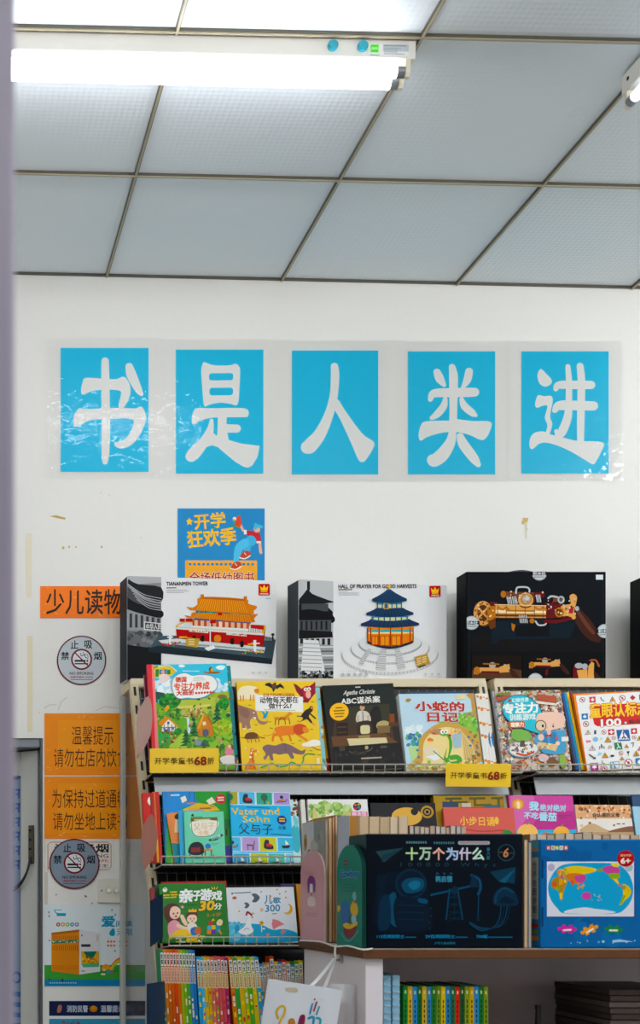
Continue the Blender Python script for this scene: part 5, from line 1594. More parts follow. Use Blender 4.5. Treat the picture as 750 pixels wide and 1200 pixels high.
def d_or(c):
    c.fill('#e89a5e').rect(190, 990, 215, 1016, '#2f9aa8').ell(205, 957, 4, 4, '#5a3a2a', 10).rect(202, 960, 208, 976, '#e8d8b8')
book('small orange book tilted sideways on the second shelf', (191.5, 953), (232, 947), (205, 1013), (247, 1013), 2, lean=9, thick=0.005, dy=0.0285, roll=-8, cover='#e89a5e', draw=d_or, group=R2)
book('thin sky blue book tucked behind the small aqua book', (209.5, 949.5), (240, 950), (211.5, 1013), (242, 1013), 2, lean=9, thick=0.005, dy=0.0165, roll=-0.5, cover='#4fb4dc', group=R2)
def d_aqua(c):
    c.at(180, 920, 170 / 750)
    c.fill('#7fd4b4')
    c.poly([(197, 170), (338, 170), (338, 190), (197, 190)], '#6f6a2a').rect(215, 177, 300, 184, '#cfd8a0')
    c.poly(spline([(200, 190), (335, 190), (330, 240), (300, 268), (230, 270), (208, 245)], True, 3), '#efeee0').curve([(200, 190), (206, 245), (232, 270), (300, 268), (330, 240), (336, 190)], 3, '#6f6a2a')
    c.text('父与子', 212, 198, 322, 236, '#eac9a8', 0.03).text('全集', 236, 240, 290, 264, '#eac9a8', 0.03)
    c.line([(200, 166), (258, 166)], 5, '#5f8f3a').blob([(200, 158), (208, 146), (216, 160)], '#3a3f3a')
    c.poly([(288, 290), (360, 262), (366, 272), (330, 296), (292, 300)], '#1f5f54').text('父与子全集', 300, 270, 352, 288, '#cfe8dc', 0.03, rot=-18)
    # an armchair and a bench stand in for the two figures
    c.blob([(180, 355), (195, 310), (232, 300), (258, 318), (262, 360), (220, 372)], '#2a2a30').rect(196, 330, 244, 356, '#8a3a3a').rect(186, 365, 192, 385, '#5a3a24').rect(250, 365, 256, 385, '#5a3a24')
    c.rect(262, 340, 308, 350, '#d89a3a').rect(266, 350, 272, 378, '#8a5a2a').rect(298, 350, 304, 378, '#8a5a2a').ell(284, 326, 15, 15, '#3a7fc4', 12)
    c.curve([(172, 372), (230, 385), (312, 376)], 6, '#3a9ab8')
    c.rect(300, 312, 340, 316, '#5fae94').rect(306, 320, 330, 323, '#5fae94')
book('small aqua comic book in front on the second shelf', (217, 950), (264, 952), (217.8, 1013), (264.5, 1013), 2, lean=9, thick=0.008, dy=0.006, roll=-0.3, cover='#7fd4b4', draw=d_aqua, group=R2)
def d_cyan(c):
    c.at(180, 920, 170 / 750)
    c.fill('#2fb4e0')
    def tile(x0, y0, x1, y1, q, k):
        c.poly([(x0, y0), (x1, y0 - 3), (x1, y1 - 3), (x0, y1)], '#e6f0f0').poly([(x0 + 3, y0 + 3), (x1 - 3, y0), (x1 - 3, y1 - 6), (x0 + 3, y1 - 3)], q)
        x, y = (x0 + x1) / 2, (y0 + y1) / 2
        if k == 0:      # armchair
            c.blob([(x - 20, y + 20), (x - 16, y - 20), (x + 4, y - 22), (x + 6, y), (x + 24, y + 2), (x + 24, y + 22)], '#2a2a30').rect(x - 8, y - 4, x + 18, y + 10, '#c4302c')
        elif k == 1:    # tree
            c.ell(x, y - 8, 18, 20, '#2f6f4a', 12).rect(x - 3, y + 8, x + 3, y + 28, '#4a2f1a').ell(x + 20, y + 20, 6, 6, '#d8a03a', 8)
        elif k == 2:    # sledge
            c.line([(x - 28, y + 18), (x + 20, y + 12), (x + 28, y)], 4, '#3a2c22').poly([(x - 24, y + 6), (x + 14, y), (x + 16, y + 8), (x - 22, y + 14)], '#b8823a').ell(x, y - 10, 9, 9, '#2a2a30', 10)
        elif k == 3:    # stool and cane
            c.rect(x - 18, y, x + 14, y + 7, '#6a4a2a').rect(x - 15, y + 7, x - 11, y + 28, '#6a4a2a').rect(x + 8, y + 7, x + 12, y + 28, '#6a4a2a').line([(x + 22, y - 18), (x + 16, y + 28)], 4, '#222')
        else:           # boat
            c.poly([(x - 24, y + 6), (x + 24, y + 2), (x + 14, y + 18), (x - 16, y + 20)], '#2a2f3a').poly([(x - 2, y - 24), (x - 2, y + 2), (x + 16, y - 2)], '#f0ece0')
    for i, (q, k) in enumerate((('#a8a83a', 1), ('#5fb8dc', 0), ('#3fa890', 1), ('#b09ad0', 2))):
        tile(402 - 40 + i * 90, 42 - i * 3, 402 + 48 + i * 90, 112 - i * 3, q, k)
    for i, (q, k) in enumerate((('#5fb8dc', 2), ('#b9a0d0', 3), ('#c9c83a', 0), ('#4fb8d8', 4))):
        tile(366 + i * 92, 278 - i * 4, 456 + i * 92, 355 - i * 4, q, k)
    for i, (q, k) in enumerate((('#3fa8d0', 4), ('#b8c83a', 4), ('#5fc4b0', 4), ('#7fd0e8', 9))):
        tile(410 + i * 90, 360 - i * 4, 500 + i * 90, 440 - i * 4, q, k)
    c.text('Vater und', 412, 122, 660, 156, '#e6c84a', 0.012, rot=-3)
    c.text('Sohn', 468, 163, 606, 196, '#e6c84a', 0.012, rot=-3)
    c.text('父与子', 446, 204, 622, 258, '#16323f', 0.0, rot=-2)
    c.text('全集', 650, 208, 692, 228, '#16323f', 0.0)
    c.ell(672, 178, 25, 24, '#2a2f7a', 20).rect(658, 168, 688, 174, '#e6c84a').rect(658, 180, 688, 186, '#e6c84a')
    c.rect(610, 252, 715, 255, '#1a5a78').rect(490, 117, 610, 121, '#1a7090')
book('wide cyan comic book with small picture tiles on its cover', (272, 930), (343, 926.5), (273.2, 1013), (344.5, 1012), 2, lean=12, thick=0.016, dy=0.02, roll=0.0, cover='#2fb4e0', draw=d_cyan, group=R2)
def d_pale(c):
    c.fill('#cfe6e8').dabs(14, 344, 936, 352, 960, ['#7a4a2a', '#b06a3a', '#3a2a22'], 1.2, 3, 3).blob([(342, 975), (349, 968), (353, 985), (350, 1002), (343, 996)], '#4fb8c8').blob([(345, 955), (351, 965), (347, 972)], '#7fd0d8')
book('pale book with brown blots half behind the cyan comic book', (330, 936), (351, 938), (332, 1013), (353.5, 1013), 2, lean=12, thick=0.010, dy=0.038, cover='#dfeeee', draw=d_pale, group=R2)
book('thin white book next to the green-treed cover, edge toward the viewer', (355, 937), (360, 937), (357, 1013), (362, 1013), 2, lean=12, thick=0.07, dy=0.03, cover='#e9e6de', group=R2)
def d_tree(c):
    c.at(350, 920, 260 / 750)
    c.fill('#eeeeea')
    c.dabs(90, 45, 72, 180, 108, ['#9fc06a', '#b8d08a', '#7fa858', '#c8d8a0', '#d8c88a'], 7, 14, 4)
    c.dabs(40, 62, 60, 150, 80, ['#a8c878', '#8fb460', '#c4d898'], 7, 12, 5)
    c.ell(204, 74, 14, 14, '#4a2f28', 14).rect(194, 66, 203, 72, '#d8702c').rect(205, 74, 214, 82, '#3a8fb8').rect(194, 78, 202, 84, '#c83a3a').rect(206, 64, 213, 70, '#d8b03a')
    c.rect(182, 92, 238, 110, '#d86a9a').text('绘本馆', 186, 93, 234, 108, '#f4e4ea', 0.03)
book('white picture book with a pale green tree on its cover', (363, 936.5), (433, 937), (365.5, 1013), (436, 1013), 2, lean=12, thick=0.012, dy=0.02, cover='#eeeeea', draw=d_tree, group=R2)
def d_moon(c):
    c.at(350, 920, 260 / 750)
    c.fill('#17161a')
    c.ell(372, 108, 52, 32, '#d8ae58', 26).blob([(388, 84), (404, 78), (412, 92), (400, 104), (388, 98)], '#17161a')
    c.ring(442, 92, 15, 22, '#b8923a', 24).ring(442, 92, 6, 10, '#b8923a', 16)
book('black picture book with a large yellow moon on its cover', (436, 941), (513, 941), (439, 1013), (516, 1013), 2, lean=12, thick=0.012, dy=0.02, cover='#17161a', draw=d_moon, group=R2)
def d_olive(c):
    c.at(350, 920, 260 / 750)
    c.fill('#b0902a')
    for x0, y0, x1, y1 in ((505, 42, 560, 50), (520, 50, 528, 72), (585, 42, 640, 50), (600, 50, 608, 74), (600, 66, 660, 74), (660, 42, 700, 50), (680, 50, 688, 72), (545, 56, 580, 62)):
        c.rect(x0, y0, x1, y1, '#5a5f2a')
    c.rect(494, 56, 548, 76, '#3a4a6a').rect(560, 62, 590, 76, '#cfc8b8').rect(630, 70, 690, 80, '#4a6a7a').rect(555, 76, 640, 82, '#c44a3a')
book('thick olive book behind the salmon one', (511, 932), (593, 933), (514, 1013), (597, 1013), 2, lean=11, thick=0.024, dy=0.044, cover='#7a641e', draw=d_olive, group=R2)
def d_salmon(c):
    c.at(350, 920, 260 / 750)
    c.fill('#d0685e')
    c.text('小步日诵', 552, 108, 668, 138, '#eac05a', 0.03).ell(676, 120, 7, 14, '#eac05a', 12)
    c.curve([(550, 150), (620, 158), (700, 152)], 5, '#b04f48').blob([(690, 158), (712, 150), (726, 162), (710, 168)], '#3f8a4a')
book('salmon pink book with yellow title characters', (522.5, 948), (605, 946), (525, 1013), (608.5, 1013), 2, lean=12, thick=0.012, dy=0.02, cover='#d0685e', draw=d_salmon, group=R2)
def d_pink(c):
    c.at(590, 910, 160 / 750)
    c.fill('#c8509c')
    c.blob([(60, 100), (180, 100), (160, 200), (70, 300)], '#d070ac').blob([(200, 240), (400, 200), (400, 300), (200, 305)], '#b83a8a')
    c.ell(96, 152, 33, 34, '#d8943a', 24).ell(96, 152, 25, 26, '#e8b05a', 22).blob([(90, 165), (88, 145), (98, 134), (106, 148), (104, 176), (92, 176)], '#f0e0c0')
    c.text('我', 158, 140, 208, 190, '#a8e0ec', 0.05, rot=4).text('绝对绝对', 216, 158, 358, 196, '#a8d4e4', 0.04, rot=3)
    c.text('不吃', 126, 200, 204, 238, '#a8e0ec', 0.04, rot=3).text('番茄', 208, 204, 302, 252, '#a8e0ec', 0.05, rot=4)
    c.rect(312, 222, 382, 226, '#8a2f6a').rect(320, 234, 360, 238, '#8a2f6a')
    c.poly([(60, 300), (405, 306), (405, 420), (60, 420)], '#35b0d4')
    # a heap of round vegetables in place of the characters
    c.ell(140, 318, 56, 52, '#eec074', 26).ell(325, 322, 44, 38, '#e8b25a', 22).line([(140, 268), (150, 255)], 7, '#6f9a3a').line([(325, 286), (335, 274)], 6, '#6f9a3a').ell(240, 345, 34, 28, '#d86a3a', 18)
book('glossy magenta picture book with light blue title characters', (600, 931), (675, 933.5), (604, 1013), (680, 1013), 2, lean=13, thick=0.012, dy=0.02, roll=0.5, cover='#c8509c', draw=d_pink, group=R2)
def d_brown(c):
    c.at(590, 910, 160 / 750)
    c.fill('#e9e4dc')
    c.rect(405, 150, 730, 235, '#dcae84')
    rnd = random.Random(5)
    for k in range(70):
        x, y = rnd.uniform(430, 715), 155 + abs(rnd.gauss(0, 40))
        s_ = rnd.uniform(4, 9)
        c.rect(x, y, x + s_ * 1.6, y + s_ * 1.6, rnd.choice(['#b8683c', '#8f4a2a', '#e8c8a4', '#cf8f5c', '#f0e2d2']))
    c.text('会认错的父母', 504, 202, 655, 226, '#4a3428', 0.03).text('绘本', 432, 168, 480, 190, '#8f4a2a', 0.02)
    c.rect(635, 262, 655, 268, '#666').rect(665, 262, 680, 268, '#666')
    c.poly(spline([(440, 290), (500, 262), (560, 290), (590, 310), (440, 312)], True, 3), '#c9ae8a').poly(spline([(580, 312), (640, 292), (725, 278), (730, 312), (650, 318)], True, 3), '#8a624a').poly([(405, 312), (730, 312), (730, 420), (405, 420)], '#b89a78')
book('white picture book with brown squares scattered over its top', (678, 943), (743, 943.5), (681.5, 1013), (747, 1013), 2, lean=13, thick=0.010, dy=0.02, roll=0.3, cover='#e9e4dc', draw=d_brown, group=R2)
book('bright cyan book edge between the magenta book and the brown-squared one', (673, 943), (690, 943), (678, 1013), (692, 1013), 2, lean=13, thick=0.010, dy=0.036, roll=0.3, cover='#3fc0d0', group=R2)
book('light blue book cut off by the edge of the photo, beside the brown-squared one', (746, 945), (800, 945), (750, 1013), (804, 1013), 2, lean=13, thick=0.012, dy=0.036, cover='#a9cfe0', group=R2)
book('dark blue book standing tall at the edge of the photo on the second shelf', (748, 932), (800, 932), (751, 1013), (803, 1013), 2, lean=13, thick=0.012, dy=0.052, cover='#3f5a7c', group=R2)

# ------------------------------------------------------------------ third shelf
R3 = 'books on the third shelf'
def d_play(c):
    c.at(180, 1025, 180 / 750)
    c.fill('#2f7f2f')
    c.ell(48, 68, 12, 12, '#f0ece0', 12).rect(44, 60, 52, 64, '#333')
    for x, y, w_ in ((75, 78, 34), (38, 92, 34), (78, 92, 36), (42, 104, 32), (78, 104, 30)):
        c.rect(x, y, x + w_, y + 7, '#d8b83a')
    c.text('亲', 124, 72, 190, 136, '#f0f2f0', 0.06).text('子', 192, 82, 232, 130, '#f0f2f0', 0.05).text('游', 232, 76, 286, 132, '#f0f2f0', 0.06).text('戏', 288, 88, 340, 134, '#f0f2f0', 0.05)
    for k in range(3):
        c.line([(292 + k * 10, 78), (288 + k * 14, 68)], 4, '#e8c83a')
    c.text('30', 228, 136, 302, 182, '#e8c440', 0.05, '#24301c', 0.05, skew=0.15).text('分', 302, 150, 340, 180, '#f0ece0', 0.04)
    c.text('3-4岁', 264, 196, 338, 216, '#c98a3a', 0.0).rect(165, 150, 215, 154, '#1f5f22')
    # mother with long hair
    c.blob([(46, 160), (75, 138), (108, 142), (126, 165), (118, 190), (128, 225), (118, 258), (88, 250), (62, 225), (50, 200)], '#5f3020')
    c.blob([(75, 185), (85, 158), (110, 155), (130, 175), (126, 205), (105, 218), (82, 208)], '#f2d2bc').ell(95, 190, 4, 5, '#2a2220', 8).ell(115, 188, 4, 5, '#2a2220', 8).ell(108, 204, 6, 5, '#b83a3a', 8)
    c.blob([(70, 240), (100, 222), (128, 240), (136, 285), (90, 315), (72, 290)], '#e8a8b4').blob([(80, 300), (130, 268), (190, 270), (225, 310), (190, 335), (100, 330)], '#e8c83a').brush([(120, 250, 9), (155, 265, 8), (185, 262, 6)], '#f2d2bc')
    c.brush([(138, 205, 9), (150, 230, 10), (160, 245, 8)], '#f2d2bc')
    # boy with a paper crown
    c.blob([(160, 200), (180, 182), (212, 185), (220, 210), (205, 222), (165, 218)], '#5f3424').blob([(165, 215), (180, 200), (210, 205), (214, 230), (195, 243), (170, 235)], '#f2d2bc').poly([(170, 186), (174, 170), (184, 178), (192, 168), (200, 178), (212, 172), (212, 188)], '#e8b83a').ell(183, 220, 3, 4, '#2a2220', 8).ell(200, 220, 3, 4, '#2a2220', 8).ell(191, 231, 4, 3, '#b83a3a', 8)
    c.blob([(170, 245), (200, 242), (218, 262), (210, 290), (232, 300), (200, 305), (170, 275)], '#e8e4de').blob([(185, 270), (215, 262), (222, 300), (190, 300)], '#2f6fb0').blob([(205, 275), (230, 262), (236, 295), (215, 298)], '#c86a2a')
    c.poly([(130, 158), (140, 150), (150, 162), (138, 166)], '#e8a0b0')
    for x, y, q in ((275, 236, '#c83a34'), (268, 258, '#4fa8c8'), (290, 258, '#d8c03a'), (268, 280, '#d88a3a'), (290, 280, '#6a3a9a'), (312, 270, '#3a8f5a')):
        c.rect(x, y, x + 21, y + 21, q)
    c.poly([(288, 236), (298, 222), (308, 236)], '#d8c03a').blob([(315, 245), (330, 230), (346, 238), (342, 258), (322, 262)], '#e8d2b0').blob([(312, 265), (332, 262), (334, 290), (318, 296)], '#2f8fb0').line([(330, 285), (340, 302)], 8, '#d88a2a')
    c.dabs(30, 60, 312, 290, 345, ['#e8e4de', '#e8c83a', '#3a8f3a', '#2f7f2f'], 6, 16, 3)
book('green parenting game book with a mother and child on its cover', (184, 1034), (265, 1036.5), (191, 1105), (269, 1105), 3, lean=14, thick=0.010, dy=0.02, roll=-1.2, cover='#2f7f2f', draw=d_play, group=R3, ma=GLOSS)
book('red book showing above the green parenting game book', (188, 1031.5), (266, 1034), (194, 1105), (271, 1105), 3, lean=14, thick=0.012, dy=0.034, roll=-1.2, cover='#a82f2c', group=R3)
book('dark green book at the back of the parenting game stack', (180, 1036), (230, 1036), (186, 1105), (236, 1105), 3, lean=14, thick=0.012, dy=0.050, roll=-1.2, cover='#2f5f3a', group=R3)
book('dull crimson book standing by the post on the third shelf', (174.5, 1040), (178.5, 1040), (181, 1105), (185, 1105), 3, lean=14, thick=0.03, dy=0.024, roll=-1.2, cover='#8f3038', group=R3)
def d_goose(c):
    c.at(180, 1025, 180 / 750)
    c.fill('#e4e8ec')
    c.poly(spline([(350, 240), (370, 225), (420, 235), (520, 245), (580, 275), (640, 275), (705, 300), (720, 340), (350, 340)], True, 3), '#35a4c8')
    c.dabs(26, 372, 240, 460, 310, ['#5fb8d4', '#2f94ba', '#7fc8de'], 8, 20, 4)
    c.rect(395, 82, 480, 87, '#7a7f86').rect(383, 82, 392, 90, '#3a5f7a').ell(398, 108, 11, 8, '#c86a5a', 12)
    for x, y, s_ in ((502, 112, 1.0), (458, 147, 0.65)):
        c.blob([(x - 20 * s_, y - 16 * s_), (x, y - 20 * s_), (x + 20 * s_, y), (x + 4 * s_, y + 22 * s_), (x - 18 * s_, y + 20 * s_), (x - 8 * s_, y)], '#5f6872')
    c.text('儿', 545, 104, 584, 146, '#2f86a8', 0.03).text('歌', 588, 116, 624, 146, '#2f86a8', 0.03).text('300', 548, 152, 620, 186, '#2f86a8', 0.02).text('首', 626, 158, 640, 172, '#2f86a8', 0.02).text('这', 522, 165, 540, 182, '#d8a84a', 0.02)
    c.ell(658, 178, 24, 27, '#e0b23a', 20).ell(648, 172, 21, 23, '#e4e8ec', 18).rect(580, 195, 604, 199, '#7a7f86')
    for x, y in ((530, 85), (575, 110), (650, 90), (420, 176), (620, 100), (608, 78), (650, 120)):
        c.ell(x, y, 5, 5, '#e0a83a', 8)
    c.blob([(415, 275), (445, 250), (462, 215), (472, 205), (480, 220), (478, 250), (488, 275), (465, 292), (435, 290)], '#eef0f2').ell(470, 205, 9, 10, '#eef0f2', 10).curve([(455, 195), (460, 182), (470, 188), (480, 198)], 9, '#8a2f34').poly([(478, 205), (490, 208), (480, 214)], '#b83a30').rect(482, 186, 492, 194, '#d8c03a')
    c.line([(462, 290), (462, 305)], 4, '#d8a83a').line([(480, 286), (484, 304)], 4, '#d8a83a').curve([(440, 270), (455, 262), (468, 268)], 3, '#9aa0a8')
    c.ell(528, 240, 11, 12, '#e0b23a', 12).ell(528, 240, 4, 4, '#8a4a2a', 8).line([(528, 252), (528, 282)], 4, '#e8ecec').ell(538, 268, 8, 4, '#e8ecec', 8)
    c.poly([(583, 222), (612, 232), (640, 252), (612, 260), (585, 275), (578, 250)], '#d88a90').poly([(625, 278), (648, 284), (632, 300), (620, 296)], '#d88a90').poly([(550, 295), (566, 290), (566, 306), (552, 308)], '#d88a90')
book('white and blue nursery rhyme book with a goose on its cover', (265.8, 1038), (345.5, 1041.5), (269.5, 1104), (349.5, 1103), 3, lean=14, thick=0.012, dy=0.02, roll=-0.6, cover='#dfe4e8', draw=d_goose, group=R3)
book('brown and gold book edge beside the goose rhyme book', (347.5, 1036), (354, 1036), (353, 1105), (359, 1105), 3, lean=14, thick=0.05, dy=0.022, roll=-1, cover='#c08a2f', spine='#8a5a2a', group=R3)
book('purple book behind the goose rhyme book', (330, 1036), (350, 1035), (334, 1105), (354, 1105), 3, lean=14, thick=0.010, dy=0.078, cover='#4a3f6a', group=R3)

# ------------------------------------------------------------------ thin series standing spine out on the lowest shelf
def spine_book(label, x0, x1, ytop, d, z0, depth, col, group, roll=0.0, draw=None, name='thin_paperback', ma=None):
    """x0, x1: the spine's edges in the photo at its top"""
    ma = ma or GLOSS
    h = PZ(ytop, d) - z0
    w = (x1 - x0) / F * d - 0.0004
    xt = PX((x0 + x1) / 2, d)
    a = math.radians(roll)
    t = thing(name, label, 'book', (xt - h * math.sin(a), d, z0 + w / 2 * abs(math.sin(a))), (0, a, 0), group)
    h = h / math.cos(a)
    m = M()
    m.box(-w / 2, w / 2, 0, 0.0012, 0, h, col)
    m.box(-w / 2, -w / 2 + 0.0008, 0.0012, depth, 0, h, col)
    m.box(w / 2 - 0.0008, w / 2, 0.0012, depth, 0, h, col)
    m.obj('cover', ma, t)
    m = M(); m.box(-w / 2 + 0.0008, w / 2 - 0.0008, 0.0012, depth - 0.002, 0.002, h - 0.002, '#e6dfd0')
    m.obj('page_block', PAGES, t)
    c = C(w, h, rect=(0, 0, 10, 100))
    if draw:
        draw(c)
        c.obj('spine_print', ma, t)
    return t
def sp_label(cols, title, seed, mid):
    def d(c):
        rnd = random.Random(seed)
        c.rect(1, 3, 9, 17, '#ecebe4').text(title, 2.2, 4, 7.8, 16, '#23262a', 0.04, vertical=True)
        c.rect(0.5, 18, 9.5, 35, mid).text('字成语故事', 2.4, 19, 7.6, 34, '#a8402a' if mid != '#c8503a' else '#f0d8c0', 0.02, vertical=True)
        for k in range(7):
            y = rnd.uniform(38, 92)
            c.rect(2.5, y, 7.5, y + rnd.uniform(2, 6), rnd.choice(cols))
    return d
LOWZ = TRAY[4][1] + 0.004
LY = TRAY[4][0] + 0.012
gA = ['#1f8f6a', '#d8862c', '#d8752c', '#d86a2a', '#d85a2a', '#d8722c', '#a8b83a', '#7fb83f', '#58a848', '#3a86b8', '#2f78b8']
nA = ['teal green', 'orange', 'orange', 'deep orange', 'red-orange', 'orange', 'olive green', 'lime green', 'green', 'blue', 'dark blue']
for k, q in enumerate(gA):
    x = 187.2 + k * 3.72
    spine_book('%s tall thin paperback, %s from the post on the lowest shelf' % (nA[k], ORD[k]), x, x + 3.6, 1113 + 0.1 * k, LY, LOWZ, 0.07, q, 'tall thin paperbacks of the graded colour series', roll=-3.2,
               draw=sp_label(['#f0e0c0', q], '故事', k, '#e8c8b0' if k < 9 else '#9fc0d8'))
gB = ['#3fa8d4', '#58b8dc', '#d8b83a', '#d8a83a', '#d87a6a', '#cf6a6a', '#d0605f', '#cf5a6a', '#a82f6a']
nB = ['sky blue', 'light blue', 'yellow', 'golden', 'salmon', 'coral', 'coral red', 'rose', 'magenta']
for k, q in enumerate(gB):
    x = 229.8 + k * 4.05
    spine_book('%s speckled thin paperback, %s after the graded tall series' % (nB[k], ORD[k]), x, x + 3.9, 1121.5 + (k % 3) * 0.5, LY, LOWZ, 0.07, q, 'speckled thin paperbacks', roll=-3.2,
               draw=sp_label(['#e8c840', '#e8e0d0', '#4f9fc0', '#c84a3a', '#5fae4a'], '童话', 20 + k, '#e0d2a0'))
gC = ['#d8822c', '#3a9f4a', '#d8b43a', '#a8c03a', '#5fae3f', '#d8c43a', '#3aa4d0']
nC = ['orange', 'green', 'yellow', 'yellow-green', 'leaf green', 'lemon yellow', 'cyan']
for k, q in enumerate(gC):
    x = 267.2 + k * 5.1
    spine_book('%s thin paperback leaning beside the white bag, %s of seven' % (nC[k], ORD[k]), x, x + 4.9, 1122 + (k % 2) * 0.8, LY, LOWZ, 0.07, q, 'leaning thin paperbacks beside the white bag', roll=-5.2,
               draw=sp_label(['#e8d84a', '#e8e0d0', '#d8822c', '#c84a3a'], '作文', 40 + k, '#e4dcae'))
gD = [('#3aa4d0', 'cyan', 1130, 4.6), ('#d8a03a', 'golden', 1130, 3.6), ('#cfae94', 'beige', 1128.5, 3.6), ('#c8522f', 'vermilion', 1121, 5.2), ('#d8b43a', 'yellow', 1127, 4.9), ('#2f6fb0', 'blue', 1127, 4.2), ('#b0242f', 'deep red', 1125, 5.0), ('#c88a2f', 'ochre', 1127, 5.2), ('#3a9cc8', 'light blue', 1130.5, 4.8), ('#5fa83f', 'green', 1127, 5.0), ('#d8c43a', 'lemon', 1126, 5.0)]
x = 303.8
for k, (q, nm, yt, w_) in enumerate(gD):
    spine_book('%s short thin paperback above the white carrier bag, %s in its row' % (nm, ORD[k]), x, x + w_ - 0.2, yt, LY + 0.075, LOWZ, 0.045, q, 'short thin paperbacks above the white bag', roll=-1.8,
               draw=sp_label(['#e8e0d0', '#c84a3a'], '科学', 60 + k, '#d8d4c8'))
    x += w_

# ------------------------------------------------------------------ the book stand in front
TZ = 1.351
TY0, TY1 = 2.95, 3.47
TX0, TX1 = PX(426, TY0), 2.75
t = thing('book_stand', 'book stand with a brown wooden top and pale side, loaded with boxed sets', 'shelf', ((TX0 + TX1) / 2, (TY0 + TY1) / 2, 0))
o_ = Vector(t.location)
def TB(mm, name, ma):
    ob = mm.obj(name, ma, t)
    ob.matrix_parent_inverse = Matrix.Translation(-o_)
    return ob
m = M()
m.box(TX0, TX1, TY0, TY1, TZ - 0.024, TZ - 0.001, '#6b4526', bev=0.002)
m.box(TX0 + 0.002, TX1 - 0.002, TY0 + 0.002, TY1 - 0.002, TZ - 0.001, TZ, '#b9b4ac')
TB(m, 'top_board', WOOD)
for xx in (TX0 + 0.012, TX1 - 0.055):
    m = M(); m.box(xx, xx + 0.043, TY0 + 0.02, TY1 - 0.01, 0, TZ - 0.0245, '#e2dce0', bev=0.002); TB(m, 'side_panel', PAINT)
m = M(); m.box(TX0 + 0.056, TX1 - 0.056, TY1 - 0.03, TY1 - 0.015, 0.05, TZ - 0.0245, '#f4eaf2'); TB(m, 'back_panel', PAINT)
SHZ = 1.045
m = M(); m.box(TX0 + 0.056, TX1 - 0.056, TY0 + 0.025, TY1 - 0.031, SHZ - 0.02, SHZ, '#8a7460'); TB(m, 'shelf_board', WOOD)
m = M(); m.box(TX0 + 0.056, TX1 - 0.056, TY0 + 0.025, TY1 - 0.031, 0.52, 0.54, '#8a7460'); TB(m, 'shelf_board', WOOD)
hk = Vector((TX0 + 0.0115, 3.14, PZ(1124, 3.14)))
m = M()
m.cyl(hk, hk - Vector((0.004, 0, 0)), 0.011, '#c9c8c4', 16)
m.tube(spline([tuple(hk - Vector((0.003, 0, 0.0))), tuple(hk - Vector((0.016, 0, 0.002))), tuple(hk - Vector((0.022, 0, -0.008)))], False, 4), 0.003, '#b9b8b4')
TB(m, 'hook', METAL)
# white twine run round the end of the top
m = M()
pts = [(TX0 + 0.02, TY0 - 0.003, TZ + 0.001), (TX0 - 0.002, TY0 + 0.0, TZ - 0.002), (TX0 - 0.003, TY0 + 0.1, TZ + 0.0022), (TX0 - 0.003, TY0 + 0.2, TZ - 0.004), (TX0 - 0.003, TY0 + 0.32, TZ + 0.003), (TX0 - 0.003, TY1 - 0.02, TZ - 0.002)]
m.tube(spline(pts, False, 6), 0.0022, '#e6e4de')
m.tube(spline([(TX0 - 0.004, TY0 + 0.19, TZ), (TX0 - 0.006, TY0 + 0.19, TZ - 0.02), (TX0 - 0.005, TY0 + 0.185, TZ - 0.035)], False, 4), 0.003, '#e6e4de')
tw = m.obj('twine', PAPER)
tag(tw, 'white twine tied round the end of the brown stand top', 'twine')

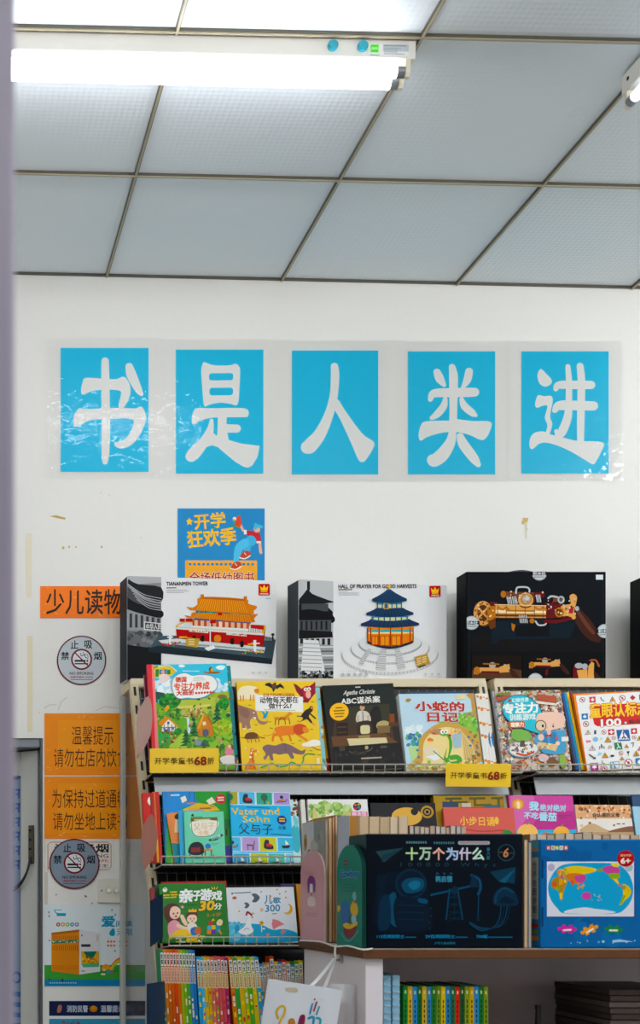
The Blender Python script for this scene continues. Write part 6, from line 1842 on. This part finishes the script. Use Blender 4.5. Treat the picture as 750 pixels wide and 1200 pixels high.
BZ = TZ + 0.001
def boxed(name, label, xl, xr, ytop, d, thick, col, side, draw, bev=0.003, cat='box', ma=SHINY):
    w = (xr - xl) / F * d
    h = PZ(ytop, d) - BZ
    t = thing(name, label, cat, (PX((xl + xr) / 2, d), d, BZ))
    m = M()
    m.box(-w / 2, w / 2, 0, thick, 0, h, col, bev=bev)
    m.obj('carton', ma, t)
    m = M()
    m.box(-w / 2 - 0.0006, -w / 2, 0.004, thick - 0.004, 0.004, h - 0.004, side)
    m.obj('side_print', ma, t)
    yb = HY - (BZ - EYE) * F / d
    c = C(w - 2 * bev, h - 2 * bev, rect=(xl, ytop, xr, yb))
    draw(c)
    c.obj('front_print', ma, t, loc=(0, 0, bev))
    return t, w, h
def d_why(c):
    c.at(420, 970, 200 / 750)
    c.fill('#05121f')
    c.blob([(60, 420), (90, 230), (160, 190), (280, 220), (310, 320), (320, 440), (200, 470)], '#071a2a')
    for i, (x0, x1, y, q) in enumerate(((207, 305, 60, '#5f8a90'), (330, 425, 62, '#4f7a84'))):
        for k in range(9):
            c.rect(x0 + k * 10.5, y - 5, x0 + k * 10.5 + 7, y + 5, q)
    c.rrect(438, 54, 580, 70, 7, '#9fb0b4').rect(446, 58, 572, 66, '#b08a94')
    for ch, x, q in zip('十万个为什么', (206, 266, 326, 386, 444, 502), ('#bfe0a8', '#b8d0b8', '#e0b0a0', '#b0c4e0', '#d0c8d8', '#c8e0d0')):
        c.text(ch, x, 84, x + 52, 138, q, 0.035)
    c.text('第六版', 566, 82, 580, 138, '#3f7f94', 0.02, vertical=True)
    c.text('100000 Whys', 182, 150, 606, 174, '#2a4f5f', -0.005, sp=1.9)
    c.ring(653, 106, 34, 38, '#2f5560', 36).text('6', 642, 86, 664, 126, '#c8906a', 0.02, skew=0.2)
    c.rect(622, 102, 638, 106, '#8a5a48').rect(668, 106, 684, 109, '#4a6a74')
    c.rect(340, 196, 352, 203, '#2a5a70').rect(372, 196, 382, 203, '#2a5a70').rect(402, 196, 412, 203, '#2a5a70')
    c.text('韩启德', 338, 210, 412, 238, '#4a90ac', 0.03)
    # paper plane, astronaut, oil pump, jellyfish, drawn in faint blue
    A, B_, D = '#0c3047', '#154d68', '#081f30'
    c.poly([(70, 100), (196, 84), (108, 150)], '#2a4a52').poly([(108, 150), (196, 84), (130, 128)], '#16333f').poly([(100, 118), (196, 84), (96, 150)], '#1d3f4a')
    c.poly([(580, 192), (695, 170), (690, 245), (620, 236)], '#0e3c52').poly([(620, 236), (695, 176), (650, 242)], '#1a5a74')
    c.ell(228, 246, 70, 68, A, 30).ell(228, 246, 60, 58, D, 28)
    c.blob([(185, 250), (205, 225), (250, 218), (284, 230), (282, 265), (250, 285), (205, 285)], B_).blob([(215, 250), (240, 232), (268, 238), (264, 262), (236, 272)], '#246f8a')
    c.blob([(75, 230), (90, 205), (120, 212), (112, 260), (95, 440), (78, 440)], D)
    c.blob([(130, 300), (160, 290), (165, 400), (175, 440), (140, 425), (125, 360)], B_).blob([(90, 320), (130, 300), (135, 430), (85, 450)], A)
    c.blob([(160, 310), (270, 315), (300, 330), (300, 440), (170, 450)], D).blob([(262, 310), (300, 318), (296, 335), (262, 328)], B_)
    for y in (340, 372, 404):
        c.line([(170, y), (285, y + 4)], 4, A)
    for x, y in ((316, 356), (318, 390), (310, 420), (312, 446)):
        c.ell(x, y, 3, 3, B_, 8)
    c.line([(318, 296), (520, 250)], 9, B_).line([(400, 270), (385, 405)], 6, B_).line([(436, 270), (458, 405)], 6, B_).line([(420, 262), (422, 405)], 4, A)
    for y in (300, 335, 370, 398):
        c.line([(397, y), (440 + (y - 300) * 0.12, y + 8)], 4, A).line([(440 + (y - 300) * 0.12, y - 8), (394, y + 18)], 3, A)
    c.poly([(405, 270), (420, 256), (438, 262), (436, 290), (408, 292)], A)
    c.curve([(498, 208), (530, 225), (538, 262), (528, 292)], 12, B_).poly([(498, 204), (520, 225), (528, 262), (490, 262)], A).line([(530, 290), (526, 405)], 4, B_).rect(520, 395, 534, 412, A)
    c.poly(spline([(596, 338), (600, 290), (630, 262), (665, 262), (695, 290), (706, 338), (650, 346)], True, 4), A).curve([(604, 330), (612, 290), (645, 266), (685, 285)], 6, B_).poly(spline([(620, 330), (650, 300), (690, 330)], True, 3), D)
    for k in range(4):
        c.curve([(630 + k * 14, 345), (622 + k * 12, 400), (596 + k * 8, 440), (540, 455 - k * 5), (490, 425 - k * 3)], 4, A if k % 2 else B_)
    for x0, s, x1 in ((76, '115位两院院士', 250), (292, '29位两院院士', 480), (520, '700幅', 680)):
        n = x0 + (x1 - x0) * (0.7 if x0 < 500 else 0.3)
        c.text(s, x0, 474, n, 490, '#2a86ac', 0.03).rect(n + 4, 483, x1, 488, '#1f6484')
    c.text('少年儿童出版社', 332, 506, 426, 517, '#2f7f9c', 0.02)
b_, w_, h_ = boxed('boxed_set', 'glossy dark navy boxed book set with faint blue drawings of an astronaut and oil pump', 430, 613, 977, 2.965, 0.13, '#06131f', '#0a1825', d_why)
def d_map(c):
    c.at(590, 910, 160 / 750)
    c.fill('#1668a0')
    for k in range(10):
        pass
    c.dabs(18, 205, 350, 780, 930, ['#1a70a8', '#145f96'], 20, 60, 3, 12)
    c.rect(200, 455, 212, 555, '#0d3f66').rect(200, 720, 212, 830, '#0d3f66')
    for ch, x, q in zip('找乐啦小屋', (230, 256, 278, 302, 328), ('#c8503a', '#e0d4b8', '#7fa83f', '#d8d8d0', '#c8602f')):
        c.rrect(x, 374, x + 22, 398, 4, q)
        c.text(ch, x + 4, 378, x + 18, 394, '#f4efe4' if q != '#e0d4b8' and q != '#d8d8d0' else '#3a6a8a', 0.03)
    c.rect(236, 468, 728, 778, '#0f4f80').rect(232, 463, 722, 772, '#dcdde6')
    c.poly(spline([(238, 620), (250, 560), (290, 500), (350, 475), (480, 470), (610, 475), (670, 505), (706, 560), (718, 620), (706, 680), (670, 730), (620, 755), (480, 758), (330, 755), (290, 725), (255, 680)], True, 4), '#1fa0c8')
    c.ell(256, 496, 20, 22, '#b8b0c8', 16).ell(694, 496, 22, 24, '#a8c0c8', 16)
    # continents
    YE, PK, GR, OR_, OC = '#dcc03a', '#c0509a', '#8fa83a', '#d0803a', '#b08a3a'
    c.blob([(330, 500), (380, 488), (450, 492), (508, 505), (500, 520), (450, 532), (400, 535), (350, 525)], YE)
    c.blob([(255, 590), (268, 560), (300, 545), (330, 560), (348, 575), (335, 605), (325, 640), (318, 680), (306, 676), (296, 630), (262, 612)], OC)
    c.poly([(258, 585), (280, 570), (290, 600), (262, 606)], '#c8642f').poly([(300, 560), (320, 555), (322, 590), (300, 598)], '#dca03a').poly([(300, 640), (322, 636), (316, 674), (306, 674)], YE).poly([(330, 560), (345, 575), (336, 586), (326, 576)], '#e0c85a').ell(292, 615, 12, 10, '#8fa83a', 10)
    c.blob([(300, 530), (320, 512), (350, 520), (360, 540), (330, 552), (305, 548)], '#d8a848').dabs(24, 295, 505, 350, 560, ['#c0609a', '#8fa83a', '#d8803a', '#d8c04a'], 5, 10, 3)
    c.blob([(345, 535), (390, 528), (440, 535), (452, 552), (430, 580), (410, 590), (390, 585), (375, 598), (362, 575), (345, 565)], OR_)
    c.blob([(392, 545), (430, 538), (452, 550), (436, 580), (408, 580), (388, 562)], PK).poly([(362, 568), (385, 572), (378, 600), (370, 596)], '#d0603a').dabs(14, 400, 585, 440, 615, ['#c08a4a', '#c8a060'], 4, 9, 5)
    c.blob([(425, 660), (436, 640), (455, 634), (478, 645), (474, 672), (450, 676), (430, 668)], PK).dabs(10, 480, 640, 540, 690, ['#c8b8a0'], 2, 5, 6)
    c.blob([(520, 505), (545, 500), (545, 518), (522, 520)], '#7f9a3a').blob([(545, 500), (590, 485), (640, 505), (636, 528), (600, 535), (560, 525)], PK).blob([(580, 530), (635, 530), (640, 555), (600, 562), (585, 552)], GR).poly([(600, 560), (625, 560), (640, 590), (628, 588)], '#dcc03a').blob([(590, 478), (630, 476), (636, 492), (610, 492)], '#d8c848')
    c.blob([(655, 595), (680, 595), (706, 625), (698, 655), (672, 680), (650, 705), (640, 700), (660, 650)], YE).poly([(655, 595), (676, 598), (668, 625), (656, 620)], OC).poly([(660, 650), (676, 655), (650, 705), (640, 700)], GR).blob([(630, 590), (650, 592), (648, 604), (632, 600)], '#b88a5a')
    c.poly(spline([(330, 752), (350, 735), (440, 720), (500, 728), (560, 735), (620, 748), (560, 757), (440, 758)], True, 3), '#d8dde4')
    c.ell(674, 446, 48, 46, '#b02228', 30).text('适合年龄', 644, 422, 706, 434, '#e8c8a0', 0.02).text('6+', 648, 444, 700, 474, '#f0e8dc', 0.05)
    def piece(x, y, q, rot):
        cr, sr = math.cos(rot), math.sin(rot)
        T = lambda a, b: (x + a * cr - b * sr, y + a * sr + b * cr)
        c.poly([T(-30, -24), T(30, -24), T(30, 24), T(-30, 24)], q)
        for a, b in ((-42, 0), (42, 0)):
            c.ell(*T(a, b), 12, 11, q, 12).poly([T(a * 0.6, -8), T(a, -8), T(a, 8), T(a * 0.6, 8)], q)
        for a, b in ((0, -24), (0, 26)):
            c.ell(*T(a, b), 11, 12, '#1668a0', 12)
        c.poly([T(-24, 4), T(24, -2), T(24, 8), T(-24, 13)], '#f0e4e4')
    piece(345, 842, '#c83a9a', 0.05); piece(470, 846, '#d89a2a', -0.4); piece(606, 844, '#2f8a48', 0.12)
    c.dabs(12, 340, 905, 740, 922, ['#a8d0e0', '#6fb0d0'], 3, 9, 8)
    c.poly([(600, 905), (640, 900), (720, 914), (600, 916)], '#a8d0e8')
mb, mw, mh = boxed('puzzle_box', 'shiny blue puzzle box with a world map on the front', 633, 753, 983.5, 2.965, 0.05, '#1668a0', '#2b6d92', d_map)
c = C(0.048, mh - 0.006, rect=(0, 0, 60, 600)); 
c.fill('#2f7396').rect(8, 0, 52, 60, '#4f8a9a').rect(14, 40, 46, 58, '#b07a5a').rect(8, 95, 52, 445, '#b0aea4')
for k in range(6):
    c.text('世界地图拼图'[k], 18, 120 + k * 50, 42, 160 + k * 50, '#5a6670', 0.02)
c.rect(8, 470, 52, 492, '#a83a34').rect(8, 505, 52, 526, '#6f7a3a').rect(8, 540, 52, 566, '#c8803a')
sp = c.obj('spine_print', SHINY, mb, loc=(-mw / 2 - 0.0006, 0.025, 0.003), rot=(0, 0, -math.pi / 2))

# books standing behind the boxes, only their page edges and tops showing
def stand_block(label, x0, x1, ytop, d, depth, page, cov, group, roll=0.0, name='paperback', base=None):
    w = (x1 - x0) / F * d - 0.0006
    z0 = base or BZ
    h = PZ(ytop, d) - z0
    a = math.radians(roll)
    t = thing(name, label, 'book', (PX((x0 + x1) / 2, d) - h * math.sin(a), d, z0), (0, a, 0), group)
    m = M(); m.box(-w / 2 + 0.0012, w / 2 - 0.0012, 0, depth, 0.001, h - 0.001, page); m.obj('page_block', PAGES, t)
    m = M()
    m.box(-w / 2, -w / 2 + 0.0011, -0.001, depth + 0.001, 0, h, cov)
    m.box(w / 2 - 0.0011, w / 2, -0.001, depth + 0.001, 0, h, cov)
    m.box(-w / 2, w / 2, depth + 0.0002, depth + 0.0014, 0, h, cov)
    m.obj('cover', PAPER, t)
    return t
xs = [(409, 421, 955.5), (421.3, 432, 956), (432.3, 445, 956.5), (445.3, 456.5, 957), (456.8, 466.5, 957), (467, 478, 956.5)]
for k, (a, b, y) in enumerate(xs):
    stand_block('%s of six tall cream-edged books rising behind the dark navy box' % ORD[k], a, b, y, 3.12, 0.085, ['#b98a52', '#d9c3a4', '#dcc6a8', '#d2bc9c', '#e2d2ba', '#dccab0'][k], ['#b4b8c0', '#c9b08a', '#a88a60', '#d8c8a8', '#b09470', '#c8b490'][k], 'tall cream-edged books behind the navy box')
x = 479.5
for k in range(11):
    w_ = [6, 7, 5, 6, 7, 6, 6, 5, 7, 6, 5.5][k]
    stand_block('%s of eleven lower thin books behind the navy box, after the tall cream ones' % ORD[k], x, x + w_ - 0.3, 967.5 + (k % 4) * 0.6, 3.12, 0.19, ['#d6ccc0', '#c9b8a6', '#dcd2c4'][k % 3], ['#8a4a4a', '#5f6a8a', '#c8b8a0', '#a87a5a'][k % 4], 'lower thin books behind the navy box')
    x += w_
x = 620.5
for k in range(12):
    w_ = [9, 11, 10, 12, 11, 9, 12, 11, 10, 11, 12, 11][k]
    stand_block('%s of twelve pale books just showing above the blue map puzzle box' % ORD[k], x, x + w_ - 0.4, 977.5 - 0.35 * k * (k < 7) + (k % 3) * 0.5, 3.06, 0.19, ['#cfc0ac', '#d8ccbc', '#c2b098'][k % 3], ['#8a6a4a', '#c8b8a0', '#6a6a72', '#a88a6a'][k % 4], 'pale books behind the map puzzle box')
    x += w_
stand_block('cream-edged book squeezed upright between the navy box and the map puzzle box', 614.2, 618.4, 984, 2.967, 0.08, '#cbb89c', '#a8927a', None)
stand_block('thin grey book beside the cream-edged one between the two boxes', 619, 622.8, 987, 2.967, 0.02, '#b8b2a8', '#7a8088', None)

# the end of the stand: books facing sideways, and arch-topped board books
EX = TX0 + 0.002
def side_book(label, y0, y1, ytop, x, thick, cover, page, draw=None, arch=False, name='storybook', ma=GLOSS, group=None):
    """a book whose cover faces the end of the stand (-x); y0 nearest the viewer"""
    w = y1 - y0
    h = PZ(ytop, y0) - BZ
    t = thing(name, label, 'book', (x, (y0 + y1) / 2, BZ), (0, 0, -math.pi / 2), group)
    # local: x runs away from the viewer's right .. face looks along -y local
    def outline(e=0.0):
        if not arch:
            return [(-w / 2 + e, e), (w / 2 - e, e), (w / 2 - e, h - e), (-w / 2 + e, h - e)]
        pts = [(-w / 2 + e, e), (w / 2 - e, e), (w / 2 - e, h * 0.74)]
        for k in range(1, 12):
            a = math.pi * k / 12
            pts.append(((w / 2 - e) * math.cos(a), h * 0.74 + (h * 0.26 - e) * math.sin(a)))
        return pts + [(-w / 2 + e, h * 0.74)]
    ct = 0.0006
    m = M()
    m.prism(outline(), lambda p, e: (p[0], ct * e, p[1]), cover)
    m.prism(outline(), lambda p, e: (p[0], thick - ct + ct * e, p[1]), cover)
    m.obj('cover', ma, t)
    m = M()
    m.prism(outline(0.002), lambda p, e: (p[0], ct + (thick - 2 * ct) * e, p[1]), page)
    m.obj('page_block', PAGES, t)
    if draw:
        c = C(w, h, rect=(0, 0, 100, 200))
        draw(c)
        c.obj('cover_print', ma, t)
    return t
def d_cow(c):
    c.text('Cowboy', 14, 50, 88, 68, '#1d4f86', 0.05, '#6fa4b8', 0.06)
    c.rect(30, 30, 46, 40, '#7a2430').rect(34, 34, 42, 36, '#c8808a')
    for k in range(3):
        c.rect(25, 78 + k * 6, 75, 79.5 + k * 6, '#17614f')
    c.blob([(20, 120), (34, 108), (48, 118), (52, 140), (44, 158), (26, 160), (18, 140)], '#1f5f9a').blob([(56, 128), (66, 112), (82, 116), (86, 132), (72, 142)], '#c8a83a').ell(75, 112, 3, 4, '#b83a34', 10)
    c.blob([(2, 124), (12, 120), (16, 128), (6, 134)], '#c8a83a').blob([(64, 100), (74, 92), (80, 104), (72, 110)], '#7fa8b8').ell(70, 146, 10, 9, '#8fb4c0', 14)
    c.poly(spline([(26, 160), (40, 154), (62, 156), (84, 150), (78, 162), (50, 168)], True, 3), '#c8a83a').poly(spline([(28, 166), (56, 166), (82, 158), (72, 176), (52, 184), (34, 178)], True, 3), '#7a1f2c')
    c.line([(55, 140), (55, 158)], 3, '#7a1f2c').curve([(18, 176), (50, 190), (88, 168)], 3, '#5f9aa0')
side_book('arch-topped teal board book with blue lettering at the end of the stand', 2.968, 3.15, 988.5, EX, 0.010, '#187a6a', '#0f3f38', d_cow, True, 'board_book', group='arch-topped board books')
def d_girl(c):
    c.blob([(32, 66), (44, 56), (60, 60), (66, 72), (64, 92), (56, 92), (54, 76), (42, 76), (40, 92), (32, 92)], '#7a3f80').rect(42, 74, 54, 92, '#e8dcd4').poly([(44, 96), (54, 96), (49, 101)], '#7a2f5a')
    c.blob([(36, 104), (60, 104), (64, 122), (34, 122)], '#d8c8c4').rect(24, 138, 76, 140, '#a88a98').rect(24, 143, 72, 145, '#a88a98').rect(30, 50, 70, 52, '#b8929a')
side_book('arch-topped pink board book with a purple haired girl at the end of the stand', 3.255, 3.46, 995, EX, 0.006, '#c79aa0', '#d8ccc0', d_girl, True, 'board_book', group='arch-topped board books')
def d_medal(c):
    c.fill('#b4aeae')
    c.poly([(0, 0), (50, 0), (48, 60), (0, 60)], '#c0bcba').poly([(50, 0), (100, 0), (100, 200), (60, 120)], '#8f8a84')
    c.ell(14, 34, 8, 15, '#a8842c', 18).ell(14, 34, 4, 8, '#6f5a1c', 14).dabs(30, 30, 20, 100, 190, ['#6f7078', '#9a948c', '#7f7a6a', '#a8a49c'], 5, 14, 3)
side_book('grey storybook with a gold medallion just behind the pink board book', 3.262, 3.465, 960, EX + 0.007, 0.006, '#aba6a4', '#d2c4b0', d_medal, name='storybook')
endb = [(0.009, '#d9c6a6', '#c08a3a', 958), (0.007, '#cfb48e', '#8a4a26', 956.5), (0.007, '#d8cab4', '#b0885a', 955), (0.006, '#e0d6c6', '#8f6a4a', 956)]
x = EX + 0.014
nm = ['thick cream book with an ochre cover', 'cream book with a brown cover', 'thin cream book with a tan cover', 'pale book with a dull brown cover']
for k, (th_, pg, cv, yt) in enumerate(endb):
    side_book('%s stacked sideways behind the grey medallion storybook' % nm[k], 3.258, 3.45, yt, x, th_, cv, pg, name='storybook', group='storybooks standing sideways at the end of the stand')
    x += th_ + 0.001
side_book('white and slate spine book standing sideways next to the tall cream-edged books', 3.255, 3.44, 955, x, 0.012, '#b4b8c0', '#a9b0ba', name='storybook', group='storybooks standing sideways at the end of the stand')

# ------------------------------------------------------------------ inside the stand
IZ = SHZ + 0.001
def d_note(c):
    c.fill('#a9cfe2')
    for k in range(9):
        c.rect(0, 4 + k * 11, 10, 9 + k * 11, '#d8e8f0')
for k in range(2):
    x = 450 + k * 10.5
    d = 3.0 + 0.0
    h = PZ(1143.5 - k * 0.5, d) - IZ
    w = 8.5 / F * d
    t = thing('spiral_notebook', ['light blue spiral notebook nearest the pale side of the stand', 'light blue spiral notebook next to the green spines inside the stand'][k], 'notebook', (PX(x + 4.5, d), d, IZ), group='spiral notebooks')
    m = M(); m.box(-w / 2, w / 2, 0.004, 0.15, 0, h, '#9cc6dc', bev=0.001); m.obj('cover', GLOSS, t)
    for j in range(14):
        m = M()
        z = 0.012 + j * (h - 0.02) / 13
        m.tube([(w * 0.45 * math.cos(a), 0.003 - 0.006 * math.sin(a), z) for a in [math.pi * q / 6 for q in range(7)]], 0.0016, '#dfe8ec', 5)
        m.obj('ring', METAL, t)
sp = [('#2f8a3f', 'green'), ('#d8b02f', 'yellow'), ('#3a8fc0', 'blue'), ('#1f6a3a', 'dark green'), ('#cfae3a', 'mustard'), ('#3f86b0', 'steel blue'), ('#2f7f3a', 'leaf green'), ('#6f8f2f', 'olive'), ('#d8b834', 'bright yellow'), ('#2f82b8', 'mid blue'), ('#256f4a', 'bottle green'), ('#c83a2c', 'red'), ('#1f5f38', 'forest green'), ('#8a9a34', 'moss'), ('#d0a82c', 'gold'), ('#3690c4', 'sky blue'), ('#2a7a3c', 'grass green'), ('#7f9432', 'pale olive')]
def sp_small(k):
    def d(c):
        c.rect(3.4, 5, 6.6, 9, '#d8d0a0')
        rnd = random.Random(k)
        for j in range(6):
            c.rect(3.6, 16 + j * 6, 6.4, 20 + j * 6, '#1f2f1c')
    return d
for k, (q, nm_) in enumerate(sp):
    x = 472.5 + k * 5.55
    spine_book('%s narrow spine inside the stand, %s after the spiral notebooks' % (nm_, ORD[k]), x, x + 5.3, 1155.5 + (k % 3) * 0.4, 3.03, IZ, 0.16, q, 'narrow spines inside the stand', draw=sp_small(k), name='paperback')
# black bottle
t = thing('bottle', 'black narrow-necked bottle top inside the stand between spines and magazines', 'bottle', (PX(630.5, 3.1), 3.1, IZ))
prof = [(0.0, 0.022), (0.06, 0.022), (0.08, 0.013), (0.094, 0.0075), (0.15, 0.0062)]
m = M()
for (z1, r1), (z2, r2) in zip(prof[:-1], prof[1:]):
    m.cyl((0, 0, z1), (0, 0, z2), r1, '#1a1a1d', 18, r2)
m.obj('body', PLASTIC, t)
m = M(); hz = PZ(1177.5, 3.1) - IZ
m.cyl((0, 0, 0.15), (0, 0, hz - 0.012), 0.006, '#101012', 16); m.cyl((0, 0, hz - 0.012), (0, 0, hz), 0.0075, '#0c0c0e', 16); m.obj('cap', PLASTIC, t)
# pile of magazines
ztop = PZ(1159, 3.05)
n = 13
thk = (ztop - IZ) / n
rnd = random.Random(2)
for k in range(n):
    dx = rnd.uniform(-0.004, 0.004)
    up = n - k
    t = thing('magazine', '%s magazine from the top of the dark pile inside the stand' % ORD[up - 1], 'magazine', (PX(713, 3.05) + 0.105 + dx, 3.04 + rnd.uniform(0, 0.006), IZ + k * thk), group='magazines piled inside the stand')
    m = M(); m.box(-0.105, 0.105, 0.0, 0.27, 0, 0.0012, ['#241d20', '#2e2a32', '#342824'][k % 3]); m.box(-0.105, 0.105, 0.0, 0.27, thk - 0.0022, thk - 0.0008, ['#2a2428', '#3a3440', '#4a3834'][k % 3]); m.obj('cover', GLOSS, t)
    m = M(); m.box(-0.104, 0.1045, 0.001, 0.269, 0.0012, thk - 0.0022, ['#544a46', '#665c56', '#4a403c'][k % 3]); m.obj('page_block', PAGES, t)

# ------------------------------------------------------------------ carrier bags hung on the end of the stand
def bag(label, cx, d, w, ztop, h, depth, ma, col, seed, draw=None, handles=True, tilt=0.0, grp=None):
    t = thing('carrier_bag', label, 'bag', (cx, d, ztop - h), (0, math.radians(tilt), 0), grp)
    m = M()
    rnd = random.Random(seed)
    nx, nz = 12, 14
    for side in (0, 1):
        base = len(m.v)
        for i in range(nx + 1):
            for j in range(nz + 1):
                u, v = i / nx, j / nz
                bulge = math.sin(math.pi * u) * (1 - 0.55 * v) * depth / 2
                bulge += 0.002 * math.sin(9 * u + 5 * v + seed) * math.sin(math.pi * u)
                m.v.append(((u - 0.5) * w, (-1 if side == 0 else 1) * bulge, v * h))
        for i in range(nx):
            for j in range(nz):
                a = base + i * (nz + 1) + j
                m.f.append([a, a + nz + 1, a + nz + 2, a + 1]); m.c.append(lin(col))
    m.obj('body', ma, t, smooth=True)
    if draw:
        draw(t, w, h, depth)
    return t
BAGM = mat('bag_plastic', 0.4, 0.4)
BAGC = clear('cloudy_plastic', '#eeeef0', 1.0, 0.2, milk=0.45)
def bag_print(t, w, h, depth):
    c = C(w, h, rect=(0, 0, 92, 92 * h / w))
    marks = [('blob', 22, 12, 9, 4, '#b8a48a')]
    c.blob([(22, 8), (34, 6), (36, 11), (24, 12)], '#b8ab98').ell(58, 16, 1.2, 1.2, '#a83a3a', 8)
    # loose painted shapes in many colours
    c.curve([(18, 46), (15, 38), (19, 31), (24, 32), (24, 40), (21, 48), (20, 60)], 2.6, '#c8a84a')
    c.blob([(30, 46), (36, 43), (39, 50), (35, 56), (37, 66), (30, 68), (31, 58)], '#a8763a')
    c.blob([(43, 40), (49, 37), (50, 48), (47, 62), (42, 60)], '#8a2434').line([(46, 38), (42, 66)], 2.2, '#5a2f6a')
    c.line([(56, 22), (55, 34)], 2, '#2f7fb0').line([(61, 19), (59, 30)], 2, '#8a3a3a').line([(65, 24), (63, 34)], 2, '#2f8f9a')
    c.curve([(54, 40), (60, 38), (60, 52), (56, 62), (52, 58)], 3, '#2f93b0').curve([(64, 38), (69, 40), (68, 54), (64, 64)], 3, '#3a9fb0')
    c.blob([(72, 46), (80, 44), (83, 52), (78, 60), (80, 68), (72, 68), (74, 56)], '#2f8a4a')
    # let the print follow the bulge of the bag
    for i, (x, y, z) in enumerate(c.v):
        u, v = x / w + 0.5, z / h
        b = math.sin(math.pi * u) * (1 - 0.55 * v) * depth / 2 + 0.002 * math.sin(9 * u + 5 * v + 3) * math.sin(math.pi * u)
        c.v[i] = (x, -b - 0.0012 + y * 0.2, z)
    c.obj('lettering', PAPER, t)
d0 = 3.06
w0 = 90 / F * d0
bt = PZ(1149, d0)
cx0 = min(PX(352, d0), TX0 - w0 / 2 - 0.004 + 0.03)
bg = bag('white paper-like carrier bag with colourful characters hanging at the stand corner', PX(338, 2.93), 2.93, 88 / F * 2.93, PZ(1152, 2.93), 0.26, 0.05, BAGM, '#cfd2d8', 3, bag_print, tilt=9)
m = M()
pA = [(0.018, -0.010, 0.262), (0.045, 0.05, 0.315), (0.066, 0.19, 0.322), (0.072, 0.195, 0.300)]
m2 = spline(pA, False, 6)
top = bg.matrix_basis.inverted() @ Vector((hk.x - 0.019, hk.y, hk.z + 0.004))
P0, P1 = Vector((-0.005, -0.012, 0.240)), Vector((0.035, -0.012, 0.232))
def strap(p0, p1, nm_, col, wd):
    m = M()
    n = 10
    for e in range(n + 1):
        p = p0.lerp(p1, e / n) + Vector((0, 0, -0.008 * math.sin(math.pi * e / n)))
        ww = wd * (1 - 0.45 * e / n)
        for sx in (-1, 1):
            for yy in (-0.0006, 0.0006):
                m.v.append((p.x + sx * ww, p.y + yy, p.z))
    for e in range(n):
        a = 4 * e
        for q in ([a, a + 4, a + 6, a + 2], [a + 1, a + 3, a + 7, a + 5], [a, a + 1, a + 5, a + 4], [a + 2, a + 6, a + 7, a + 3]):
            m.f.append(q); m.c.append(lin(col))
    m.obj(nm_, BAGM, bg)
strap(P0, top, 'handle', '#e2e3e4', 0.006)
strap(P1, top + Vector((0.004, 0.002, 0)), 'handle', '#d2d2d0', 0.005)
def red_in(t, w, h, depth):
    m = M()
    m.box(-w * 0.32, w * 0.3, -0.006, 0.006, 0.02, h * 0.8, '#a02a34', bev=0.004)
    m.obj('red_lining', PAPER, t)
bag('cloudy plastic bag with something red inside, behind the white carrier bag', PX(397, 3.03), 3.03, 0.068, PZ(1153, 3.03), 0.24, 0.035, BAGC, '#e8e4e2', 5, red_in, tilt=2)

if _fo.name in COL.objects:
    COL.objects.unlink(_fo)
bpy.data.objects.remove(_fo)
